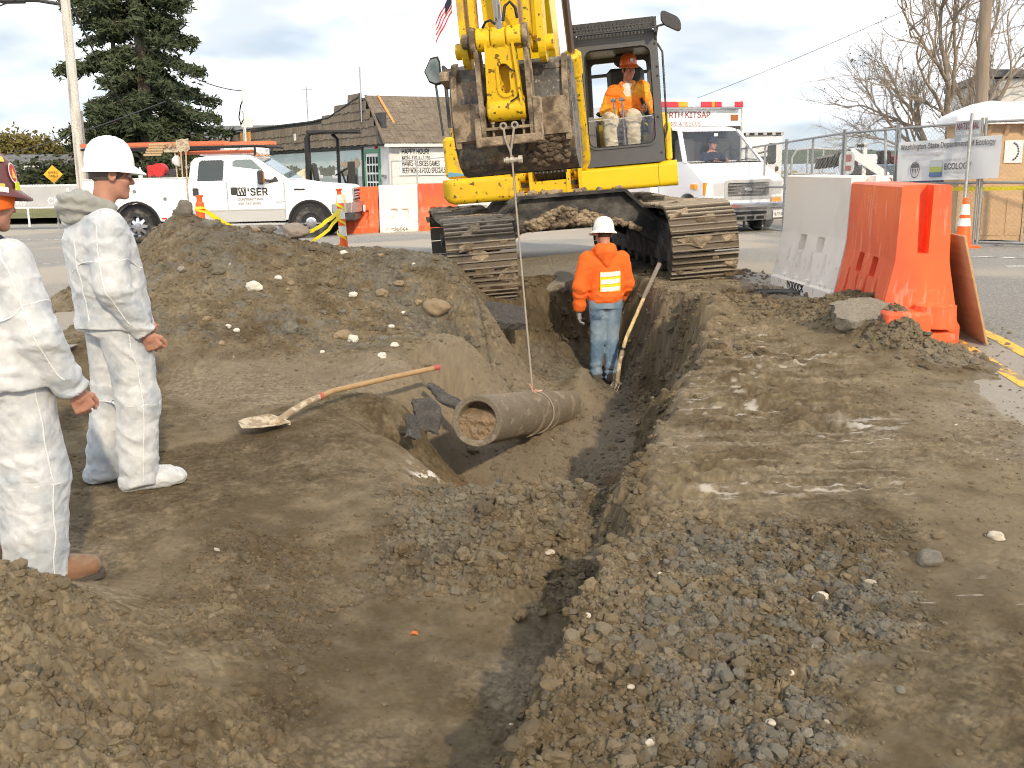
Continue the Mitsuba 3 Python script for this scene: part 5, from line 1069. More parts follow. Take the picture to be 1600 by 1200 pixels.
# utility body
bed = mf(box(-1.25, 1.26, -1.02, 1.02, .50, 1.52, .03)) - mf(prism(arch(0, .56) + [(.56, .3), (-.56, .3)], -1.1, 1.1, 'y')) - mf(box(-1.1, 1.15, -.66, .66, .85, 1.7))
ub = px('service_body', vf(bed), 'white_car', smooth=28, label='white service body with locker doors')
px('wheel_arch', [prism(arch(0, .60, 18) + arch(0, .555, 18)[::-1], -1.035, -1.0, 'y')], 'black', ub)
for x0, x1, z0, z1 in ((-1.2, -.62, .62, 1.46), (-.55, .58, 1.0, 1.46), (.64, 1.22, .62, 1.46)):
    d = px('locker_door', [box(x0, x1, -1.032, -1.015, z0, z1, .008)], 'white_car', ub)
    px('latch', [lathe([(0, .012), (.035, .012), (.045, 0)], 14, tr((x0 + x1) / 2 if x1 - x0 > .8 else x0 + .1, -1.034, (z0 + z1) / 2) @ rx(math.pi / 2))], 'mid_grey', ub)
for x in (-.95, .62, .9): px('reflector', [box(x, x + .12, -1.03, -1.015, .56, .595)], 'reflector_red', ub)
px('top_rail', [box(-1.25, 1.26, -1.02, -.62, 1.522, 1.545, .005), box(-1.25, 1.26, .62, 1.02, 1.522, 1.545, .005)], 'white_dull', ub)
# ladder rack
rk = uniq(pk + '__ladder_rack'); rr = []
for y in (-.85, .85): rr.append(tube([(-1.25, y, 2.24), (3.0, y, 2.24), (3.25, y, 2.22)], .03, 8))
for x in (-1.1, 1.2): 
    for y in (-.85, .85): rr.append(tube([(x, y, 1.52), (x, y, 2.24)], .028, 8))
for x in (-1.1, .1, 1.2, 2.5): rr.append(tube([(x, -.85, 2.24), (x, .85, 2.24)], .025, 8))
for y in (-.85, .85): rr.append(tube([(2.95, y, 2.03), (2.95, y, 2.24)], .028, 8))
scene[rk] = mikit.ply(xf(join(rr), PT), 'black', 40)
def ladder(label, x0, x1, y, z, w=.42, n=14, tilt=0.0):
    k = thing('ladder', label, 'ladder'); M = PT @ tr(0, y, z) @ ry(tilt)
    for s in (-1, 1): add('rail', [box(x0, x1, s * w / 2 - .014, s * w / 2 + .014, -.042, .042, .004)], 'ladder_orange', k, M=M)
    for i in range(n):
        x = lerp(x0 + .15, x1 - .15, i / (n - 1)); add('rung', [cyl((x, -w / 2, 0), (x, w / 2, 0), .018, 8)], 'steel', k, M=M)
mat('ladder_orange', (0.62, 0.17, 0.08), 0.55)
ladder('long orange ladder lying on top of the pickup rack', -1.3, 2.2, -.55, 2.34, n=16)
ladder('second orange ladder on the pickup rack, its end over the cab', -.9, 3.2, .1, 2.33, n=13)
ladder('short orange ladder slung under the front of the pickup rack', 1.0, 2.9, -.45, 2.12, .3, 6)
# cargo on the near side of the bed and tools
def cargo(name, label, cat, mesh, m, **kw): return add(name, mesh, m, M=PT, label=label, cat=cat, **kw)
kk = cargo('fuel_can', 'red plastic fuel can on the pickup service body, the left one', 'fuel can', [box(-.52, -.28, -.9, -.7, 1.548, 1.80, .05), box(-.46, -.34, -.86, -.74, 1.80, 1.86, .02)], 'red')
add('spout', [tube([(-.5, -.8, 1.78), (-.6, -.8, 1.95), (-.62, -.8, 2.03)], [.03, .02, .015], 8)], 'black', kk, M=PT)
kk = cargo('pump', 'small red engine pump on the pickup service body by the shovels', 'pump', [cyl((.60, -.95, 1.72), (.60, -.62, 1.72), .17, 18, .03), box(.32, .52, -.9, -.66, 1.55, 1.85, .03)], 'red', smooth=30)
add('housing', [box(.40, .95, -.93, -.64, 1.548, 1.60, .01), cyl((.9, -.85, 1.66), (.9, -.65, 1.66), .09, 14)], 'trim_dark', kk, M=PT)
cargo('spray_bottle', 'pale blue plastic bottle standing between the red cans on the pickup', 'bottle', [lathe([(.05, 0), (.055, .02), (.055, .16), (.02, .22), (.02, .26), (0, .26)], 14, tr(.12, -.8, 1.548))], 'bottle_blue', smooth=40); mat('bottle_blue', (0.55, 0.66, 0.75), 0.3)
cargo('coil_of_hose', 'grey coil of hose lying on the pickup service body', 'hose', [lathe([(.17 + .03 * math.cos(a), .03 * math.sin(a) + i * .05) for a in np.linspace(0, 2 * math.pi, 9)], 22, tr(-.85, -.8, 1.585)) for i in range(3)], 'mid_grey', smooth=True)
cargo('work_lamp', 'round white work lamp on the rack post behind the pickup cab', 'lamp', [lathe([(0, 0), (.13, .01), (.13, .08), (.06, .16), (0, .17)], 20, tr(1.12, -.9, 1.93) @ ry(-math.pi / 2))], 'white', smooth=40)
for i, (x, dx) in enumerate(((1.06, -.03), (1.16, .02), (1.24, .06))):
    k = thing('broom' if i == 0 else 'spade', ('worn broom standing head up behind the pickup cab', 'muddy spade standing blade up behind the pickup cab, the middle tool', 'muddy spade standing blade up against the pickup cab')[i], ('broom', 'spade', 'spade')[i])
    add('handle', [tube([(x, -.9, .9), (x + dx, -.9, 2.15)], .018, 8)], 'wood_pale', k, M=PT)
    add('head', [hull([(x + dx + a, -.9 + b, z) for a, z in ((-.10, 2.20), (.10, 2.20), (-.09, 2.42), (.08, 2.45), (0, 2.12)) for b in (-.02, .02)])] if i else [box(x - .28, x + .06, -.95, -.85, 2.13, 2.2, .01)] + [cyl((x - .26 + q * .03, -.9, 2.2), (x - .27 + q * .032, -.9, 2.36), .010, 5) for q in range(11)], 'muddy_blade', k, M=PT)
cargo('wood_bundle', 'bundle of pale timber offcuts hanging on the pickup rack', 'timber', [box(.30 + .04 * q, .72 + .03 * q, -.98 + .03 * (q % 2), -.93 + .03 * (q % 2), 2.06 + .06 * q, 2.11 + .06 * q, .004) for q in range(5)], 'wood_pale')
tb = cargo('tool_chest', 'white tool chest with a slotted vent on the roof of the pickup', 'tool chest', [box(2.02, 2.96, -.55, .55, 2.045, 2.21, .02)], 'white_car')
for q in range(4): add('slot', [box(2.26 + q * .07, 2.30 + q * .07, -.556, -.548, 2.09, 2.17)], 'green', tb, M=PT)
for q in range(5): px('cab_lamp', [hull([(2.9 + a, -.6 + q * .3 + b, 2.035 + c) for a, b, c in ((-.05, -.05, 0), (-.05, .05, 0), (.06, -.05, -.02), (.06, .05, -.02), (-.02, -.04, .05), (-.02, .04, .05))])], 'amber_lamp')
px('roof_pod', [box(1.5, 2.0, -.5, -.1, 2.04, 2.085, .015)], 'white_car')
# door lettering
MT = PT @ basis((2.48, -1.004, 1.08), (1, 0, 0), (0, 0, 1), (0, -1, 0))
add('lettering', [mv(meshkit.text_mesh("'SER", .17, .003, True), .24, 0, 0)] , 'letter_black', pk, M=MT, label="black door lettering")
add('logo', [prism(Polygon([(0, -.01), (.22, -.01), (.22, .19), (0, .19)], [[(.02, .02), (.20, .02), (.20, .17), (.02, .17)]]), 0, .003, 'z'), mv(meshkit.text_mesh('W', .13, .003, True), .03, .025, 0)], 'letter_black', pk, M=MT)
add('lettering', [mv(meshkit.text_mesh('CONTRACTING', .06, .003, True), 0, -.12, 0)], 'mid_grey', pk, M=MT); add('lettering', [mv(meshkit.text_mesh('425 742 8080', .06, .003, True), .0, -.22, 0)], 'mid_grey', pk, M=MT)

# ---- ambulance van; x to the picture's right, -y its front, z up
VM = tr(4.98, 21.75, bz(5, 22.5) + .0) @ rz(math.radians(22)) @ ry(math.radians(-.6))
vk = thing('ambulance', 'white ambulance van with a red and white light bar, behind the excavator', 'ambulance')
def vx(name, mesh, m, parent=vk, **kw): return add(name, mesh, m, parent, M=VM, **kw)
hd = mf(hull([(s * w, y, z) for s in (-1, 1) for w, y, z in ((.98, .05, .55), (.90, -.02, .6), (.90, -.02, 1.08), (.98, .08, 1.02), (1.0, .6, .5), (1.0, .6, 1.1), (.96, .85, 1.46), (1.0, 1.9, .5), (1.0, 1.9, 1.5), (.86, .2, 1.14), (.90, .75, 1.44))]))
hd = hd - mf(cyl((-1.2, .72, .38), (1.2, .72, .38), .46, 26))
vx('body', vf(hd), 'white_car', smooth=26)
# hollow cab top: roof, pillars
vx('cab_roof', [hull([(s * w, y, z) for s in (-1, 1) for w, y, z in ((.74, 1.50, 2.13), (.70, 1.52, 2.19), (.74, 2.05, 2.2), (.72, 2.05, 2.26))])], 'white_car', smooth=30)
for s in (-1, 1): vx('pillar', [hull([(s * (w + d), y + e, z) for w, y, z in ((.93, .88, 1.47), (.70, 1.50, 2.16)) for d in (0, .07) for e in (-.03, .05)])], 'white_car')
g = np.array([(-.91, .87, 1.475), (.91, .87, 1.475), (.70, 1.485, 2.14), (-.70, 1.485, 2.14)])
vx('windshield', (g, np.array([[0, 1, 2], [0, 2, 3]])), 'glass_pane')
vx('side_pane', (np.array([(.985, .95, 1.5), (.985, 1.85, 1.5), (.76, 1.85, 2.13), (.78, 1.5, 2.13)]), np.array([[0, 1, 2], [0, 2, 3]])), 'glass_pane')
vx('dashboard', [box(-.93, .93, .86, 1.25, 1.40, 1.475, .02), box(-1.18, 1.10, 1.9, 1.948, 1.4, 2.25)], 'dark_grey')
vx('cab_floor', [box(-.95, .95, .9, 1.95, 1.0, 1.3)], 'black')
for x in (-.45, .45): vx('seat', [cbox((x, 1.75, 1.62), (.5, .14, .7), .05)], 'dark_grey')
vx('steering_wheel', [lathe([(.18 + .014 * math.cos(a), .014 * math.sin(a)) for a in np.linspace(0, 2 * math.pi, 8)], 24, tr(.45, 1.27, 1.58) @ rx(1.15))], 'black', smooth=True)
for x in (-.5, .3): vx('wiper', [tube([(x, .86, 1.48), (x + .25, .88, 1.52), (x + .55, .875, 1.505)], .010, 5)], 'black', smooth=True)
vx('cowl', [box(-.9, .9, .78, .88, 1.452, 1.472, .005)], 'trim_dark')
bx_ = vx('module', [box(-1.2, 1.12, 1.95, 5.6, .55, 2.86, .05)], 'white_car', label='tall white rear box above the cab')
for s in (-1, 1): vx('corner_post', [box(s * 1.19 - .03, s * 1.19 + .03, 1.93, 2.0, .7, 2.84, .015)], 'white_dull', bx_)
lb = uniq(vk + '__light_bar'); scene[lb] = mikit.ply(xf(box(-1.06, 1.06, 1.78, 1.96, 2.62, 2.66, .01), VM), 'steel')
for x0, x1, m in ((-1.05, -.60, 'red_lamp'), (-.595, -.36, 'amber_lamp'), (-.355, -.02, 'lamp_clear'), (-.015, .26, 'red_lamp'), (.265, .34, 'amber_lamp'), (.345, .52, 'red_lamp'), (.525, .86, 'lamp_clear'), (.865, 1.09, 'red_lamp')):
    vx('lamp_segment', [box(x0, x1, 1.79, 1.95, 2.66, 2.78, .012)], m, lb)
t = meshkit.text_mesh('NORTH KITSAP', .13, .003, True); w = t.vertices[:, 0].max(); MTv = VM @ basis((-.35, 1.945, 2.44), (1, 0, 0), (0, 0, 1), (0, -1, 0)); t.vertices[:, 0] -= w / 2
add('lettering', t, 'letter_maroon', bx_, M=MTv); t = meshkit.text_mesh('FIRE & RESCUE', .085, .003); t.vertices[:, 0] -= t.vertices[:, 0].max() / 2
add('lettering', t, 'letter_maroon', bx_, M=MTv @ tr(0, -.17, 0)); mat('letter_maroon', (0.25, 0.09, 0.10), 0.6)
vx('marker_lamp', [box(.86, 1.06, 1.93, 1.96, 2.37, 2.50, .01)], 'amber_dull', bx_)
vx('aerial', [tube([(.55, 2.2, 2.26), (.55, 2.2, 2.36)], .012, 6)], 'black')
# nose
vx('grille_frame', [prism(Polygon(rrect(1.16, .40, .05, 3) + np.array([0, .90]), [rrect(1.02, .28, .03, 3) + np.array([0, .90])]), -.045, -.005, 'y')], 'light_grey')
vx('grille', [box(-.51, .51, -.02, .0, .76, 1.04)], 'black')
for z in (.81, .87, .93, .99): vx('grille_bar', [box(-.51, .51, -.036, -.021, z - .012, z + .012, .003)], 'mid_grey')
vx('emblem', [lathe([(0, .016), (.075, .014), (.10, 0)], 24, tr(0, -.045, .90) @ rx(math.pi / 2) @ sc(1, .45, 1))], 'chrome')
for s in (-1, 1):
    vx('headlight', [hull([(s * x, y, z) for x, y, z in ((.60, -.04, .79), (.60, -.04, 1.05), (.84, -.02, .79), (.86, -.02, 1.05), (.84, .06, .79), (.86, .06, 1.05))])], 'lamp_clear')
    vx('indicator', [hull([(s * x, y, z) for x, y, z in ((.865, -.015, .80), (.865, -.015, 1.06), (.985, .07, .80), (.985, .07, 1.06), (.985, .16, .80), (.985, .16, 1.06))])], 'amber_lamp')
    vx('warning_lamp', [box(s * .70 - .12, s * .70 + .12, -.055, -.02, .615, .715, .012)], 'amber_lamp'); vx('warning_lamp_rim', [box(s * .70 - .14, s * .70 + .14, -.045, -.012, .60, .73, .012)], 'steel')
vx('fender_lamp', [box(-1.05, -1.0, .35, .55, .93, 1.03, .01)], 'amber_lamp'); 
vx('bumper', [loft([np.array([(x, y, z) for y, z in ((y0, .50), (y0 - .03, .54), (y0 - .03, .60), (y0, .63), (y0 + .12, .63), (y0 + .12, .50))]) for x, y0 in ((-1.02, .02), (-.9, -.10), (.9, -.10), (1.02, .02))])], 'chrome', smooth=20)
bl = vx('bumper_lower', [loft([np.array([(x, y, z) for y, z in ((y0, .26), (y0 - .02, .36), (y0, .50), (y0 + .12, .50), (y0 + .12, .26))]) for x, y0 in ((-1.0, .03), (-.88, -.08), (.88, -.08), (1.0, .03))])], 'mid_grey')
vx('air_slot', [box(-.42, .42, -.11, -.095, .39, .45, .004)] , 'black', bl)
for x in (-.30, -.06, .18): vx('air_slot', [box(x, x + .18, -.105, -.09, .29, .35, .004)], 'black', bl)
np_ = vx('number_plate', [box(.56, .86, -.145, -.135, .30, .46, .003)], 'white'); add('lettering', meshkit.text_mesh('87595C', .075, .002, True), 'letter_black', np_, M=VM @ basis((.585, -.146, .34), (.8, 0, 0), (0, 0, .8), (0, -1, 0)))
vx('underbody', [box(-.9, .9, .3, 5.4, .3, .55)], 'black')
for x in (-.84, .84):
    wheel(vk, VM @ tr(x, .72, .38) @ rz(-math.pi / 2 if x < 0 else math.pi / 2), .38, .25, 'white_dull', 6); wheel(vk, VM @ tr(x * 1.1, 4.2, .38) @ rz(-math.pi / 2 if x < 0 else math.pi / 2), .38, .3, 'white_dull', 6)
mm = vx('wing_mirror', [cbox((1.30, .98, 1.62), (.22, .12, .46), .05)], 'trim_dark', smooth=30); vx('mirror_arm', [tube([(.98, 1.0, 1.5), (1.22, 1.0, 1.5)], .025, 8), tube([(.95, 1.05, 1.62), (1.22, 1.0, 1.68)], .02, 8)], 'trim_dark', mm, smooth=30)
vx('fender_mirror', [cbox((.98, .35, 1.30), (.04, .10, .1), .015), tube([(.96, .4, 1.2), (.98, .35, 1.27)], .012, 6)], 'black')
vx('sun_sticker', [box(.06, .16, 1.375, 1.38, 2.02, 2.08)], 'white')
# ---------------------------------------------------------------- ground beyond the road, water, hills
def sheet(name, xs, ys, fn, m, **kw):
    X, Y = np.meshgrid(xs, ys); n = len(xs); i, j = np.meshgrid(np.arange(len(ys) - 1), np.arange(n - 1), indexing='ij')
    q = np.stack([i * n + j, i * n + j + 1, (i + 1) * n + j + 1, (i + 1) * n + j], -1).reshape(-1, 4)
    return add(name, (np.stack([X, Y, fn(X, Y)], -1).reshape(-1, 3), q), m, kind='structure', smooth=True, **kw)
mat('grass_far', mikit.proc(lambda p, n, uv: MX((0.07, 0.085, 0.03), (0.16, 0.14, 0.07), FB(p.x * 0.4, p.y * 0.4, 0.0, 4))), 0.95)
sheet('grass_verge', np.linspace(-260, -6, 40), np.linspace(43, 330, 40), lambda X, Y: road_h(X, Y) * 0 + np.interp(Y, [43, 52, 120, 330], [-.02, .25, 1.0, 3.0]) - np.clip(X + 12, 0, 6) * .1 - .1, 'grass_far')
mat('shore_soil', mikit.proc(lambda p, n, uv: MX((0.17, 0.14, 0.09), (0.30, 0.25, 0.15), FB(p.x * 0.7, p.y * 0.7, 0.0, 4))), 0.95)
sheet('shore', np.linspace(-7, 140, 60), np.linspace(51, 62, 8), lambda X, Y: np.interp(Y, [51, 54, 62], [-.12, -.5, -4.5]), 'shore_soil')
scene['water_surface'] = {'type': 'principled', 'base_color': {'type': 'rgb', 'value': [0.05, 0.075, 0.09]}, 'roughness': 0.12, 'specular': 0.5}
scene['water_bsdf'] = {'type': 'twosided', 'bsdf': {'type': 'bumpmap', 'arbitrary': {'type': 'principled', 'base_color': {'type': 'rgb', 'value': [0.06, 0.09, 0.11]}, 'roughness': 0.18}, 'bump_texture': mikit.proc(lambda p, n, uv: FB(p.x * 0.8, p.y * 0.35, 0.0, 3), 0.05), 'scale': 0.25}}
del scene['water_surface']
sheet('water', [-9000, -300, 0, 300, 9000], [58, 200, 900, 4000, 9000], lambda X, Y: X * 0 - 3.6, 'water_bsdf')
mat('hill_wood', mikit.proc(lambda p, n, uv: MX((0.045, 0.062, 0.045), (0.075, 0.092, 0.068), FB(p.x * 0.02, p.y * 0.02, p.z * 0.05, 4))), 1.0)
def hill_h(X, Y): return np.maximum(-6, (meshkit.fbm(np.stack([X / 700., X * 0 + 3, X * 0], -1), 5) * 105 + meshkit.fbm(np.stack([X / 45., X * 0, X * 0], -1), 3) * 14 - 20) * np.interp(Y, [3600, 4100, 5200], [0, 1, 1.2]) - 4)
sheet('hills', np.linspace(-6500, 6500, 520), [3600, 3750, 3900, 4100, 4600, 5200], hill_h, 'hill_wood', label='low wooded hills across the water')

# ---------------------------------------------------------------- the tavern with its shingled mansard
C0 = np.array([-4.55, 40.0]); SD = np.array([-11.1, 20.0]); SD /= np.linalg.norm(SD); FD = np.array([-SD[1] * -1, 0]); FD = np.array([SD[1], -SD[0]])
TZ = -0.5
def TM(): return basis((C0[0], C0[1], TZ), (FD[0], FD[1], 0), (SD[0], SD[1], 0))      # x along the front, y back along the side wall
TB = TM(); tv = thing('tavern', 'long low white tavern with a brown shingled mansard roof and a painted side wall', 'building')
def tx(name, mesh, m, parent=tv, **kw): return add(name, mesh, m, parent, M=TB, **kw)
mat('tavern_white', mikit.proc(lambda p, n, uv: MX((0.72, 0.72, 0.70), (0.60, 0.60, 0.58), FB(p.x * 1.5, p.y * 1.5, p.z * 1.5, 4))), 0.8)
tx('wall', [box(.05, 8.2, .05, 23, 0, 3.3), box(.0, .09, .0, .09, 0, 3.2)], 'tavern_white')
for z in np.arange(.4, 3.1, .3): tx('clapboard', [box(.0, 8.2, .03, .052, z, z + .285)], 'tavern_white')
def shingle_fn(p, n, uv):
    a = FB(p.x * 7, p.y * 7, p.z * 1.4, 4); g = FB(p.x * 0.7, p.y * 0.7, p.z * 0.6, 3)
    return MX((0.12, 0.095, 0.070), (0.25, 0.205, 0.155), a) * (0.7 + 0.6 * g)
mat('shingle_side', mikit.proc(shingle_fn), 0.95)
_rs = np.random.default_rng(4)
def course(L, h, w=.22, t=.035, skew=0.0):
    """one row of wooden shingles along +x, standing in the xz plane, butts uneven"""
    ms, x = [], 0.0
    while x < L - .03:
        ww = min(w * _rs.uniform(.6, 1.35), L - x); d = _rs.uniform(-.03, .02); tt = t * _rs.uniform(.8, 1.3)
        ms.append(hull([(x + .006, -tt, d), (x + ww - .006, -tt, d), (x + .006, 0.004, d), (x + ww - .006, .004, d), (x + .006, -.006, h), (x + ww - .006, -.006, h), (x + .006, .012, h), (x + ww - .006, .012, h)])); x += ww
    return join(ms)
# side parapet: nearly upright courses (local yz plane, facing -x)
MS = TB @ basis((-.12, 0, 2.95), (0, -1, 0), (-1 * -1, 0, 0))  # placeholder, replaced per course
side_top = lambda y: np.interp(y, [0, 2.4, 6.2, 8.5, 23], [5.05, 5.05, 4.35, 4.25, 4.35])
for k in range(6):
    z = 3.12 + k * .33; y0, y1 = (.2 + k * .42 if k < 6 else 0), 23.0
    if z > 4.1: y1 = 7.2 - (z - 4.1) * 5
    if y1 - y0 < .5: continue
    cm = course(y1 - y0, .36, .28); v, f = vf(cm)
    P = np.stack([-.16 + v[:, 1] + (v[:, 2]) * .03 + k * .005, y1 - v[:, 0], z + v[:, 2]], 1)
    tx('shingle_course', (P, f), 'shingle_side', kind='stuff')
tx('parapet', [box(-.10, .1, .4, 22.9, 3.05, 4.28), prism([(1.4, 4.2), (6.3, 4.2), (2.5, 4.95)], -.06, .1, 'x')], 'trim_dark')
tx('cap_board', [tube([(-.14, 23, 4.36), (-.14, 8.5, 4.28), (-.14, 6.2, 4.36), (-.14, 2.6, 4.98)], .05, 6)], 'trim_dark')
# front mansard: slope leaning back
for k in range(8):
    a, b = k / 8, (k + 1) / 8; y, z = lerp(-.35, 2.3, a), lerp(3.12, 5.0, a); x0 = lerp(-.30, .08, a)
    cm = course(8.4 - x0, .43, .30); v, f = vf(cm); s, c = math.sin(.953), math.cos(.953)
    P = np.stack([x0 + v[:, 0], y + v[:, 2] * s * .95 + v[:, 1] * c, z + v[:, 2] * c * 1.05 - v[:, 1] * s], 1)
    tx('shingle_course', (P, f), 'shingle_side', kind='stuff')
tx('roof', [hull([(-.28, -.30, 3.08), (8.4, -.30, 3.08), (.06, 2.3, 4.93), (8.4, 2.3, 4.93), (.06, 2.5, 3.2), (8.4, 2.5, 3.2)]), box(.1, 8.3, 2.3, 22.9, 3.3, 3.9)], 'trim_dark')
tx('fascia', [box(-.34, 8.4, -.42, -.34, 2.98, 3.10)], 'tavern_white')
tx('hip_board', [tube([(-.33, -.42, 3.1), (-.14, .95, 4.1), (.05, 2.32, 5.02)], .06, 6)], 'shingle_side')
tx('flashing', [hull([(.52 + a, lerp(.75, 2.25, t) - .05, lerp(3.9, 5.0, t) + b) for a in (-.05, .05) for t in (0, 1) for b in (.02, .06)])], 'flash_orange'); mat('flash_orange', (0.62, 0.30, 0.10), 0.6)
tx('attic_vent', [box(-.24, -.17, 10.4, 11.1, 3.42, 4.1), box(-.25, -.235, 10.55, 10.95, 3.5, 3.85)], 'shingle_side')
add('pane', [box(-.255, -.248, 10.58, 10.92, 3.52, 3.83)], 'white_dull', tv, M=TB)
# door and window on the side, then the mural
dw = tx('door', [box(.02, .06, 1.15, 2.5, .9, 2.78)], 'white'); 
tx('door_frame', [box(-.02, .07, 1.02, 1.14, .8, 2.9), box(-.02, .07, 2.51, 2.63, .8, 2.9), box(-.02, .07, 1.02, 2.63, 2.79, 2.95)], 'door_green', dw); mat('door_green', (0.12, 0.30, 0.20), 0.6)
for i in range(4):
    for j in range(5): tx('pane', [box(.005, .018, 1.24 + i * .31, 1.44 + i * .31, 1.02 + j * .34, 1.29 + j * .34)], 'auto_glass', dw)
tx('alarm_lamp', [lathe([(0, .1), (.06, .08), (.08, 0)], 12, tr(.04, 1.35, 3.0) @ ry(-math.pi / 2))], 'red')
tx('wall_vent', [box(-.06, .06, .45, .75, 1.85, 1.95)], 'mid_grey')
mu = tx('mural', [box(.0, .045, 2.9, 21.5, 1.0, 2.95)], 'mural_sky', label='painted lake scene with boats and fish on the side wall'); mat('mural_sky', mikit.proc(lambda p, n, uv: MX((0.40, 0.52, 0.52), (0.58, 0.63, 0.60), FB(p.x * 0.8, p.y * 0.8, p.z * 1.5, 4))), 0.85)
yy = np.linspace(3.4, 21.3, 150); tp = 2.05 + .28 * meshkit.noise(np.stack([yy * 1.1, yy * 0, yy * 0], -1)) + .26 * np.abs(meshkit.noise(np.stack([yy * 6, yy * 0 + 2, yy * 0], -1)) - .3)
tx('painted_trees', [prism([(3.4, 1.9)] + list(zip(yy, tp)) + [(21.3, 1.9)], -.006, -.001, 'x')], 'mural_tree', mu); mat('mural_tree', mikit.proc(lambda p, n, uv: MX((0.09, 0.11, 0.09), (0.24, 0.24, 0.20), FB(p.x * 5, p.y * 5, p.z * 6, 4))), 0.9)
tx('painted_water', [box(-.008, -.002, 2.95, 21.4, 1.05, 1.9)], 'mural_water', mu); mat('mural_water', mikit.proc(lambda p, n, uv: MX((0.24, 0.29, 0.30), (0.46, 0.50, 0.50), FB(p.x * 1.5, p.y * 1.5, p.z * 9, 4))), 0.85)
tx('painted_shore', [prism([(7.5, 1.86), (9, 2.02), (11, 1.96), (13, 2.0), (14, 1.86)], -.013, -.009, 'x')], 'mural_shore', mu); mat('mural_shore', (0.36, 0.29, 0.20), 0.9)
for y, s in ((8.3, 1.0), (10.0, 1.3), (12.2, .8), (6.0, .9)):
    tx('painted_boat', [prism([(y - .5 * s, 1.80), (y + .5 * s, 1.80), (y + .62 * s, 1.94), (y - .6 * s, 1.94)], -.016, -.013, 'x'), prism([(y - .2 * s, 1.94), (y + .2 * s, 1.94), (y + .15 * s, 2.14), (y - .15 * s, 2.14)], -.016, -.013, 'x'), prism([(y - .02, 2.14), (y + .02, 2.14), (y + .01, 2.4)], -.016, -.013, 'x')], 'white', mu, kind='stuff')
def fish(y, z, s, fl=1): return [(y + fl * a * s, z + b * s) for a, b in ((-.5, 0), (-.3, .16), (0, .22), (.25, .10), (.36, .06), (.55, .2), (.5, 0), (.55, -.2), (.36, -.05), (.2, -.14), (-.1, -.2), (-.35, -.12))]
for y, z, s in ((4.9, 2.38, .8), (3.55, 2.42, 1.0), (4.3, 2.1, .7)): tx('painted_fish', [prism(fish(y, z, s), -.016, -.012, 'x')], 'mural_fish', mu)
mat('mural_fish', mikit.proc(lambda p, n, uv: MX((0.30, 0.20, 0.13), (0.50, 0.42, 0.32), FB(p.x * 6, p.y * 6, p.z * 9, 3))), 0.85)
tx('mural_frame', [box(-.02, .05, 2.78, 2.9, .9, 3.05), box(-.02, .05, 2.78, 21.6, 2.95, 3.03)], 'trim_dark', mu)
# reader board on the front
rb = tx('reader_board', [box(.40, 2.55, -.05, .028, 1.92, 2.95)], 'white', label='white board with black changeable letters')
for z, h, t in ((2.72, .19, 'HAPPY HOUR!'), (2.50, .15, 'MON-FRI 4-7 PM'), (2.26, .2, 'HAWKS-HUSKIES GAMES'), (2.00, .2, 'BEER WINE & FOOD SPECIALS')):
    m = meshkit.text_mesh(t, h, .01, True); w = m.vertices[:, 0].max(); k = {'H': 1.15, 'M': 1.2, 'B': 1.85}[t[0]] / w if t[1] != 'A' or t[2] == 'P' else 1.6 / w; tx('lettering', xf(m, basis((.48, -.052, z), (k, 0, 0), (0, 0, 1), (0, -1, 0))), 'letter_black', rb)
for z in (1.96, 2.22, 2.46, 2.68): tx('letter_rail', [box(.44, 2.5, -.058, -.051, z, z + .012)], 'light_grey', rb)
# roof masts, cable mast with orange box
for (y, x, z0, h) in ((2.2, -.2, 4.0, 2.1), (14.0, 1.5, 4.0, 2.2)): tx('aerial', [tube([(x, y, z0), (x, y, z0 + h)], .03, 6)] + ([tube([(x - .3, y, z0 + h - .1), (x + .3, y, z0 + h - .1)], .015, 5)] if x > 0 else []), 'steel')
mast = tx('service_mast', [tube([(-.35, 19.0, 2.0), (-.35, 19.0, 6.4)], .05, 8), tube([(-.35, 19.0, 6.1), (-.35, 19.1, 7.0)], .04, 6), tube([(-.3, 19.4, 2.0), (-.3, 19.4, 4.4)], .06, 8)], 'white_dull')
tx('meter_board', [box(-.3, -.18, 18.6, 20.3, 2.9, 4.2)], 'flash_orange', mast); tx('cable_loop', [tube([(-.35, 19.0, 5.9), (-.4, 19.4, 5.6), (-.4, 19.9, 5.0), (-.4, 19.6, 4.6), (-.35, 19.1, 4.9), (-.35, 19.2, 5.3)], .035, 6)], 'black', mast, smooth=True)

# houses and roofs further off on the left
def house(label, x, y, z, w, d, h, rh, roof, ang=0.0, chim=False, wallm='white_dull'):
    k = thing('house', label, 'house'); M = tr(x, y, z) @ rz(ang)
    add('wall', [prism([(-w / 2, 0), (w / 2, 0), (w / 2, h), (-w / 2, h)], -d / 2, d / 2, 'y'), prism([(-d / 2 + .1, h), (d / 2 - .1, h), (0, h + rh - .15)], -w / 2 + .1, w / 2 - .1, 'x')], wallm, k, M=M)
    for s in (-1, 1):
        n = 6
        for i in range(n): add('roof_course', [hull([(xx, s * lerp(d / 2 + .4, 0, (i + a) / n), h - .2 + lerp(0, rh + .2, (i + a) / n) + b) for xx in (-w / 2 - .3, w / 2 + .3) for a, b in ((0, .10), (0, .02), (1.05, .04), (1.05, .0))])], roof, k, M=M)
    if chim: add('chimney', [box(w * .2, w * .2 + .8, -.3, .3, h + rh - .6, h + rh + .6)], 'white_dull', k, M=M)
    for xx in np.arange(-w / 2 + 1, w / 2 - .8, 2.2):
        wn = add('window', [box(xx, xx + 1.0, -d / 2 - .05, -d / 2 - .001, .9, 2.1)], 'white', k, M=M); add('pane', [box(xx + .08, xx + .92, -d / 2 - .06, -d / 2 - .052, .98, 2.02)], 'auto_glass', wn, M=M)
    return k
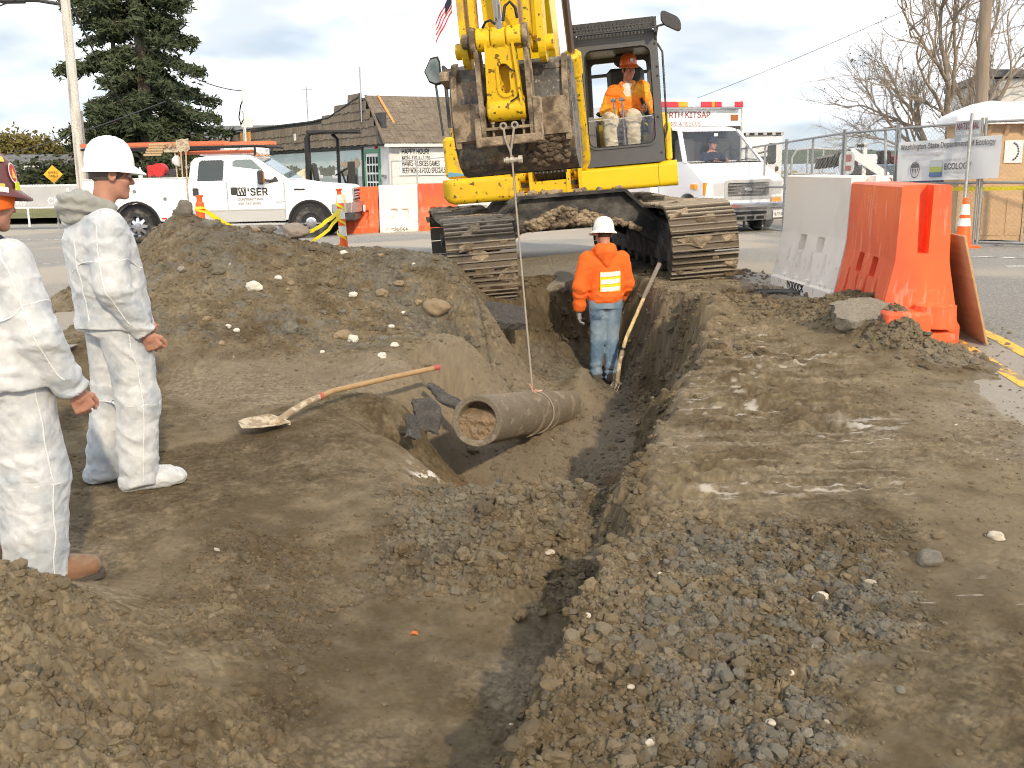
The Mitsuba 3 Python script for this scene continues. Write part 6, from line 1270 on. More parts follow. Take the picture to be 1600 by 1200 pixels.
mat('roof_grey', mikit.proc(lambda p, n, uv: MX((0.11, 0.115, 0.125), (0.19, 0.195, 0.205), FB(p.x * 3, p.y * 3, p.z * 3, 4))), 0.9)
house('far house with a grey roof between the fir and the tavern', -21.0, 76, 0.2, 9, 8, 2.6, 2.0, 'roof_grey', .1, True)
house('far low house with a grey roof behind the diamond sign', -25.8, 60, .0, 5, 5, 1.5, 1.2, 'roof_grey', .3)
house('pale house roof just above the white hat, half hidden', -31.5, 85, .5, 6, 6, 3.6, 1.6, 'white_dull', .1)

# ---------------------------------------------------------------- poles, wires, signs on the left
pl = thing('utility_pole', 'weathered white wooden utility pole at the left', 'utility pole')
add('shaft', [tube([(-12.28, 30, -.6), (-12.26, 30, 3), (-12.20, 30, 9.5)], [.15, .14, .115], 14)], 'pole_wood_white', pl, smooth=True)
add('street_lamp_arm', [tube([(-12.22, 30, 6.25), (-12.9, 29.8, 6.35), (-13.6, 29.6, 6.35)], .05, 8), cbox((-13.5, 29.6, 6.33), (.7, .25, .16), .05)], 'trim_dark', pl, smooth=30)
add('conduit', [tube([(-12.06, 29.9, -.6), (-12.04, 29.9, 3.4)], .035, 8)], 'mid_grey', pl)
p2 = thing('utility_pole', 'thin distant grey utility pole at the far left', 'utility pole'); add('shaft', [tube([(-29.3, 60, 0), (-29.2, 60, 5.0)], [.16, .13], 10)], 'pole_wood', p2, smooth=True)
def wire(label, a, b, sag, r=.018, n=24):
    a, b = np.array(a, float), np.array(b, float); add('overhead_wire', [tube([lerp(a, b, t) - [0, 0, 4 * sag * t * (1 - t)] for t in np.linspace(0, 1, n)], r, 5)], 'black', label=label, cat='wire', smooth=True)
wire('overhead wire rising from the left edge to the white pole', (-18.5, 24, 3.6), (-12.2, 30, 6.9), .25)
wire('wire dropping from the white pole behind the fir branches', (-12.2, 30, 6.6), (-20.5, 58, 4.2), .3, .03)
wire('sagging service wire from the fir to the mast of the tavern', (-17.5, 48, 8.3), (-14.3, 57.6, 5.9), .7, .025)
wire('low wire crossing behind the white pole to the far left', (-36, 60, 1.8), (-9.5, 29.5, 3.6), .5, .022)
wire('wire across the top of the picture above the cab', (1.2, 30, 6.55), (20, 30, 6.3), .2, .015)
wire('thin wire running up to the bare tree pole', (5.9, 42, 3.7), (11.55, 26, 6.1), .15, .008)
sg = thing('warning_sign', 'yellow diamond warning sign reading SPEED TABLE', 'road sign')
SM = tr(-16.55, 38.0, 1.65) @ rz(.2)
add('plate', [prism([(.33, 0), (0, .33), (-.33, 0), (0, -.33)], -.01, .01, 'y')], 'sign_yellow', sg, M=SM); mat('sign_yellow', (0.85, 0.42, 0.02), 0.5)
for z, t in ((.02, 'SPEED'), (-.10, 'TABLE')):
    m = meshkit.text_mesh(t, .08, .004, True); m.vertices[:, 0] -= m.vertices[:, 0].max() / 2; add('lettering', m, 'letter_black', sg, M=SM @ basis((0, -.012, z), (1, 0, 0), (0, 0, 1), (0, -1, 0)))
add('post', [box(-.03, .03, .011, .05, -2.0, .3)], 'galvanised', sg, M=SM)
bn = thing('banner', 'long grey street banner with white church lettering behind the men', 'banner')
BM = basis((-19.2, 37.0, .52), (.9995, .03, .0), (0, 0, 1)); 
add('sheet', [box(0, 5.6, 0, .72, -.01, .01)], 'banner_grey', bn, M=BM); mat('banner_grey', mikit.proc(lambda p, n, uv: MX((0.42, 0.43, 0.43), (0.56, 0.57, 0.57), FB(p.x * 2, p.y * 2, p.z * 3, 4))), 0.8)
add('edge', [box(-.02, 5.62, .72, .78, -.015, .015), box(-.02, 5.62, -.05, .0, -.015, .015)], 'white', bn, M=BM)
for x, y, h, t in ((1.0, .42, .20, 'enville'), (3.4, .38, .26, '1'), (.9, .10, .20, 'mmunity'), (2.75, .10, .22, 'Church')): add('lettering', meshkit.text_mesh(t, h, .006, True), 'white', bn, M=BM @ tr(x, y, .011))
for x in (.4, 2.0, 3.6, 5.2): add('stake', [box(x, x + .06, -.7, .0, -.02, .02)], 'white', bn, M=BM)

# ---------------------------------------------------------------- trees
def leaf_mesh(P, size, rg, aspect=.5, droop=0.0):
    """separate small leaf blades at points P"""
    n = len(P); u = rg.normal(size=(n, 3)); u[:, 2] = u[:, 2] * .6 - droop; u /= np.linalg.norm(u, axis=1, keepdims=True); w = np.cross(u, rg.normal(size=(n, 3))); w /= np.linalg.norm(w, axis=1, keepdims=True)
    s = size * rg.uniform(.6, 1.4, (n, 1)); a, b, c, d = P - u * s, P + w * s * aspect, P + u * s, P - w * s * aspect
    v = np.stack([a, b, c, d], 1).reshape(-1, 3); i = np.arange(n)[:, None] * 4; return v, np.vstack([i + [0, 1, 2], i + [0, 2, 3]])
mat('fir_needles', mikit.proc(lambda p, n, uv: MX((0.032, 0.052, 0.030), (0.095, 0.118, 0.055), FB(p.x * 0.7, p.y * 0.7, p.z * 0.7, 4))), 0.9)
mat('bark', mikit.proc(lambda p, n, uv: MX((0.14, 0.105, 0.08), (0.26, 0.21, 0.16), FB(p.x * 8, p.y * 8, p.z * 1.5, 4))), 0.95)
rf = np.random.default_rng(19)
fir = thing('fir_tree', 'tall dark fir tree with drooping branches at the upper left', 'fir tree')
FBm = np.array([-20.6, 60.0, .6])
add('trunk', [tube([FBm, FBm + [.1, 0, 6], FBm + [.0, 0, 19]], [.42, .34, .08], 12), tube([FBm + [-1.5, .3, 0], FBm + [-1.7, .3, 5], FBm + [-1.4, .2, 10]], [.26, .2, .06], 10)], 'bark', fir, smooth=True)
br_, nd = [], []
for k in range(165):
    t = rf.uniform(0, 1) ** .9; z = 1.6 + t * 16.0; a = rf.uniform(0, 2 * math.pi)
    L = (5.7 * (1 - t) ** .8 + .5) * rf.uniform(.55, 1.12)
    if rf.random() < .2: L *= .6
    d = np.array([math.cos(a), math.sin(a) * .8, 0]); up = rf.uniform(-.05, .25)
    s = np.linspace(0, 1, 9); pts = FBm + np.array([-.2, 0, z]) + d * (L * s)[:, None] + np.array([0, 0, 1.0]) * (L * (up * s - (.38 + .1 * rf.random()) * s ** 1.6 + .16 * s ** 4))[:, None]
    br_.append(tube(pts, np.linspace(.05, .012, 9), 5))
    for q in range(int(24 * L)):
        u = rf.uniform(.15, 1) ** .8; p = np.array([np.interp(u, s, pts[:, i]) for i in range(3)])
        side = np.cross(d, [0, 0, 1]); off = side * rf.normal(0, .30 * L * .28 * (1.15 - u)) + np.array([0, 0, -abs(rf.normal(0, .26))])
        m = 5; nd.append(p + off + rf.normal(0, .13, (m, 3)) * [1, 1, .7])
add('branches', br_, 'bark', fir, kind='stuff')
nd = np.vstack(nd); add('crown', leaf_mesh(nd, .20, rf, .28, .35), 'fir_needles', fir, kind='stuff')
def bush(name, label, cat, c, R, n, size, m, trunk=None, seed=1, lumps=7):
    r = np.random.default_rng(seed); k = thing(name, label, cat); c = np.array(c, float); R = np.array(R, float)
    cs = c + r.uniform(-.62, .62, (lumps, 3)) * R; pts = []
    for q in cs: pts.append(q + r.normal(0, .28, (n // lumps, 3)) * R)
    P = np.vstack(pts); P = P[P[:, 2] > c[2] - R[2] * 1.05]
    add('crown', leaf_mesh(P, size, r, .6), m, k, kind='stuff')
    if trunk: add('trunk', [tube([(c[0], c[1], trunk), (c[0] + .1, c[1], c[2])] , [.22, .12], 8)] + [tube([(c[0], c[1], c[2] - R[2] * .5), q], [.09, .03], 6) for q in cs], 'bark', k, smooth=True)
    return k
mat('leaf_olive', mikit.proc(lambda p, n, uv: MX((0.10, 0.11, 0.03), (0.20, 0.15, 0.05), FB(p.x * 0.5, p.y * 0.5, p.z * 0.8, 4))), 0.9); mat('leaf_rust', mikit.proc(lambda p, n, uv: MX((0.17, 0.10, 0.05), (0.11, 0.10, 0.04), FB(p.x * 0.5, p.y * 0.5, p.z * 0.8, 4))), 0.9)
mat('leaf_dark', mikit.proc(lambda p, n, uv: MX((0.025, 0.04, 0.018), (0.06, 0.07, 0.03), FB(p.x * 0.5, p.y * 0.5, p.z * 0.8, 4))), 0.9)
bush('deciduous_tree', 'bushy olive and brown tree at the far left', 'tree', (-34.0, 75, 2.6), (2.5, 2, 2.0), 9000, .15, 'leaf_olive', -.3, 3, 9)
bush('deciduous_tree', 'rusty brown tree at the left edge behind the maroon hat', 'tree', (-37.6, 76, 2.6), (1.6, 1.5, 1.6), 4500, .15, 'leaf_rust', -.3, 4)
bush('deciduous_tree', 'rounded olive tree just left of the white pole', 'tree', (-31.2, 77, 2.5), (1.5, 1.5, 1.7), 5000, .15, 'leaf_rust', -.3, 5)
bush('hedge', 'dark green hedge under the fir behind the pickup bed', 'hedge', (-21.5, 57, 1.0), (5.5, 1.2, 1.5), 8000, .16, 'leaf_dark', None, 6, 12)
bush('bush', 'yellow dry shrub on the shore behind the fence', 'bush', (12.5, 46, .45), (1.5, 1, .8), 2500, .10, 'leaf_dry', None, 7); mat('leaf_dry', (0.34, 0.27, 0.12), 0.9)
# bare tree on the right: forked limbs down to twigs
bt = thing('bare_tree', 'bare leafless tree with many fine twigs at the upper right', 'tree')
rb_ = np.random.default_rng(31); TW = [[], [], []]; TIPS = []
def grow(p, d, L, r, lev):
    n = 5; pts = [p]; q = p.copy(); dd = d.copy()
    for i in range(n):
        dd = dd + rb_.normal(0, .10 + .03 * lev, 3) + np.array([0, 0, .035]); dd /= np.linalg.norm(dd); q = q + dd * L / n; pts.append(q)
    rr = np.linspace(r, r * (.62 if lev < 4 else .4), n + 1); TW[0 if lev < 2 else 1 if lev < 4 else 2].append(tube(pts, rr, 8 if lev < 2 else 5 if lev < 4 else 3, caps=lev > 2))
    if lev >= 5: TIPS.append(q); return
    for i in range((3, 3, 3, 2, 3)[lev]):
        t = rb_.integers(2, n + 1); a = rb_.uniform(.35, .75); ax = rb_.normal(size=3); ax -= dd * (ax @ dd); ax /= np.linalg.norm(ax)
        e = dd * math.cos(a) + ax * math.sin(a); e[0] -= .06; e /= np.linalg.norm(e); grow(np.array(pts[t]), e, L * rb_.uniform(.62, .9), r * .52, lev + 1)
    grow(q, dd, L * .8, r * .62, lev + 1)
for dx, lean, L, r in ((-.35, (-.42, .1, 1), 1.35, .09), (-.05, (-.06, 0, 1), 2.6, .115), (.28, (.06, .1, 1), 2.6, .105), (.1, (.35, -.1, 1), 1.2, .07), (-.4, (-.9, .1, .75), 1.25, .07)):
    d = np.array(lean, float); grow(np.array([11.95 + dx, 28.4, 1.0 + (0 if dx > -.3 else .5)]), d / np.linalg.norm(d), L, r, 0)
add('trunk', [tube([(11.9, 28.4, .2), (11.88, 28.4, 1.2)], [.30, .24], 12)] + TW[0], 'bark_grey', bt, smooth=True, kind='stuff'); add('branches', TW[1], 'bark_grey', bt, kind='stuff'); add('twigs', TW[2], 'bark_twig', bt, kind='stuff')
mat('bark_grey', mikit.proc(lambda p, n, uv: MX((0.22, 0.18, 0.14), (0.36, 0.31, 0.25), FB(p.x * 9, p.y * 9, p.z * 2, 4))), 0.95); mat('bark_twig', (0.30, 0.25, 0.20), 0.9)
TP_ = np.array(TIPS); TP_ = TP_[rb_.random(len(TP_)) < .05]; add('last_leaves', leaf_mesh(TP_, .045, rb_, .7), 'leaf_rust', bt, kind='stuff')
p3 = thing('utility_pole', 'brown wooden utility pole in front of the bare tree', 'utility pole'); add('shaft', [tube([(11.72, 26, -.1), (11.55, 26, 5.3), (11.5, 26, 8.5)], [.15, .14, .12], 12)], 'pole_wood', p3, smooth=True)

# ---------------------------------------------------------------- chain-link fence with its banner
FP = [(9.3, 13.4), (8.0, 14.25), (6.86, 15.2), (6.15, 16.6), (5.62, 17.6), (5.45, 20.6), (5.35, 23.6), (5.2, 26.5)]
fence = thing('chain_link_fence', 'chain-link construction fence of steel panels on the right', 'fence')
for i in range(len(FP) - 1):
    a, b = np.array(FP[i]), np.array(FP[i + 1]); za, zb = bz(*a), bz(*b); L = float(np.linalg.norm(b - a)); H = 1.78
    k = uniq(fence + '__panel'); ex = np.array([(b - a)[0] / L, (b - a)[1] / L, (zb - za) / L]); M = basis((a[0], a[1], za), ex, (0, 0, 1), (ex[1], -ex[0], 0))
    g = .03
    for x in (g, L - g, L * .5 if L > 2.0 else None):
        if x is None: continue
        add('post', [cyl((x, .02, 0), (x, H + (.06 if x != L * .5 else 0), 0), .021, 10)], 'galvanised', k, smooth=40, M=M)
    for y in (.06, .92, H): add('rail', [cyl((g, y, 0), (L - g, y, 0), .019, 10)], 'galvanised', k, smooth=40, M=M)
    ms = []; s = .075
    for x in np.arange(-H, L, s):
        for sg_ in (1, -1):
            x0, x1 = x, x + H
            t0, t1 = max(0, (g - x0) / H), min(1, (L - g - x0) / H)
            if t1 <= t0: continue
            p0, p1 = (x0 + H * t0, .07 + (H - .08) * t0), (x0 + H * t1, .07 + (H - .08) * t1)
            if sg_ < 0: p0, p1 = (L - p0[0], p0[1]), (L - p1[0], p1[1])
            ms.append(tube([(p0[0], p0[1], .003 * sg_), (p1[0], p1[1], .003 * sg_)], .0017, 3, False))
    add('chain_mesh', ms, 'galvanised', k, M=M, kind='stuff')
    if i % 2 == 0: add('foot', [box(-.3, .3, -.0, .06, -.35, .35, .01)], 'mid_grey', k, M=M @ tr(.05, -.03, 0))
br_ = thing('brace_pole', 'slanting galvanised pipe propped against the fence by the cone', 'pipe'); add('shaft', [cyl((6.55, 14.95, bz(6.5, 15)), (6.72, 15.3, 2.36), .024, 10)], 'galvanised', br_, smooth=40)
br_ = thing('brace_pole', 'slanting galvanised pipe leaning on the fence left of the banner', 'pipe'); add('shaft', [cyl((5.95, 16.3, .45), (6.05, 16.9, 2.2), .022, 10)], 'galvanised', br_, smooth=40)
# banner
A_, B_ = np.array([6.13, 16.45]), np.array([7.02, 14.95]); ex = (B_ - A_) / np.linalg.norm(B_ - A_); W_ = float(np.linalg.norm(B_ - A_))
BN = basis((A_[0] - .05 * abs(ex[1]), A_[1] - .06, 1.38), (ex[0], ex[1], .035), (0, 0, 1), (ex[1], -ex[0], 0))
eb = thing('fence_banner', 'white state ecology banner hung on the chain-link fence', 'banner')
nx = 24; gx = np.linspace(0, W_, nx); gv = np.array([(x, y, .012 * math.sin(x * 9 + y * 4) - .01) for y in (0, .2, .4, .6) for x in gx]); gq = np.array([(r * nx + c, r * nx + c + 1, (r + 1) * nx + c + 1, (r + 1) * nx + c) for r in range(3) for c in range(nx - 1)])
if (BN[:3, 2] @ np.array([-6, -15, 0])) < 0: BN = BN @ sc(1, 1, -1)
add('sheet', (gv, gq), 'banner_white', eb, smooth=True, M=BN); mat('banner_white', (0.66, 0.67, 0.69), 0.7)
def on_banner(name, t, x, y, h, m, bold=False, maxw=None, par=eb, Mb=BN):
    q = meshkit.text_mesh(t, h, .002, bold); w = q.vertices[:, 0].max(); kx = min(1.0, maxw / w) if maxw else 1.0; return add(name, xf(q, tr(x, y, .014) @ sc(kx, 1, 1)), m, par, M=Mb)
on_banner('lettering', 'Washington State Department of Ecology', .05, .48, .075, 'letter_grey', True, W_ - .12); mat('letter_grey', (0.12, 0.12, 0.13), 0.7); mat('letter_pale', (0.42, 0.42, 0.43), 0.7)
on_banner('lettering', 'toxics cleanup program', .08, .38, .05, 'letter_pale', False, W_ - .2)
oval = np.array([(.085 * math.cos(a), .125 * math.sin(a)) for a in np.linspace(0, 2 * math.pi, 26, endpoint=False)])
em = add('emblem', [prism(Polygon(oval + [.34, .17], [oval * .88 + [.34, .17]]), .012, .014, 'z'), prism([(.27, .20), (.41, .20), (.39, .255), (.34, .275), (.29, .255)], .012, .014, 'z'), prism([(.285, .185), (.31, .185), (.30, .10)], .012, .014, 'z'), prism([(.335, .185), (.36, .185), (.35, .07)], .012, .014, 'z'), prism([(.38, .185), (.40, .185), (.375, .09)], .012, .014, 'z')], 'letter_grey', eb, M=BN)
for y0, y1, m in ((.20, .30, 'logo_grey'), (.12, .20, 'logo_green'), (.05, .12, 'logo_blue')): add('logo_block', [box(.60, .82, y0, y1, .012, .014)], m, eb, M=BN)
mat('logo_grey', (0.42, 0.46, 0.48), 0.7); mat('logo_green', (0.34, 0.40, 0.12), 0.7); mat('logo_blue', (0.10, 0.16, 0.30), 0.7)
on_banner('lettering', 'DEPARTMENT OF', .85, .275, .035, 'letter_pale', False, .36); on_banner('lettering', 'ECOLOGY', .85, .155, .085, 'letter_grey', True, .46); on_banner('lettering', 'State of Washington', .85, .09, .035, 'letter_pale', False, .4)
ns = thing('rental_sign', 'small purple and grey rental sign on the fence above the banner', 'sign'); NM = BN @ tr(.98, .56, -.02)
add('plate', [box(0, .42, 0, .28, 0, .006)], 'logo_grey', ns, M=NM); on_banner('lettering', 'NATIONAL', .02, .16, .09, 'letter_maroon', True, .38, ns, NM @ tr(0, 0, -.005)); on_banner('lettering', 'CONSTRUCTION', .02, .08, .045, 'white', True, .38, ns, NM @ tr(0, 0, -.005))
# caution tape along the fence
mat('tape_black', (0.02, 0.02, 0.02), 0.5)
def tape(label, pts, w=.07, marks=0, vert=True):
    p = np.array(pts, float); d = np.gradient(p, axis=0); d /= np.linalg.norm(d, axis=1, keepdims=True); s = np.linspace(0, 1, len(p)); up = np.array([[.35 * math.sin(11 * q), .2 * math.cos(7 * q), 1.0] for q in s]); up -= d * (up * d).sum(1, keepdims=True); up /= np.linalg.norm(up, axis=1, keepdims=True)
    a, b = p + up * w / 2, p - up * w / 2; n = len(p); k = add('caution_tape', (np.vstack([a, b]), np.array([(i, n + i, n + i + 1, i + 1) for i in range(n - 1)])), 'tape_yellow', label=label, cat='caution tape', smooth=True); return k
def sagline(a, b, sag, n=24, wob=.02, seed=0):
    r = np.random.default_rng(seed); a, b = np.array(a, float), np.array(b, float); return [lerp(a, b, t) - [0, 0, 4 * sag * t * (1 - t)] + r.normal(0, wob * .25, 3) * (0 < t < 1) for t in np.linspace(0, 1, n)]
tape('yellow caution tape strung along the chain-link fence', sagline((5.5, 17.4, 1.30), (7.9, 14.2, 1.33), .04, 40, .006, 1), .06)
PD = np.array([-2.55 - .05 * .6, 15.85, bz(-2.55, 15.85)])
tape('yellow caution tape from the heap to the banded post, upper strand', sagline((-4.02, 13.6, 1.22), PD + [0, 0, .72], .42, 26, .02, 2), .06); tape('yellow caution tape sagging low to the banded post', sagline((-3.9, 13.7, 1.05), PD + [0, .02, .66], .50, 26, .03, 3), .05)
tape('loose yellow caution tape wound round the banded post', [PD + np.array([.068 * math.cos(a), .068 * math.sin(a), .95 - .9 * a / 25]) for a in np.linspace(0, 25, 70)], .035)
tape('yellow caution tape tied round the plain orange post', [np.array([-4.05, 13.6, .32]) + np.array([.065 * math.cos(a), .065 * math.sin(a), .88 + .03 * math.sin(a * .7)]) for a in np.linspace(0, 14, 40)], .03)

# ---------------------------------------------------------------- booth, trailer and kit behind the fence
bo = thing('booth', 'tan plywood booth with a white tent top behind the fence', 'booth')
o = np.array([6.97, 16.15]); fdir = np.array([.985, -.17]); sdir = np.array([-.42, .91]); bzz = bz(7.4, 16.3)
BO = basis((o[0], o[1], bzz), (fdir[0], fdir[1], 0), (-fdir[1], fdir[0], 0), (0, 0, 1))
mat('booth_tan', mikit.proc(lambda p, n, uv: MX((0.62, 0.42, 0.24), (0.54, 0.35, 0.19), FB(p.x * 3, p.y * 3, p.z * 12, 4))), 0.8)
add('wall', [box(0, .98, 0, .03, .05, 1.80)], 'booth_tan', bo, M=BO); add('wall', [box(0, .03, .031, 1.0, .05, 1.80), box(.95, .98, .031, 1.0, .05, 1.80), box(.031, .949, .97, 1.0, .05, 1.80)], 'booth_tan', bo, M=BO)
for x0, x1, z0, z1 in ((.02, .30, .12, .70), (.36, .66, .12, .70), (.72, .95, .12, .70), (.10, .84, .86, 1.0)): add('panel', [box(x0, x1, -.012, -.001, z0, z1, .004)], 'booth_tan', bo, M=BO)
add('trim', [box(.955, .99, -.03, .04, .0, 1.82), box(-.01, .02, -.03, .04, .0, 1.82)], 'wood_pale', bo, M=BO)
for x in (.1, .35, .6, .85): add('bracket', [hull([(x, -.001, 1.78), (x + .05, -.001, 1.78), (x, -.12, 1.78), (x + .05, -.12, 1.78), (x, -.001, 1.62), (x + .05, -.001, 1.62)])], 'booth_tan', bo, M=BO)
tw = [(-.15, -.22), (1.14, -.22), (1.14, 1.2), (-.15, 1.2)]; rg = []
for z, s, in ((1.80, 1.0), (1.90, 1.0), (1.96, .93), (2.05, .66), (2.13, .36), (2.17, .06)): rg.append(np.array([((x - .5) * s + .5, (y - .5) * s + .5, z) for x, y in rrect(1.30, 1.42, .12, 4) + np.array([.5, .5])]))
add('tent_top', [loft(rg)], 'tent_white', bo, smooth=50, M=BO, label='white peaked tent top'); mat('tent_white', (0.78, 0.78, 0.78), 0.7)
po = add('poster', [box(.62, .88, -.02, -.013, 1.22, 1.56)], 'white', M=BO, label='white poster with a ring of black dots on the booth', cat='poster')
for a in np.linspace(-1.2, 1.25, 9): add('dot', [lathe([(0, .003), (.016, .003), (.016, 0)], 8, tr(.72 + .10 * math.cos(a), -.0205, 1.39 + .13 * math.sin(a)) @ rx(math.pi / 2))], 'letter_black', po, M=BO)
tl = thing('storage_trailer', 'white box trailer with black latches behind the fence', 'trailer'); TL = tr(6.05, 26.9, bz(6, 27)) @ rz(-.08)
add('body', [box(-1.1, .95, 0, 4.5, .35, 2.18, .04)], 'white', tl, M=TL); add('roof_edge', [box(-1.12, .97, -.03, 4.5, 2.19, 2.27)], 'light_grey', tl, M=TL)
for x in np.arange(-1.0, .8, .22): add('roof_slot', [box(x, x + .13, -.04, -.031, 2.20, 2.255)], 'black', tl, M=TL)
for pts in ([(.35, 1.65), (.55, 1.65), (.55, 1.45)], [(-.2, 1.28), (0, 1.28), (.05, 1.32)], [(.2, .75), (.28, .9), (.36, .95)]): add('latch', [tube([(x, -.03, z) for x, z in pts], .022, 6)], 'black', tl, M=TL)
add('wheel', [cyl((-1.0, 2, .35), (-.8, 2, .35), .35, 20), cyl((.7, 2, .35), (.9, 2, .35), .35, 20)], 'tyre', tl, M=TL, kind='stuff')
def kit(name, label, cat, X, Y, Z, ang=0): k = thing(name, label, cat); return k, tr(X, Y, Z) @ rz(ang)
k, M = kit('generator', 'grey generator box with a black slatted rack on top behind the fence', 'generator', 6.9, 22.3, bz(6.9, 22), -.1)
add('case', [box(-.3, .3, 0, .5, .5, 1.10, .03)], 'kit_grey', k, M=M); mat('kit_grey', (0.30, 0.33, 0.36), 0.5)
for q in range(7): add('rack_bar', [hull([(-.32 + .1 * q, -.05, 1.28 + .02 * q), (-.27 + .1 * q, -.05, 1.28 + .02 * q), (-.30 + .1 * q, -.05, 1.50 + .03 * q), (-.25 + .1 * q, -.05, 1.50 + .03 * q), (-.32 + .1 * q, .35, 1.28), (-.27 + .1 * q, .35, 1.5)])], 'black', k, M=M)
add('rack_top', [hull([(-.34, -.06, 1.49), (.0, -.06, 1.55), (-.34, .4, 1.49), (0, .4, 1.55), (-.34, -.06, 1.53), (.0, -.06, 1.6)])], 'mid_grey', k, M=M); add('leg', [box(-.28, -.25, 0, .03, 1.1, 1.3), box(.25, .28, 0, .03, 1.1, 1.4)], 'steel', k, M=M, kind='stuff'); add('lettering', xf(meshkit.text_mesh('45E', .13, .003, True), basis((-.25, -.003, .85), (1, 0, 0), (0, 0, 1), (0, -1, 0))), 'letter_black', k, M=M)
k, M = kit('hand_rail', 'pale hooped guard rail standing behind the fence', 'guard rail', 6.75, 23.5, bz(6.7, 23.5)); add('hoop', [tube([(-.4, 0, 0), (-.4, 0, 1.55), (-.3, 0, 1.72), (0, 0, 1.75), (.6, 0, 1.72)], .025, 8), tube([(-.05, 0, 0), (-.05, 0, 1.74)], .02, 8), tube([(.3, 0, 0), (.3, 0, 1.73)], .02, 8), tube([(-.4, 0, 1.2), (.6, 0, 1.2)], .02, 8)], 'light_grey', k, smooth=True, M=M)
k, M = kit('compressor', 'white compressor with a MULTIQUIP sign behind the fence', 'compressor', 7.25, 21.2, bz(7, 21)); add('case', [box(-.55, .6, 0, .9, .45, 1.12, .04)], 'white_dull', k, M=M); t = meshkit.text_mesh('MULTIQUIP', .15, .003, True); t.vertices[:, 0] *= .95 / t.vertices[:, 0].max(); add('lettering', xf(t, basis((-.42, -.003, .92), (1, 0, 0), (0, 0, 1), (0, -1, 0))), 'letter_maroon', k, M=M); add('stack', [cyl((-.1, .4, 1.1), (-.1, .4, 1.55), .06), box(-.3, .25, .2, .7, 1.12, 1.3, .03)], 'trim_dark', k, M=M)
k, M = kit('barricade_board', 'white slanted barricade board standing behind the fence', 'barricade', 7.1, 20.6, bz(7, 20.6)); add('board', [hull([(-.42, -.02, 1.50), (-.36, -.02, 1.66), (.34, -.02, 1.02), (.40, -.02, 1.16), (-.42, .02, 1.50), (-.36, .02, 1.66), (.34, .02, 1.02), (.40, .02, 1.16)])], 'white', k, M=M); add('post', [box(-.12, -.05, .03, .08, 0, 1.75)], 'white_dull', k, M=M); add('arm', [box(-.25, -.05, .03, .06, 1.66, 1.72)], 'black', k, M=M)
k, M = kit('hazard_sign', 'rounded grey sign with red print behind the fence', 'sign', 6.55, 20.3, bz(6.5, 20)); add('plate', [prism(rrect(.30, .46, .14, 5) + np.array([0, 1.35]), -.01, .01, 'y')], 'logo_grey', k, M=M); add('mark', [prism(rrect(.18, .14, .03, 3) + np.array([0, 1.44]), -.014, -.0105, 'y'), prism(rrect(.18, .10, .03, 3) + np.array([0, 1.25]), -.014, -.0105, 'y')], 'letter_maroon', k, M=M, kind='stuff'); add('post', [box(-.02, .02, .011, .04, 0, 1.4)], 'galvanised', k, M=M)
k, M = kit('flat_trailer', 'dark blue grey flat trailer loaded with small kit behind the fence', 'trailer', 8.6, 22.8, bz(8, 22)); add('side', [box(-.9, 1.6, 0, 1.2, .5, 1.35, .03)], 'kit_blue', k, M=M); mat('kit_blue', (0.10, 0.14, 0.19), 0.6)
for q, (x, m, h) in enumerate(((-.6, 'white', .22), (-.3, 'black', .3), (.0, 'red', .2), (.25, 'white_dull', .25), (.6, 'red', .15), (1.0, 'black', .3), (1.3, 'mid_grey', .2))): add('load', [cbox((x, .4, 1.36 + h / 2), (.24, .3, h), .03)], m, k, M=M)
add('wheel', [cyl((.3, -.12, .33), (.3, .08, .33), .33, 20)], 'tyre', k, smooth=40, M=M)
for i, (x, y) in enumerate(((7.55, 19.6), (7.95, 19.2))): cone('traffic_cone', ('small orange cone behind the fence, left of its neighbour', 'small orange cone behind the fence next to the banner')[i], x, y, bz(x, y) + .25, True)
# white two-storey building on the right with its landing, and the dark shelter
wb = thing('clapboard_building', 'white building with a dark flat roof edge at the upper right', 'building'); W0, W1 = np.array([14.64, 35.0]), np.array([13.75, 30.0]); d1 = W1 - W0; L1 = float(np.linalg.norm(d1)); d1 /= L1; d2 = np.array([-d1[1], d1[0]])
WM = basis((W0[0], W0[1], .3), (d1[0], d1[1], 0), (d2[0], d2[1], 0), (0, 0, 1))
add('wall', [box(0, L1, 0, 6, 0, 3.62)], 'tavern_white', wb, M=WM); add('roof_edge', [hull([(-.2, -.2, 3.55), (L1 + .15, -.2, 3.68), (-.2, 6, 3.55), (L1 + .15, 6.2, 3.5), (-.2, -.2, 3.72), (L1 + .15, -.2, 3.88), (-.2, 6, 3.72), (L1 + .15, 6.2, 3.7)])], 'roof_grey', wb, M=WM)
for x0, x1 in ((.9, 1.4), (1.9, 2.9), (3.4, 4.4)): wn = add('window', [box(x0 - .08, x1 + .08, -.03, -.001, 1.95, 3.15)], 'white', wb, M=WM); add('pane', [box(x0, x1, -.04, -.031, 2.03, 3.07)], 'auto_glass', wn, M=WM)
add('corner_board', [box(L1 - .1, L1 + .03, -.03, .12, 0, 3.6)], 'mid_grey', wb, M=WM); add('corner_pipe', [tube([(L1 - .25, -.05, 0), (L1 - .25, -.05, 3.5)], .03, 6)], 'mid_grey', wb, M=WM)
add('dark_band', [box(L1 + .001, L1 + .04, .6, 5, .9, 1.9)], 'auto_glass_pale', wb, M=WM)
LM = tr(13.95, 29.4, .3) @ rz(-.1)
k = thing('landing_rail', 'yellow and grey metal landing rail in front of the white building', 'guard rail')
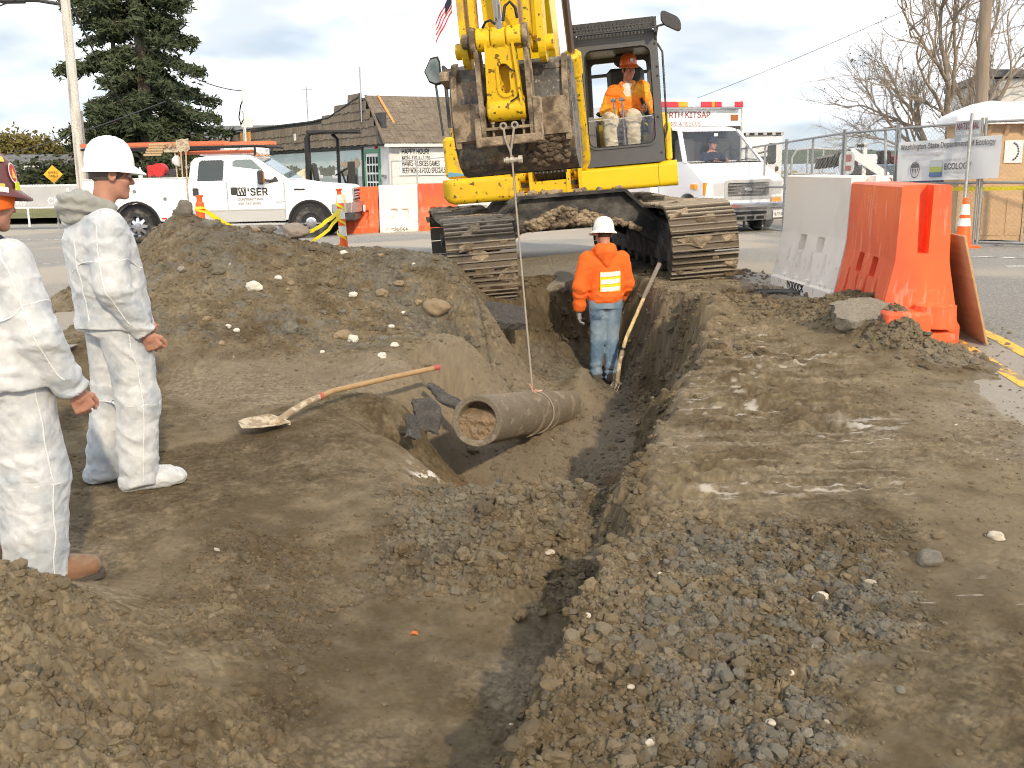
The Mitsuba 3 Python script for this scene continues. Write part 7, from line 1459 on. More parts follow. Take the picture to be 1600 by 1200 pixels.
for pts in ([(.1, 0, 1.9), (.1, 0, 3.0), (.25, 0, 3.1), (2.5, 0, 3.2)], [(.1, 0, 2.35), (2.5, 0, 2.42)], [(.75, 0, 1.9), (.75, 0, 3.1)], [(.5, 0, 2.4), (1.2, 0, 1.7)]): add('rail', [tube(pts, .022, 7)], 'light_grey', k, smooth=True, M=LM)
for pts in ([(0, 0, 1.85), (2.5, 0, 1.95)], [(.02, 0, 1.2), (.02, 0, 1.85)]): add('toe_board', [tube(pts, .035, 7)], 'tape_yellow', k, smooth=True, M=LM)
k = thing('canopy_shelter', 'dark green sheet shelter at the right edge behind the booth', 'shelter'); GM = tr(9.6, 19.5, bz(9, 19)); add('sheet', [hull([(-.35, 0, 0), (3, 0, 0), (-.35, 2, 0), (3, 2, 0), (-.35, 0, 1.75), (.3, 0, 2.1), (3, 0, 2.3), (-.35, 2, 1.75), (.3, 2, 2.1), (3, 2, 2.3)])], 'tarp_dark', k, M=GM); mat('tarp_dark', mikit.proc(lambda p, n, uv: MX((0.02, 0.035, 0.035), (0.05, 0.065, 0.06), FB(p.x * 3, p.y * 3, p.z * 3, 4))), 0.6)
add('bucket', [lathe([(.16, 0), (.18, .34), (.17, .34), (.15, .02), (0, .02)], 22, tr(8.2, 16.9, 2.12 + .14))], 'white', label='white bucket behind the right end of the tent top', cat='bucket', smooth=40)
add('bag', lump(.2, (8.45, 16.6, bz(8, 16) + .32), (.9, .7, 1.3)), 'white', smooth=True, label='white plastic sack on the ground right of the booth', cat='sack')
add('timber_mat', [box(0, 1.6, -.12, .12, 0, .16, .02)], 'bark', M=tr(7.6, 14.55, bz(7.6, 14.5)) @ rz(-.12), label='dark rough timber lying by the fence foot at the right edge', cat='timber')
# compact roller with its roll-over frame, parked in front of the tavern
rl = thing('roller', 'small black and cream ride-on roller with a roll-over frame behind the pickup hood', 'roller'); RM = tr(-5.35, 30, bz(-5, 30)) @ rz(.1)
add('rollover_frame', [loft([np.array([(x + a, y + b, z) for a, b in rrect(.11, .11, .02, 2)]) for x, y, z in ((-.38, .3, 1.1), (-.38, .3, 2.62), (-.30, .3, 2.72), (-.2, .3, 2.75))]), tube([(-.36, -.6, 1.1), (-.36, -.6, 2.55), (-.28, -.6, 2.68), (.2, -.6, 2.72)], .055, 8), tube([(.45, .35, 1.3), (.45, .35, 2.55), (.3, .35, 2.68)], .05, 8), box(-.35, 1.15, -.65, .45, 2.68, 2.76, .02)], 'black', rl, smooth=30, M=RM, label='black roll-over frame')
add('engine_cover', [hull([(-1.4, -.45, .6), (-.4, -.45, .6), (-1.4, .45, .6), (-.4, .45, .6), (-1.35, -.4, 1.05), (-.42, -.45, 1.75), (-1.35, .4, 1.05), (-.42, .45, 1.75), (-.7, -.42, 1.6), (-.7, .42, 1.6)])], 'cream', rl, M=RM); mat('cream', (0.66, 0.60, 0.42), 0.5)
add('badge', [box(-.95, -.6, -.462, -.455, 1.12, 1.24)], 'letter_black', rl, M=RM)
add('seat', [cbox((.1, 0, 1.25), (.5, .5, .16), .05), xf(cbox((0, 0, .3), (.14, .48, .55), .05), tr(-.15, 0, 1.3) @ ry(-.15))], 'dark_grey', rl, smooth=30, M=RM)
add('steering_wheel', [lathe([(.2 + .02 * math.cos(a), .02 * math.sin(a)) for a in np.linspace(0, 2 * math.pi, 8)], 20, tr(.55, 0, 1.62) @ ry(-.5)), tube([(.75, 0, 1.0), (.55, 0, 1.62)], .03, 6)], 'black', rl, smooth=True, M=RM)
add('operator_platform', [box(-.4, 1.0, -.5, .5, .55, 1.12, .04), cbox((.85, 0, 1.3), (.3, .8, .5), .05), box(.75, .95, -.5, -.3, .9, 1.9)], 'black', rl, M=RM); add('drum', [cyl((1.0, -.5, .35), (1.0, .5, .35), .35, 24), cyl((-1.0, -.5, .35), (-1.0, .5, .35), .35, 24)], 'steel', rl, smooth=40, M=RM, kind='stuff')
gt = thing('gate_frame', 'thin tube gate frame in front of the reader board', 'gate')
for pts in ([(-3.7, 33, .2), (-3.7, 33, 1.9), (-1.5, 33, 2.05), (-1.5, 33, .2)], [(-3.7, 33, .45), (-1.5, 33, .45)], [(-2.9, 33, .45), (-2.9, 33, 1.95)], [(-1.5, 33, 2.05), (-.6, 33, 2.1), (-.6, 33, .2)]): add('tube', [tube(pts, .03, 6)], 'light_grey', gt)
# flag
fl = thing('flag', 'striped flag on a white pole in the distance left of the arm', 'flag'); add('pole', [tube([(-3.0, 60, 0), (-3.0, 60, 12.5)], .05, 8)], 'white', fl)
for i in range(7):
    gx_ = np.linspace(0, 1.7, 12); P = np.array([(-3.05 - x * .55, 60 + .1 * math.sin(x * 5), 11.2 - x * .95 - (i + o) * .155 + .05 * math.sin(x * 6 + i)) for o in (0, 1) for x in gx_]); add('stripe', (P, np.array([(j, 12 + j, 13 + j, j + 1) for j in range(11)])), 'red' if i % 2 == 0 else 'white', fl)
P = np.array([(-3.05 - x * .55, 59.98, 11.2 - x * .95 - o * .6) for o in (0, 1) for x in (0, .35, .7)]); add('canton', (P, np.array([(j, 3 + j, 4 + j, j + 1) for j in range(2)])), 'navy', fl)
# ---------------------------------------------------------------- people
def bone(P, a, b, ra, rb):
    a, b = np.asarray(a, float), np.asarray(b, float); e = b - a
    t = np.clip(((P - a) @ e) / max(e @ e, 1e-9), 0, 1)
    return np.linalg.norm(P - a - t[:, None] * e, axis=1) - (ra + (rb - ra) * t)
def ell(P, c, r, R=None):
    q = P - np.asarray(c, float)
    if R is not None: q = q @ np.asarray(R)
    r = np.asarray(r, float); k = np.linalg.norm(q / r, axis=1); return (k - 1) * r.min() * np.where(k > 1, 1.0, 1.0)
def smin(ds, k):
    d = ds[0]
    for e in ds[1:]:
        h = np.clip(.5 + .5 * (e - d) / k, 0, 1); d = e + (d - e) * h - k * h * (1 - h)
    return d
def folds(P, amp, s=(7, 7, 4), seed=0, sharp=.6):
    n = meshkit.fbm(P * np.array(s) + seed * 3.3, 3, seed); W = P + .05 * np.stack([meshkit.noise(P * 6 + 9, seed), meshkit.noise(P * 6 + 31, seed), meshkit.noise(P * 6 + 57, seed)], 1)
    out = (n - .5) * .8
    for k, d in enumerate(((.5, .3, 1.0), (-.7, .4, .9))):
        r = 1 - np.abs(meshkit.fbm(W * np.array(s) * .55 + (W @ np.array(d))[:, None] * np.array([3.2, 2.6, 3.8]) + seed + 7 * k, 2, seed + 5 + k) - .5) * 9; out = out + sharp * np.clip(r, 0, 1) ** 1.5 * .75
    return amp * out
def torso(P, z0, z1, tab, off=(0, 0)):
    """elliptic torso about an axis that may lean: tab rows (t, half width, half depth, x, y)"""
    tab = np.asarray(tab, float); t = np.clip((P[:, 2] - z0) / (z1 - z0), 0, 1)
    a, b, x, y = (np.interp(t, tab[:, 0], tab[:, i]) for i in (1, 2, 3, 4))
    q = np.hypot((P[:, 0] - x) / a, (P[:, 1] - y) / b); d = (q - 1) * np.minimum(a, b)
    dz = np.maximum(z0 - P[:, 2], P[:, 2] - z1)
    return np.where(dz > 0, np.hypot(np.maximum(d, 0), dz), np.maximum(d, dz))

def hand_mesh(right=True, curl=.5, grip=0.0, scale=1.0, glove=0.0):
    """a hand hanging from the wrist at the origin: fingers down -z, palm towards the body, thumb to the front (+y)"""
    c = curl
    def chain(base, l, r, spread, c):
        p = [np.array(base, float)]; a = 0.12 * c
        for i, q in enumerate(l):
            a += (.45, .75, .55)[i] * c * 1.25
            p.append(p[-1] + q * np.array([-math.sin(a), spread * math.cos(a), -math.cos(a)])); 
        return [(p[i], p[i + 1], r * (1 - .12 * i), r * (1 - .12 * (i + 1))) for i in range(3)]
    F = []
    for y, l, r, sp, k in ((.033, (.044, .026, .020), .0090, .10, .8), (.011, (.049, .030, .022), .0094, .02, .95), (-.011, (.045, .028, .021), .0090, -.05, 1.05), (-.031, (.035, .021, .018), .0080, -.13, 1.2)):
        F.append(chain((0, y, -.088 + abs(y) * .15), l, r + glove, sp, c * k))
    th = [np.array([-.004, .030, -.028]), np.array([-.016, .052, -.058]), np.array([-.026 - .01 * grip, .056 - .012 * grip, -.090]), np.array([-.033 - .014 * grip, .050 - .02 * grip, -.114])]
    TH = [(th[i], th[i + 1], (.0145, .0115, .0098)[i] + glove, (.0115, .0098, .0085)[i] + glove) for i in range(3)]
    def f(P):
        palm = smin([bone(P, (0, .026, -.03), (0, .033, -.085), .0135 + glove, .012 + glove), bone(P, (0, .009, -.03), (0, .011, -.088), .0145 + glove, .0125 + glove), bone(P, (0, -.010, -.03), (0, -.011, -.086), .0140 + glove, .012 + glove), bone(P, (0, -.022, -.032), (0, -.031, -.08), .0125 + glove, .011 + glove), bone(P, (0, 0, .03), (0, 0, -.03), .024 + glove, .024 + glove)], .012)
        ds = [palm]
        for ch in F:
            g = smin([bone(P, *b) for b in ch], .004); ds.append(g)
        t = smin([bone(P, *b) for b in TH], .006)
        d = smin([palm, t], .010)
        for g in ds[1:]: d = smin([d, g], .0035)
        return d
    v, q = sdf_mesh(f, (-.10, -.075, -.205), (.045, .085, .05), .0035, .006)
    v = v * scale
    if not right: v = v * [-1, 1, 1]; q = q[:, ::-1]
    return v, q

def head_mesh(h=.0055):
    """head looking along +y, centre of the skull at the origin, chin at about z = -.12"""
    def f(P):
        X = P.copy(); X[:, 0] = np.abs(X[:, 0])
        sk = ell(X, (0, -.012, .03), (.076, .098, .092)); jaw = ell(X, (0, .032, -.058), (.056, .058, .062)); chin = ell(X, (0, .072, -.103), (.024, .02, .018)); ch = ell(X, (.040, .058, -.03), (.026, .026, .026)); brow = ell(X, (.026, .078, .022), (.032, .014, .010))
        d = smin([sk, jaw, chin, ch, brow], .022)
        nose = smin([bone(X, (0, .086, .008), (0, .108, -.032), .0075, .0115), ell(X, (.011, .094, -.036), (.009, .010, .008))], .008)
        d = smin([d, nose], .010)
        eye = ell(X, (.031, .090, .002), (.017, .014, .010)); d = np.maximum(d, -eye) * 1.0 if False else smin([d, d], .001) + .0065 * np.exp(-(np.maximum(eye, 0) / .008) ** 2)
        lip = smin([ell(X, (0, .088, -.064), (.022, .009, .006)), ell(X, (0, .087, -.075), (.019, .009, .006))], .003); d = smin([d, lip], .006)
        d = d + .003 * np.exp(-((X[:, 2] + .0695) / .0025) ** 2) * (X[:, 0] < .024) * (X[:, 1] > .06)
        ear = np.maximum(ell(X, (.080, -.010, -.005), (.012, .022, .034), None), -ell(X, (.090, -.008, -.004), (.008, .012, .020))); d = smin([d, ear], .006)
        neck = bone(X, (0, -.025, -.06), (0, -.045, -.22), .056, .060); return smin([d, neck], .025)
    return sdf_mesh(f, (-.11, -.13, -.22), (.11, .13, .14), h, .012)
HEAD = head_mesh()
def hair_mesh(cut=-.03):
    def f(P):
        d = ell(P, (0, -.017, .030), (.082, .103, .096)); fr = P[:, 1] - .045 - np.clip(-(P[:, 2] - .02), 0, 1) * -.6
        return np.maximum.reduce([d + .003 * (meshkit.fbm(P * 60, 2) - .5), -(P[:, 2] - cut - .02 * np.clip(P[:, 1] * 12, -1, 1)), P[:, 1] + P[:, 2] * -.35 - .05]) 
    return sdf_mesh(f, (-.11, -.14, -.12), (.11, .13, .15), .006, .012)
HAIR = hair_mesh()
HATM = tr(0, -.008, .022) @ rx(.10) @ sc(1.02, .90, 1.34)
def hard_hat(brim_all=False, h=.005):
    """shell with ridges and a peak towards +y, rim at z = 0"""
    nphi, rows = 48, []
    for z, s in ((0, 1.0), (.012, 1.0), (.04, .985), (.07, .92), (.095, .80), (.115, .60), (.126, .36), (.131, .12), (.1315, .0)):
        a = np.arange(nphi) * 2 * math.pi / nphi; rg = 1 + .02 * np.exp(-(np.cos(a) / .16) ** 2) * (z > .03) + .012 * np.exp(-((np.abs(np.cos(a)) - .45) / .1) ** 2) * (z > .03)
        rows.append(np.stack([.112 * s * rg * np.cos(a), .138 * s * rg * np.sin(a), np.full(nphi, z)], 1))
    shell = loft(rows, caps=False)
    a = np.arange(nphi) * 2 * math.pi / nphi; fwd = np.clip(np.sin(a), 0, 1) ** 1.5
    ext = (.030 if brim_all else .012) + (.050 if not brim_all else .035) * fwd
    drop = -.012 * fwd - .006
    r0 = np.stack([.112 * np.cos(a), .138 * np.sin(a), a * 0 + .012], 1); d = np.stack([np.cos(a), np.sin(a), a * 0], 1)
    r1 = r0 + d * ext[:, None]; r1[:, 2] = .004 + drop
    r2_ = r1.copy(); r2_[:, 2] -= .006; r3 = r0.copy() * [.985, .985, 1]; r3[:, 2] -= .010
    brim = loft([r0 + [0, 0, .003], r1, r2_, r3], caps=False)
    return join([shell, brim])
mat('skin', mikit.proc(lambda p, n, uv: MX((0.50, 0.26, 0.18), (0.40, 0.185, 0.13), FB(p.x * 25, p.y * 25, p.z * 25, 3))), 0.55, spec=0.35)
mat('hair_brown', (0.045, 0.030, 0.020), 0.7); mat('hair_grey', (0.10, 0.085, 0.07), 0.7); mat('eye_white', (0.6, 0.58, 0.55), 0.3); mat('eye_dark', (0.03, 0.02, 0.015), 0.2)
mat('hat_white', (0.82, 0.82, 0.81), 0.28, spec=0.5, clearcoat=0.3); mat('hat_maroon', (0.13, 0.040, 0.038), 0.3, clearcoat=0.4); mat('hat_orange', (0.78, 0.16, 0.03), 0.3, clearcoat=0.3)
def suit_fn(p, n, uv):
    a = FB(p.x * 10, p.y * 10, p.z * 6, 5); b = FB(p.x * 45 + 3, p.y * 45, p.z * 30, 4)
    c = MX((0.56, 0.575, 0.585), (0.31, 0.36, 0.41), SS(0.40, 0.70, a) * 0.6)
    c = MX(c, (0.68, 0.69, 0.69), SS(0.52, 0.7, FB(p.x * 6 + 9, p.y * 6, p.z * 14, 4)) * 0.35)
    return c * (0.80 + 0.36 * b)
bumped('suit_white', mikit.proc(suit_fn), lambda p, n, uv: dr.abs(FB(p.x * 11 + p.z * 6, p.y * 11 - p.z * 5, p.z * 9, 4) - 0.5) * 3.0 + 0.25 * FB(p.x * 60, p.y * 60, p.z * 60, 2), 0.007, 0.6, 2e-3)
mat('suit_seam', (0.74, 0.74, 0.73), 0.6)
mat('fleece_grey', mikit.proc(lambda p, n, uv: MX((0.34, 0.34, 0.31), (0.25, 0.25, 0.23), FB(p.x * 60, p.y * 60, p.z * 60, 3))), 0.95)
mat('navy', (0.02, 0.025, 0.05), 0.9)
bumped('hi_vis', mikit.proc(lambda p, n, uv: MX((0.92, 0.175, 0.02), (0.80, 0.13, 0.02), FB(p.x * 9, p.y * 9, p.z * 9, 4))), lambda p, n, uv: FB(p.x * 60, p.y * 60, p.z * 60, 2), 0.002, 0.9)
mat('hi_vis_jacket', mikit.proc(lambda p, n, uv: MX((0.92, 0.25, 0.02), (0.90, 0.40, 0.03), SS(0.4, 0.65, FB(p.x * 7, p.y * 7, p.z * 7, 4)))), 0.75)
mat('denim', mikit.proc(lambda p, n, uv: MX((0.115, 0.19, 0.285), (0.24, 0.32, 0.40), SS(0.35, 0.7, FB(p.x * 8, p.y * 8, p.z * 5, 5))) * (0.8 + 0.4 * N(p.x * 150, p.y * 150, p.z * 150))), 0.9)
mat('khaki', mikit.proc(lambda p, n, uv: MX((0.58, 0.52, 0.40), (0.34, 0.28, 0.19), SS(0.5, 0.7, FB(p.x * 9, p.y * 9, p.z * 9, 4)))), 0.9)
mat('boot_brown', mikit.proc(lambda p, n, uv: MX((0.22, 0.115, 0.065), (0.24, 0.18, 0.12), SS(0.4, 0.65, FB(p.x * 18, p.y * 18, p.z * 18, 4)))), 0.75)
mat('boot_sole', (0.075, 0.062, 0.05), 0.9); mat('glove_grey', (0.33, 0.32, 0.31), 0.9)
mat('sticker_red', (0.5, 0.05, 0.05), 0.4); mat('sticker_white', (0.75, 0.75, 0.72), 0.4); mat('sticker_lime', (0.70, 0.80, 0.02), 0.4); mat('sticker_green', (0.03, 0.2, 0.08), 0.4); mat('sticker_yellow', (0.7, 0.5, 0.1), 0.4)
mat('vest_white', (0.75, 0.74, 0.70), 0.8)

def bounds(pts, pad):
    p = np.array(pts); return p.min(0) - pad, p.max(0) + pad
def limb(P, pts, rs, k=.03): return smin([bone(P, pts[i], pts[i + 1], rs[i], rs[i + 1]) for i in range(len(pts) - 1)], k)
def J(d): return {k: np.array(v, float) for k, v in d.items()}
def body_parts(j, headM, hands, glove=False):
    """skin: head with neck, hands, and the plain body under the clothes, one mesh"""
    def f(P):
        ds = [torso(P, j['hip'][2] - .02, j['neck'][2] - .03, [(0, .13, .09, j['hip'][0], j['hip'][1]), (.5, .13, .085, (j['hip'][0] + j['neck'][0]) / 2, (j['hip'][1] + j['neck'][1]) / 2), (.9, .15, .085, j['neck'][0], j['neck'][1]), (1, .08, .07, j['neck'][0], j['neck'][1])])]
        for s in 'RL':
            ds += [limb(P, [j['hip' + s], j['knee' + s], j['ank' + s]], [.075, .052, .036]), limb(P, [j['sho' + s], j['elb' + s], j['wri' + s]], [.048, .038, .026]), bone(P, j['neck'], j['sho' + s], .05, .045)]
        return smin(ds, .03)
    lo, hi = bounds(list(j.values()), .14)
    ms = [sdf_mesh(f, lo, hi, .016, .02), xf(HEAD, headM)]
    if not glove: ms += hands
    return join(ms)
def stand_M(x, y, z, ang): return tr(x, y, z) @ rz(ang)           # local +y is where the person faces, +x their right
def face_bits(k, hm, M, hair='hair_brown'):
    add('hair', xf(HAIR, hm), hair, k, smooth=True, M=M)
    for s in (-1, 1):
        add('eye', [ell_mesh((s * .031, .083, .001), .0105)], 'eye_white', k, smooth=True, M=M @ hm)
        add('pupil', [ell_mesh((s * .031 - .001, .0905, .001), .0048)], 'eye_dark', k, smooth=True, M=M @ hm)
        add('eyebrow', [tube([(s * .016, .095, .018), (s * .033, .094, .0215), (s * .048, .082, .017)], [.003, .0042, .0025], 6)], hair, k, smooth=True, M=M @ hm)
def ell_mesh(c, r):
    s = trimesh.creation.icosphere(subdivisions=2); return np.array(s.vertices) * np.asarray(r) + np.asarray(c), np.array(s.faces)

def coverall_person(name_label, M, j, hm, boots, hood, seamed, seed, hatmat, hatlabel, wd=1.0):
    k = thing('person', name_label, 'person')
    hands = []
    for s in 'RL':
        d = j['wri' + s] - j['elb' + s]; d /= np.linalg.norm(d); z = -d; x = np.cross([0, 1, 0], z); x /= np.linalg.norm(x); y = np.cross(z, x)
        R = np.eye(4); R[:3, 0], R[:3, 1], R[:3, 2] = x, y, z; R[:3, 3] = j['wri' + s] + d * .02
        hands.append(xf(hand_mesh(s == 'R', 1.15), R @ rz(-.5 if s == 'R' else .5)))
    add('body', body_parts(j, hm, hands), 'skin', k, smooth=True, M=M)
    hz, nz_ = j['hip'][2], j['neck'][2]
    def jacket(P):
        t = torso(P, hz - .07, nz_ - .02, [(0, .235 * wd, .19 * wd, *j['hip'][:2]), (.15, .225 * wd, .185 * wd, *j['hip'][:2]), (.45, .22 * wd, .18 * wd, *(j['hip'][:2] * .5 + j['neck'][:2] * .5)), (.78, .235, .17, *(j['neck'][:2])), (.92, .18, .135, *j['neck'][:2]), (1, .105, .10, *j['neck'][:2])])
        ds = [t]
        for s in 'RL':
            ds.append(bone(P, j['neck'] - [0, 0, .09], j['sho' + s], .085, .092))
        d = smin(ds, .06)
        arms = [limb(P, [j['sho' + s], j['elb' + s], j['wri' + s]], [.098, .084, .060], .03) for s in 'RL']
        for a in arms: d = smin([d, a], .022)
        nr = np.abs(d) < .06; w = np.zeros(len(P)); Q = P[nr]
        am = np.minimum(*arms)[nr]; base = folds(Q, .011, (6, 6, 4.0), seed, .75)
        el = np.minimum.reduce([np.linalg.norm(Q - j['elb' + s], axis=1) for s in 'RL']); wr = np.minimum.reduce([np.linalg.norm(Q - j['wri' + s], axis=1) for s in 'RL'])
        base += .006 * np.sin(Q[:, 2] * 62 + meshkit.fbm(Q * 9, 3) * 14) * np.exp(-(el / .12) ** 2) + .008 * np.sin(Q[:, 2] * 95 + meshkit.fbm(Q * 12, 2) * 9) * np.exp(-(wr / .10) ** 2)
        w[nr] = base; d = d - w
        for s in 'RL':   # cuffs end at the wrist
            u = j['wri' + s] - j['elb' + s]; u = u / np.linalg.norm(u); q = (P - j['wri' + s]) @ u; close = np.linalg.norm(P - j['wri' + s], axis=1) < .15
            d = np.where(close, np.maximum(d, q - .015), d)
        return d
    pts = [j[a + s] for a in ('sho', 'elb', 'wri') for s in 'RL'] + [j['hip'], j['neck']]
    lo, hi = bounds(pts, .2); lo[2] = min(lo[2], hz - .12)
    jm = sdf_mesh(jacket, lo, hi, .0095, .03)
    add('jacket', jm, 'suit_white', k, smooth=True, M=M)
    def trousers(P):
        ds = [torso(P, hz - .10, hz + .10, [(0, .19 * wd, .155 * wd, *j['hip'][:2]), (1, .185 * wd, .15 * wd, *j['hip'][:2])])]
        L = [limb(P, [j['hip' + s], j['knee' + s], j['ank' + s] + [0, 0, -.03]], [.125 * wd, .108 * wd, .098 * wd], .04) for s in 'RL']
        d = smin([ds[0]] + L, .035)
        nr = np.abs(d) < .06; Q = P[nr]; w = np.zeros(len(P))
        kn = np.minimum.reduce([np.linalg.norm(Q - j['knee' + s], axis=1) for s in 'RL']); an = np.minimum.reduce([np.linalg.norm(Q - j['ank' + s], axis=1) for s in 'RL'])
        w[nr] = folds(Q, .011, (6, 6, 2.6), seed + 3, .75) + .006 * np.sin(Q[:, 2] * 48 + meshkit.fbm(Q * 8, 3) * 13) * (np.exp(-(kn / .14) ** 2) * .7 + np.exp(-(an / .16) ** 2))
        d = d - w
        cut = np.minimum(j['ankR'][2], j['ankL'][2]) - .055
        return np.maximum(d, cut + .02 * np.sin(P[:, 0] * 30) * (P[:, 2] < .2) - P[:, 2])
    lo, hi = bounds([j[a + s] for a in ('hip', 'knee', 'ank') for s in 'RL'], .17); hi[2] = hz + .15; lo[2] = -.03
    tm = sdf_mesh(trousers, lo, hi, .0095, .03); add('trousers', tm, 'suit_white', k, smooth=True, M=M)
    tt, ts = cKDTree(tm[0]), []
    for s_ in (1, -1):
        h_, k_, a_ = (j[q + 'RL'[s_ < 0]] for q in ('hip', 'knee', 'ank')); e_ = np.array([.22 * s_, -.02, 0])
        ts.append([lerp(h_, k_, t) + e_ for t in np.linspace(0, 1, 25)] + [lerp(k_, a_, t) + e_ for t in np.linspace(.05, 1, 20)]); ts.append([k_ + [.2 * math.cos(a), .2 * math.sin(a), -.02] for a in np.linspace(0, 2 * math.pi, 50)])
    sm = []
    for p_ in ts:
        q = tm[0][tt.query(np.array(p_))[1]]; q = q[np.r_[True, np.linalg.norm(np.diff(q, axis=0), axis=1) > 1e-4]]; [q.__setitem__(slice(1, -1), (q[:-2] + q[1:-1] + q[2:]) / 3) for _ in range(4)]; sm.append(tube(q, .003, 5))
    add('trouser_seam', sm, 'suit_seam', k, smooth=True, M=M, kind='stuff')
    # jacket hem and seams
    if seamed:
        tree = cKDTree(jm[0]); sm = []
        for path in seamed(j):
            p = np.array(path); dd, ii = tree.query(p); q = jm[0][ii]; n = p - q
            q = q[np.r_[True, np.linalg.norm(np.diff(q, axis=0), axis=1) > 1e-4]]; [q.__setitem__(slice(1, -1), (q[:-2] + q[1:-1] + q[2:]) / 3) for _ in range(4)]; sm.append(tube(q, .0032, 5))
        add('seam', sm, 'suit_seam', k, smooth=True, M=M, kind='stuff')
    for s in 'RL': boots(k, s, j, M)
    hood(k, j, M)
    hk = add('hard_hat', hard_hat(), hatmat, k, smooth=50, M=M @ hm @ HATM, label=hatlabel)
    return k, hk
def foot_sdf(s, j, r=.052, ln=.20, lift=.0, yaw=0.0):
    a = j['ank' + s]; f = np.array([math.sin(yaw), math.cos(yaw), 0])
    zf = .048 + lift
    heel = np.array([a[0], a[1], 0]) - f * .045 + [0, 0, zf]; toe = np.array([a[0], a[1], 0]) + f * ln + [0, 0, zf - .006]; ball = toe - f * .07
    def fn(P):
        d = smin([bone(P, heel, ball, r, r * 1.04), bone(P, ball, toe, r * 1.04, r * .86), bone(P, heel + f * .03 + [0, 0, .03], a + [0, 0, .05], r, r * 1.05)], .03)
        return np.maximum(d, lift + .004 - P[:, 2])
    lo, hi = bounds([heel, toe, a], .10); return fn, lo, hi, heel, toe, f
def boot_brown(k, s, j, M, yaw=None, sole=True):
    yaw = (-.55 if s == 'R' else .2) if yaw is None else yaw
    fn, lo, hi, heel, toe, f = foot_sdf(s, j, .054, .205, .012, -yaw)
    b = add('boot', sdf_mesh(fn, lo, hi, .007, .01), 'boot_brown', k, smooth=True, M=M)
    n = np.array([f[1], -f[0], 0]); o = []
    for t in np.linspace(0, 2 * math.pi, 28, endpoint=False):
        c = (heel + toe) / 2; L = np.linalg.norm(toe - heel) / 2 + .058; o.append((c + f * L * math.cos(t) + n * (.058 + .004 * math.cos(t)) * np.sign(math.sin(t)) * abs(math.sin(t)) ** .7)[:2])
    add('sole', [loft([np.column_stack([np.array(o), np.full(len(o), z)]) for z in (.0, .006, .024)])], 'boot_sole', b, smooth=40, M=M)

def seams1(j):
    out = []
    s, e, w = j['shoR'], j['elbR'], j['wriR']
    ax_ = (e - s) / np.linalg.norm(e - s); u = np.cross(ax_, [0, 1, 0]); u /= np.linalg.norm(u); v = np.cross(ax_, u)
    c = s + (e - s) * .62; out.append([c + .2 * (math.cos(a) * u + math.sin(a) * v) for a in np.linspace(0, 2 * math.pi, 70)])
    out.append([s + (e - s) * t + np.array([.12, -.12, .1 * (1 - t)]) for t in np.linspace(-.3, 1, 40)] + [e + (w - e) * t + np.array([.12, -.12, 0]) for t in np.linspace(0, .95, 30)])
    out.append([np.array([.13 + .02 * t, -.25, 1.36 - .42 * t]) for t in np.linspace(0, 1, 50)])
    return out
# second man from the left: white overalls, grey hood, white hat
j2 = J(dict(hip=(0, -.01, .96), hipR=(.095, .0, .91), hipL=(-.10, -.01, .91), kneeR=(.12, .04, .50), kneeL=(-.13, -.01, .50), ankR=(.13, .0, .09), ankL=(-.16, -.10, .09),
            neck=(0, -.05, 1.50), shoR=(.175, -.06, 1.405), shoL=(-.175, -.04, 1.405), elbR=(.245, -.08, 1.12), elbL=(-.25, .0, 1.12), wriR=(.235, .06, .875), wriL=(-.24, .16, .90)))
hm2 = tr(0, .045, 1.675) @ rx(-.12) @ rz(-.12)
def cover_boot(k, s, j, M):
    fn, lo, hi, *_ = foot_sdf(s, j, .062, .20, .0, .1 if s == 'R' else -.1)
    def g(P):
        d = fn(P); nr = np.abs(d) < .04; w = np.zeros(len(P)); w[nr] = folds(P[nr], .012, (13, 13, 13), 4); return np.maximum(d - w, .004 - P[:, 2])
    add('shoe_cover', sdf_mesh(g, lo, hi, .008, .02), 'suit_white', k, smooth=True, M=M)
def grey_hood(k, j, M):
    n = j['neck']
    def f(P):
        d = smin([bone(P, n + [-.09, .03, -.005], n + [-.075, -.075, .035], .045, .055), bone(P, n + [.09, .03, -.005], n + [.075, -.075, .035], .045, .055), bone(P, n + [-.075, -.075, .035], n + [.075, -.075, .035], .055, .055), bone(P, n + [0, -.13, .035], n + [0, -.10, -.05], .06, .055), bone(P, n + [-.05, -.11, .0], n + [.05, -.11, .0], .06, .06)], .04)
        nr = np.abs(d) < .05; w = np.zeros(len(P)); Q = P[nr]; w[nr] = .010 * np.sin(Q[:, 2] * 85 + Q[:, 1] * 30 + meshkit.fbm(Q * 9, 3) * 10) + folds(Q, .008, (14, 14, 14), 2); d = d - w
        return np.maximum(d, -(np.hypot(P[:, 0] - n[0], P[:, 1] - n[1] + .01) - .062))
    add('hood', sdf_mesh(f, n - [.2, .27, .15], n + [.2, .14, .16], .008, .02), 'fleece_grey', k, smooth=True, M=M, label='grey hood bunched behind the neck')
    def g(P):
        d = smin([bone(P, n + [-.11, -.05, -.05], n + [0, -.135, -.06], .03, .03), bone(P, n + [.11, -.05, -.05], n + [0, -.135, -.06], .03, .03)], .03); nr = np.abs(d) < .04; w = np.zeros(len(P)); w[nr] = folds(P[nr], .008, (16, 16, 16), 8); return d - w
    add('collar', sdf_mesh(g, n - [.2, .26, .16], n + [.2, .05, .06], .009, .02), 'suit_white', k, smooth=True, M=M)
P2 = np.array([-2.11, 5.43]); A2 = math.radians(-52)
k2, _ = coverall_person('man in a white hard hat and white paper overalls with a bunched grey hood', stand_M(P2[0], P2[1], ground_z(*P2) - .005, A2), j2, hm2, cover_boot, grey_hood, seams1, 11, 'hat_white', 'plain white hard hat')
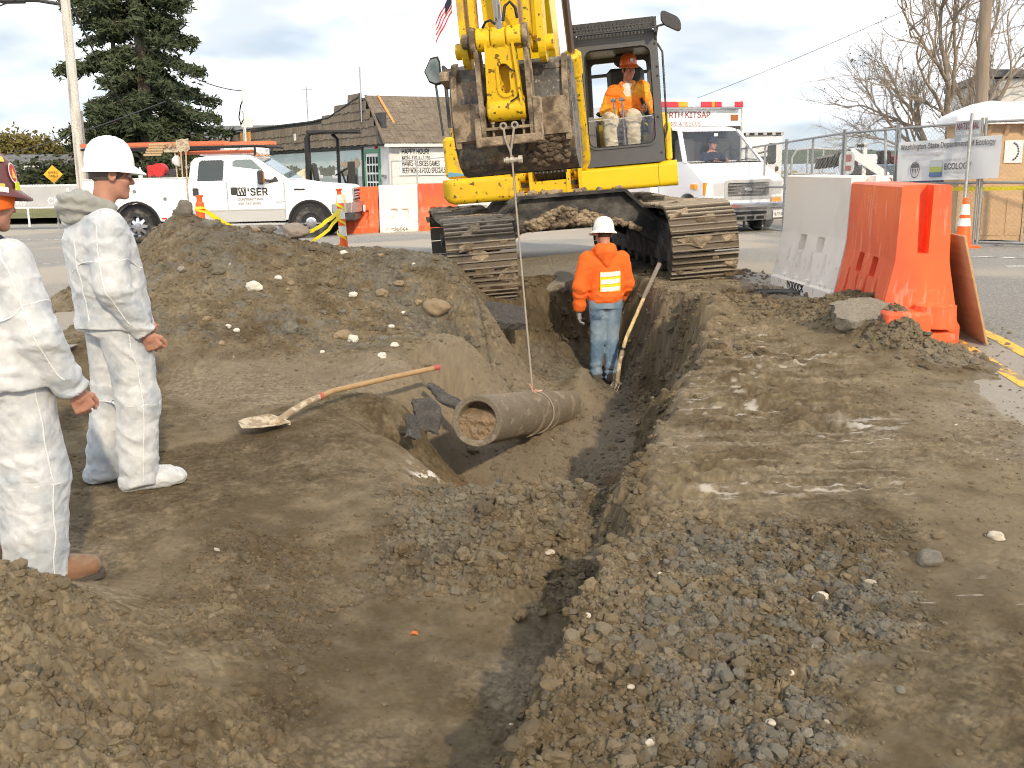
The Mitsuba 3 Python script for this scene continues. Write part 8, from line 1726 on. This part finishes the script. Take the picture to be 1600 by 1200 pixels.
face_bits(k2, hm2, stand_M(P2[0], P2[1], ground_z(*P2) - .005, A2), 'hair_grey')

# nearest man, cut by the left edge: maroon hat with stickers
j1 = J(dict(hip=(0, -.02, .94), hipR=(.10, .0, .89), hipL=(-.10, -.01, .89), kneeR=(.135, .02, .48), kneeL=(-.14, -.03, .48), ankR=(.15, -.02, .09), ankL=(-.19, -.13, .09),
            neck=(.0, .0, 1.43), shoR=(.185, -.02, 1.345), shoL=(-.185, .0, 1.345), elbR=(.29, .0, 1.07), elbL=(-.29, .02, 1.07), wriR=(.305, .12, .84), wriL=(-.30, .16, .84)))
hm1 = tr(0, .06, 1.60) @ rx(-.16) @ rz(-.12)
def navy_collar(k, j, M):
    n = j['neck']
    def f(P):
        d = smin([bone(P, n + [-.07, .02, .0], n + [0, -.07, .015], .035, .04), bone(P, n + [.07, .02, .0], n + [0, -.07, .015], .035, .04), bone(P, n + [-.07, .02, .0], n + [0, .08, -.03], .03, .03), bone(P, n + [.07, .02, .0], n + [0, .08, -.03], .03, .03)], .03)
        nr = np.abs(d) < .04; w = np.zeros(len(P)); w[nr] = folds(P[nr], .006, (20, 20, 20), 5); return d - w
    add('collar', sdf_mesh(f, n - [.16, .16, .1], n + [.16, .16, .1], .008, .02), 'navy', k, smooth=True, M=M)
P1 = np.array([-2.12, 4.12]); A1 = math.radians(-28); M1 = stand_M(P1[0], P1[1], .0, A1)
k1, hat1 = coverall_person('man at the left edge in a maroon hard hat with stickers and white paper overalls', M1, j1, hm1, boot_brown, navy_collar, seams1, 31, 'hat_maroon', 'maroon hard hat covered with stickers', 1.24)
face_bits(k1, hm1, M1)
# stickers sit on the shell; band below it
HM1 = M1 @ hm1 @ HATM
def sticker(phi, z, w, h, m, name='sticker', ang=0, lift=.002, **kw):
    s = np.interp(z, [0, .04, .07, .095, .115], [1, .985, .92, .80, .60]); dz = .01
    P = lambda a, q: np.array([.1145 * np.interp(q, [0, .04, .07, .095, .115], [1, .985, .92, .80, .60]) * math.cos(a) * 1.012, .1405 * np.interp(q, [0, .04, .07, .095, .115], [1, .985, .92, .80, .60]) * math.sin(a) * 1.012, q])
    c = P(phi, z); ex = P(phi + .02, z) - P(phi - .02, z); ex /= np.linalg.norm(ex); ey = P(phi, z + dz) - P(phi, z - dz); ey /= np.linalg.norm(ey); nn = np.cross(ex, ey); nn /= np.linalg.norm(nn)
    if nn @ c < 0: nn = -nn
    outline = kw.pop('outline', None); outline = rrect(w, h, min(w, h) * .2, 3) if outline is None else np.array(outline) * [w, h]
    return add(name, [prism(outline, 0, .0015, 'z')], m, hat1, M=HM1 @ basis(c + nn * lift, ex, ey, nn), **kw)
circ = [(.5 * math.cos(a), .5 * math.sin(a)) for a in np.linspace(0, 2 * math.pi, 20, endpoint=False)]
side = .12
sticker(side - .45, .068, .058, .058, 'sticker_white', outline=circ); sticker(side - .45, .068, .044, .044, 'hat_maroon', outline=circ, lift=.0036); sticker(side - .45, .068, .034, .034, 'sticker_white', outline=circ, lift=.0052)
sticker(side + .42, .060, .052, .062, 'sticker_white', outline=circ); sticker(side + .42, .060, .044, .053, 'sticker_red', outline=circ, lift=.0036); sticker(side + .42, .058, .026, .03, 'sticker_yellow', outline=[(0, .5), (.5, -.5), (-.5, -.5)], lift=.0052)
sticker(side - .02, .098, .05, .022, 'sticker_yellow'); sticker(side - .35, .040, .014, .016, 'sticker_green', outline=circ); sticker(side - .15, .018, .044, .020, 'sticker_yellow'); sticker(side + .58, .020, .044, .032, 'sticker_lime'); sticker(side - .2, .008, .085, .020, 'sticker_white')
def band(P):
    a = np.arctan2(P[:, 1], P[:, 0])
    return np.maximum.reduce([np.hypot(P[:, 0] / .104, P[:, 1] / .128) - 1.0, .93 - np.hypot(P[:, 0] / .104, P[:, 1] / .128)]) * .1
add('ear_band', [loft([np.array([(.100 * s * math.cos(a), .124 * s * math.sin(a), z + .012 * math.sin(a)) for a in np.linspace(0, 2 * math.pi, 40, endpoint=False)]) for z, s in ((-.052, .86), (-.048, .93), (-.006, 1.0), (-.004, .9))], caps=False)], 'hi_vis', k1, smooth=40, M=HM1, label='orange band under the hat')

# worker in the trench, seen from behind
jw = J(dict(hip=(0, 0, .95), hipR=(.085, 0, .90), hipL=(-.085, .0, .90), kneeR=(.075, .02, .49), kneeL=(-.085, .02, .49), ankR=(.06, -.02, .10), ankL=(-.10, .03, .10),
            neck=(-.02, .0, 1.45), shoR=(.17, .0, 1.365), shoL=(-.205, .0, 1.365), elbR=(.235, .04, 1.09), elbL=(-.285, -.02, 1.08), wriR=(.21, .20, .93), wriL=(-.285, .05, .83)))
hmw = tr(-.02, .045, 1.63) @ rx(-.22) @ rz(.25)
AW = math.radians(6); MW = stand_M(.985, 10.58, ground_z(.985, 10.58) - .01, AW) @ sc(.95)
kw_ = thing('person', 'worker in an orange hooded top and jeans standing in the trench', 'person')
hd = []
for s in 'RL':
    d = jw['wri' + s] - jw['elb' + s]; d /= np.linalg.norm(d); z = -d; x = np.cross([0, 1, 0], z); x /= np.linalg.norm(x); y = np.cross(z, x)
    R = np.eye(4); R[:3, 0], R[:3, 1], R[:3, 2] = x, y, z; R[:3, 3] = jw['wri' + s] + d * .03; hd.append(xf(hand_mesh(s == 'R', .55, glove=.0025), R))
add('body', body_parts(jw, hmw, [], True), 'skin', kw_, smooth=True, M=MW)
for h_ in hd: add('glove', h_, 'glove_grey', kw_, smooth=True, M=MW)
add('hair', xf(HAIR, hmw), 'hair_brown', kw_, smooth=True, M=MW)
def hoodie(P):
    j = jw
    t = torso(P, .90, 1.43, [(0, .165, .13, 0, 0), (.06, .185, .15, 0, 0), (.2, .195, .150, 0, 0), (.5, .19, .14, 0, 0), (.8, .205, .13, -.015, 0), (.93, .17, .115, -.02, 0), (1, .1, .09, -.02, 0)])
    d = smin([t] + [bone(P, j['neck'] - [0, 0, .08], j['sho' + s], .075, .08) for s in 'RL'], .05)
    for s in 'RL':
        a = limb(P, [j['sho' + s], j['elb' + s], j['wri' + s]], [.092, .082, .054], .03)
        a = smin([a, bone(P, j['elb' + s] * .2 + j['wri' + s] * .8, j['elb' + s] * .12 + j['wri' + s] * .88, .072, .068)], .02); d = smin([d, a], .02)
    nr = np.abs(d) < .06; Q = P[nr]; w = np.zeros(len(P)); w[nr] = folds(Q, .011, (6, 6, 4), 17) + .008 * np.sin(Q[:, 2] * 60 + meshkit.fbm(Q * 8, 3) * 12) * np.exp(-((Q[:, 2] - 1.0) / .1) ** 2)
    d = d - w
    for s in 'RL':
        u = j['wri' + s] - j['elb' + s]; u = u / np.linalg.norm(u); q = (P - j['wri' + s]) @ u; d = np.where(np.linalg.norm(P - j['wri' + s], axis=1) < .13, np.maximum(d, q - .02), d)
    return d
add('hooded_top', sdf_mesh(hoodie, (-.45, -.25, .80), (.40, .35, 1.55), .0105, .03), 'hi_vis', kw_, smooth=True, M=MW)
def hood_w(P):
    n = jw['neck']
    d = smin([bone(P, n + [-.09, .03, .0], n + [-.06, -.08, .04], .05, .05), bone(P, n + [.09, .03, .0], n + [.06, -.08, .04], .05, .05), bone(P, n + [-.06, -.08, .04], n + [.06, -.08, .04], .05, .05), bone(P, n + [0, -.12, .0], n + [.01, -.125, -.13], .075, .03), bone(P, n + [-.06, -.1, -.01], n + [0, -.125, -.10], .05, .03), bone(P, n + [.06, -.1, -.01], n + [0, -.125, -.10], .05, .03)], .03)
    nr = np.abs(d) < .04; w = np.zeros(len(P)); w[nr] = folds(P[nr], .008, (13, 13, 9), 6); d = d - w
    return np.maximum(d, -(np.hypot(P[:, 0] - n[0], P[:, 1] - n[1] - .01) - .06))
add('hood', sdf_mesh(hood_w, jw['neck'] - [.19, .26, .22], jw['neck'] + [.19, .13, .14], .009, .02), 'hi_vis', kw_, smooth=True, M=MW)
def jeans(P):
    j = jw
    L = [limb(P, [j['hip' + s], j['knee' + s], j['ank' + s] + [0, 0, -.03]], [.100, .072, .062], .03) for s in 'RL']
    d = smin([torso(P, .84, 1.02, [(0, .165, .13, 0, 0), (1, .155, .12, 0, 0)])] + L, .03)
    nr = np.abs(d) < .06; Q = P[nr]; w = np.zeros(len(P)); an = np.minimum.reduce([np.linalg.norm(Q - j['ank' + s], axis=1) for s in 'RL'])
    w[nr] = folds(Q, .011, (7, 7, 4), 23) + .009 * np.sin(Q[:, 2] * 70 + meshkit.fbm(Q * 9, 2) * 10) * np.exp(-(an / .16) ** 2)
    return np.maximum(d - w, .035 - P[:, 2])
add('jeans', sdf_mesh(jeans, (-.3, -.25, 0), (.3, .25, 1.08), .0105, .03), 'denim', kw_, smooth=True, M=MW)
pk_ = add('hammer_loop', [tube([(-.135, -.13, .80), (-.12, -.155, .77), (-.06, -.16, .77), (-.04, -.145, .81)], .009, 6)], 'denim', kw_, smooth=True, M=MW)
for s in 'RL':
    fn, lo, hi, *_ = foot_sdf(s, jw, .052, .20, 0, -.05); add('boot', sdf_mesh(fn, lo, hi, .008, .01), 'boot_sole', kw_, smooth=True, M=MW)
add('hard_hat', hard_hat(True), 'hat_white', kw_, smooth=50, M=MW @ hmw @ HATM)
_hv = vf(sdf_mesh(hoodie, (-.2, -.25, .95), (.2, 0.02, 1.40), .012, .03))[0]; _kt = cKDTree(_hv[_hv[:, 1] < 0][:, [0, 2]]); _hb = _hv[_hv[:, 1] < 0]
def on_back(x0, x1, z0, z1, lift, skew=0.0):
    g = []; nx, nz2 = 12, 6
    for zz in np.linspace(z0, z1, nz2):
        for xx in np.linspace(x0, x1, nx):
            d_, i_ = _kt.query([xx, zz], 4); g.append((xx, _hb[i_][:, 1].min() - lift, zz + skew * xx))
    q = [(a * nx + b, a * nx + b + 1, (a + 1) * nx + b + 1, (a + 1) * nx + b) for a in range(nz2 - 1) for b in range(nx - 1)]; g = np.array(g); q = np.array(q)
    return np.vstack([g, g + [0, .012, 0]]), np.vstack([q, (q + len(g))[:, ::-1]])
bpn = add('back_panel', on_back(-.09, .14, 1.03, 1.245, .006), 'sticker_lime_yellow', kw_, smooth=True, M=MW, label='yellow patch with three white reflective bars on the back')
mat('sticker_lime_yellow', (0.85, 0.62, 0.03), 0.6)
for i, zc in enumerate((1.22, 1.142, 1.06)): add('reflective_bar', on_back(-.085 + .004 * i, .135 - .004 * i, zc - .025, zc + .022, .011, .05), 'reflective_white', bpn, smooth=True, M=MW)

# operator in the cab (cab axes: x right, -y to the front)
ko = thing('person', 'operator in an orange jacket, khaki trousers and orange hard hat sitting in the cab', 'person')
MO = MH @ tr(SXC - .03, -.20, CZ0 + .43) @ rz(math.pi) @ sc(.88)            # local +y forward out of the cab, +x to his right (picture left)
jo = J(dict(hip=(0, 0, .10), hipR=(.10, .02, .08), hipL=(-.10, .02, .08), kneeR=(.19, .44, .10), kneeL=(-.13, .45, .12), ankR=(.18, .40, -.30), ankL=(-.12, .42, -.30),
            neck=(-.07, .06, .58), shoR=(.12, .06, .49), shoL=(-.265, .04, .50), elbR=(.24, .06, .25), elbL=(-.34, .06, .25), wriR=(.05, .24, .19), wriL=(-.26, .28, .24)))
hmo = tr(-.10, .12, .75) @ rz(.42) @ rx(-.16)
hR = xf(hand_mesh(True, .7), tr(*(jo['wriR'] + [-.01, .015, .0])) @ rz(1.1) @ rx(1.25) @ ry(-.3)); hL = xf(hand_mesh(False, .95, 1), tr(*(jo['wriL'] + [.0, .015, .0])) @ rx(1.2) @ ry(.5))
add('body', body_parts(jo, hmo, [hR, hL]), 'skin', ko, smooth=True, M=MO)
face_bits(ko, hmo, MO)
def ojacket(P):
    j = jo
    t = torso(P, .06, .58, [(0, .185, .15, 0, .0), (.3, .185, .155, -.015, .0), (.75, .215, .135, -.06, .05), (.92, .17, .11, -.07, .06), (1, .1, .09, -.07, .06)])
    d = smin([t] + [bone(P, j['neck'] - [0, 0, .09], j['sho' + s], .075, .08) for s in 'RL'], .05)
    for s in 'RL': d = smin([d, limb(P, [j['sho' + s], j['elb' + s], j['wri' + s]], [.088, .078, .052], .03)], .025)
    nr = np.abs(d) < .06; Q = P[nr]; w = np.zeros(len(P)); w[nr] = folds(Q, .016, (8, 8, 7), 41, .9); d = d - w
    v = np.abs(P[:, 0] + .075) - .03 - np.clip((P[:, 2] - .40) * .55, 0, .09); op = np.maximum(v, .40 - P[:, 2]); d = np.maximum(d, -np.maximum(op, .02 - P[:, 1]))
    for s in 'RL':
        u = j['wri' + s] - j['elb' + s]; u = u / np.linalg.norm(u); q = (P - j['wri' + s]) @ u; d = np.where(np.linalg.norm(P - j['wri' + s], axis=1) < .12, np.maximum(d, q - .0), d)
    return d
add('jacket', sdf_mesh(ojacket, (-.5, -.25, -.0), (.4, .42, .70), .009, .03), 'hi_vis_jacket', ko, smooth=True, M=MO)
def oshirt(P): return smin([torso(P, .25, .56, [(0, .12, .11, -.06, .03), (.8, .13, .105, -.07, .06), (1, .08, .085, -.07, .07)]), bone(P, jo['neck'] - [0, .0, .06], jo['neck'] - [0, .01, .01], .075, .068)], .03)
add('shirt', sdf_mesh(oshirt, (-.25, -.2, .2), (.15, .2, .68), .011, .02), 'vest_white', ko, smooth=True, M=MO)
def ocollar(P):
    n = jo['neck']; d = smin([bone(P, n + [.08, .0, .0], n + [0, -.07, .03], .028, .03), bone(P, n + [-.08, .0, .0], n + [0, -.07, .03], .028, .03), bone(P, n + [.08, .0, .0], n + [.06, .09, -.08], .028, .022), bone(P, n + [-.08, .0, .0], n + [-.06, .09, -.08], .028, .022)], .02); return d
add('collar', sdf_mesh(ocollar, jo['neck'] - [.15, .15, .15], jo['neck'] + [.15, .16, .1], .009, .02), 'hi_vis_jacket', ko, smooth=True, M=MO)
def otrous(P):
    j = jo; d = smin([torso(P, -.04, .14, [(0, .18, .15, 0, 0), (1, .175, .145, 0, 0)])] + [limb(P, [j['hip' + s], j['knee' + s], j['ank' + s] + [0, 0, .0]], [.105, .092, .080], .04) for s in 'RL'], .035)
    nr = np.abs(d) < .06; Q = P[nr]; w = np.zeros(len(P)); w[nr] = folds(Q, .015, (8, 8, 6), 47, .9); return np.maximum(d - w, -.36 - P[:, 2])
add('trousers', sdf_mesh(otrous, (-.35, -.2, -.4), (.38, .65, .25), .010, .03), 'khaki', ko, smooth=True, M=MO)
for s in 'RL':
    jf = {('ank' + s): jo['ank' + s] + [0, 0, .40]}
    fn, lo, hi, *_ = foot_sdf(s, jf, .05, .15, 0, 0); add('boot', sdf_mesh(fn, lo, hi, .009, .01), 'boot_sole', ko, smooth=True, M=MO @ tr(0, 0, -.395))
oh = add('hard_hat', hard_hat(), 'hat_orange', ko, smooth=50, M=MO @ hmo @ tr(0, .0, .02) @ HATM)
add('badge', [prism([(.026 * math.cos(a), .019 * math.sin(a)) for a in np.linspace(0, 2 * math.pi, 18, endpoint=False)], 0, .002, 'z')], 'sticker_white', oh, M=MO @ hmo @ tr(0, .0, .02) @ HATM @ basis((0, .137, .055), (-1, 0, 0), (0, -.22, .975)))
add('cuff', [tube([jo['wriL'] + [-.012, -.03, .003], jo['wriL'] + [-.002, .0, -.002]], [.045, .043], 12)], 'black', ko, smooth=30, M=MO)
# its driver
dk = thing('person', 'driver in dark clothes sitting behind the windscreen of the ambulance', 'person')
DM = VM @ tr(.12, 1.55, 1.28) @ rz(math.pi)
jd = J(dict(hip=(0, 0, .0), hipR=(.1, 0, 0), hipL=(-.1, 0, 0), kneeR=(.12, .3, .0), kneeL=(-.12, .3, .0), ankR=(.12, .35, -.2), ankL=(-.12, .35, -.2), neck=(0, 0, .42), shoR=(.18, 0, .33), shoL=(-.18, 0, .33), elbR=(.24, .12, .16), elbL=(-.24, .12, .16), wriR=(.14, .28, .22), wriL=(-.16, .28, .22)))
hmd = tr(0, .02, .58)
add('body', body_parts(jd, hmd, [xf(hand_mesh(True, .8), tr(.14, .30, .22) @ rx(1.3)), xf(hand_mesh(False, .8), tr(-.16, .30, .22) @ rx(1.3))]), 'skin', dk, smooth=True, M=DM)
def djacket(P): return smin([torso(P, -.05, .41, [(0, .17, .13, 0, 0), (.8, .19, .12, 0, 0), (1, .1, .08, 0, 0)])] + [limb(P, [jd['sho' + s], jd['elb' + s], jd['wri' + s]], [.08, .07, .05]) for s in 'RL'], .04)
add('jacket', sdf_mesh(djacket, (-.4, -.2, -.12), (.4, .4, .5), .016, .03), 'navy', dk, smooth=True, M=DM)
face_bits(dk, hmd, DM)
add('cap', [xf(hard_hat(), sc(.92, .88, .85))], 'navy', dk, smooth=50, M=DM @ hmd @ tr(0, -.01, .05))
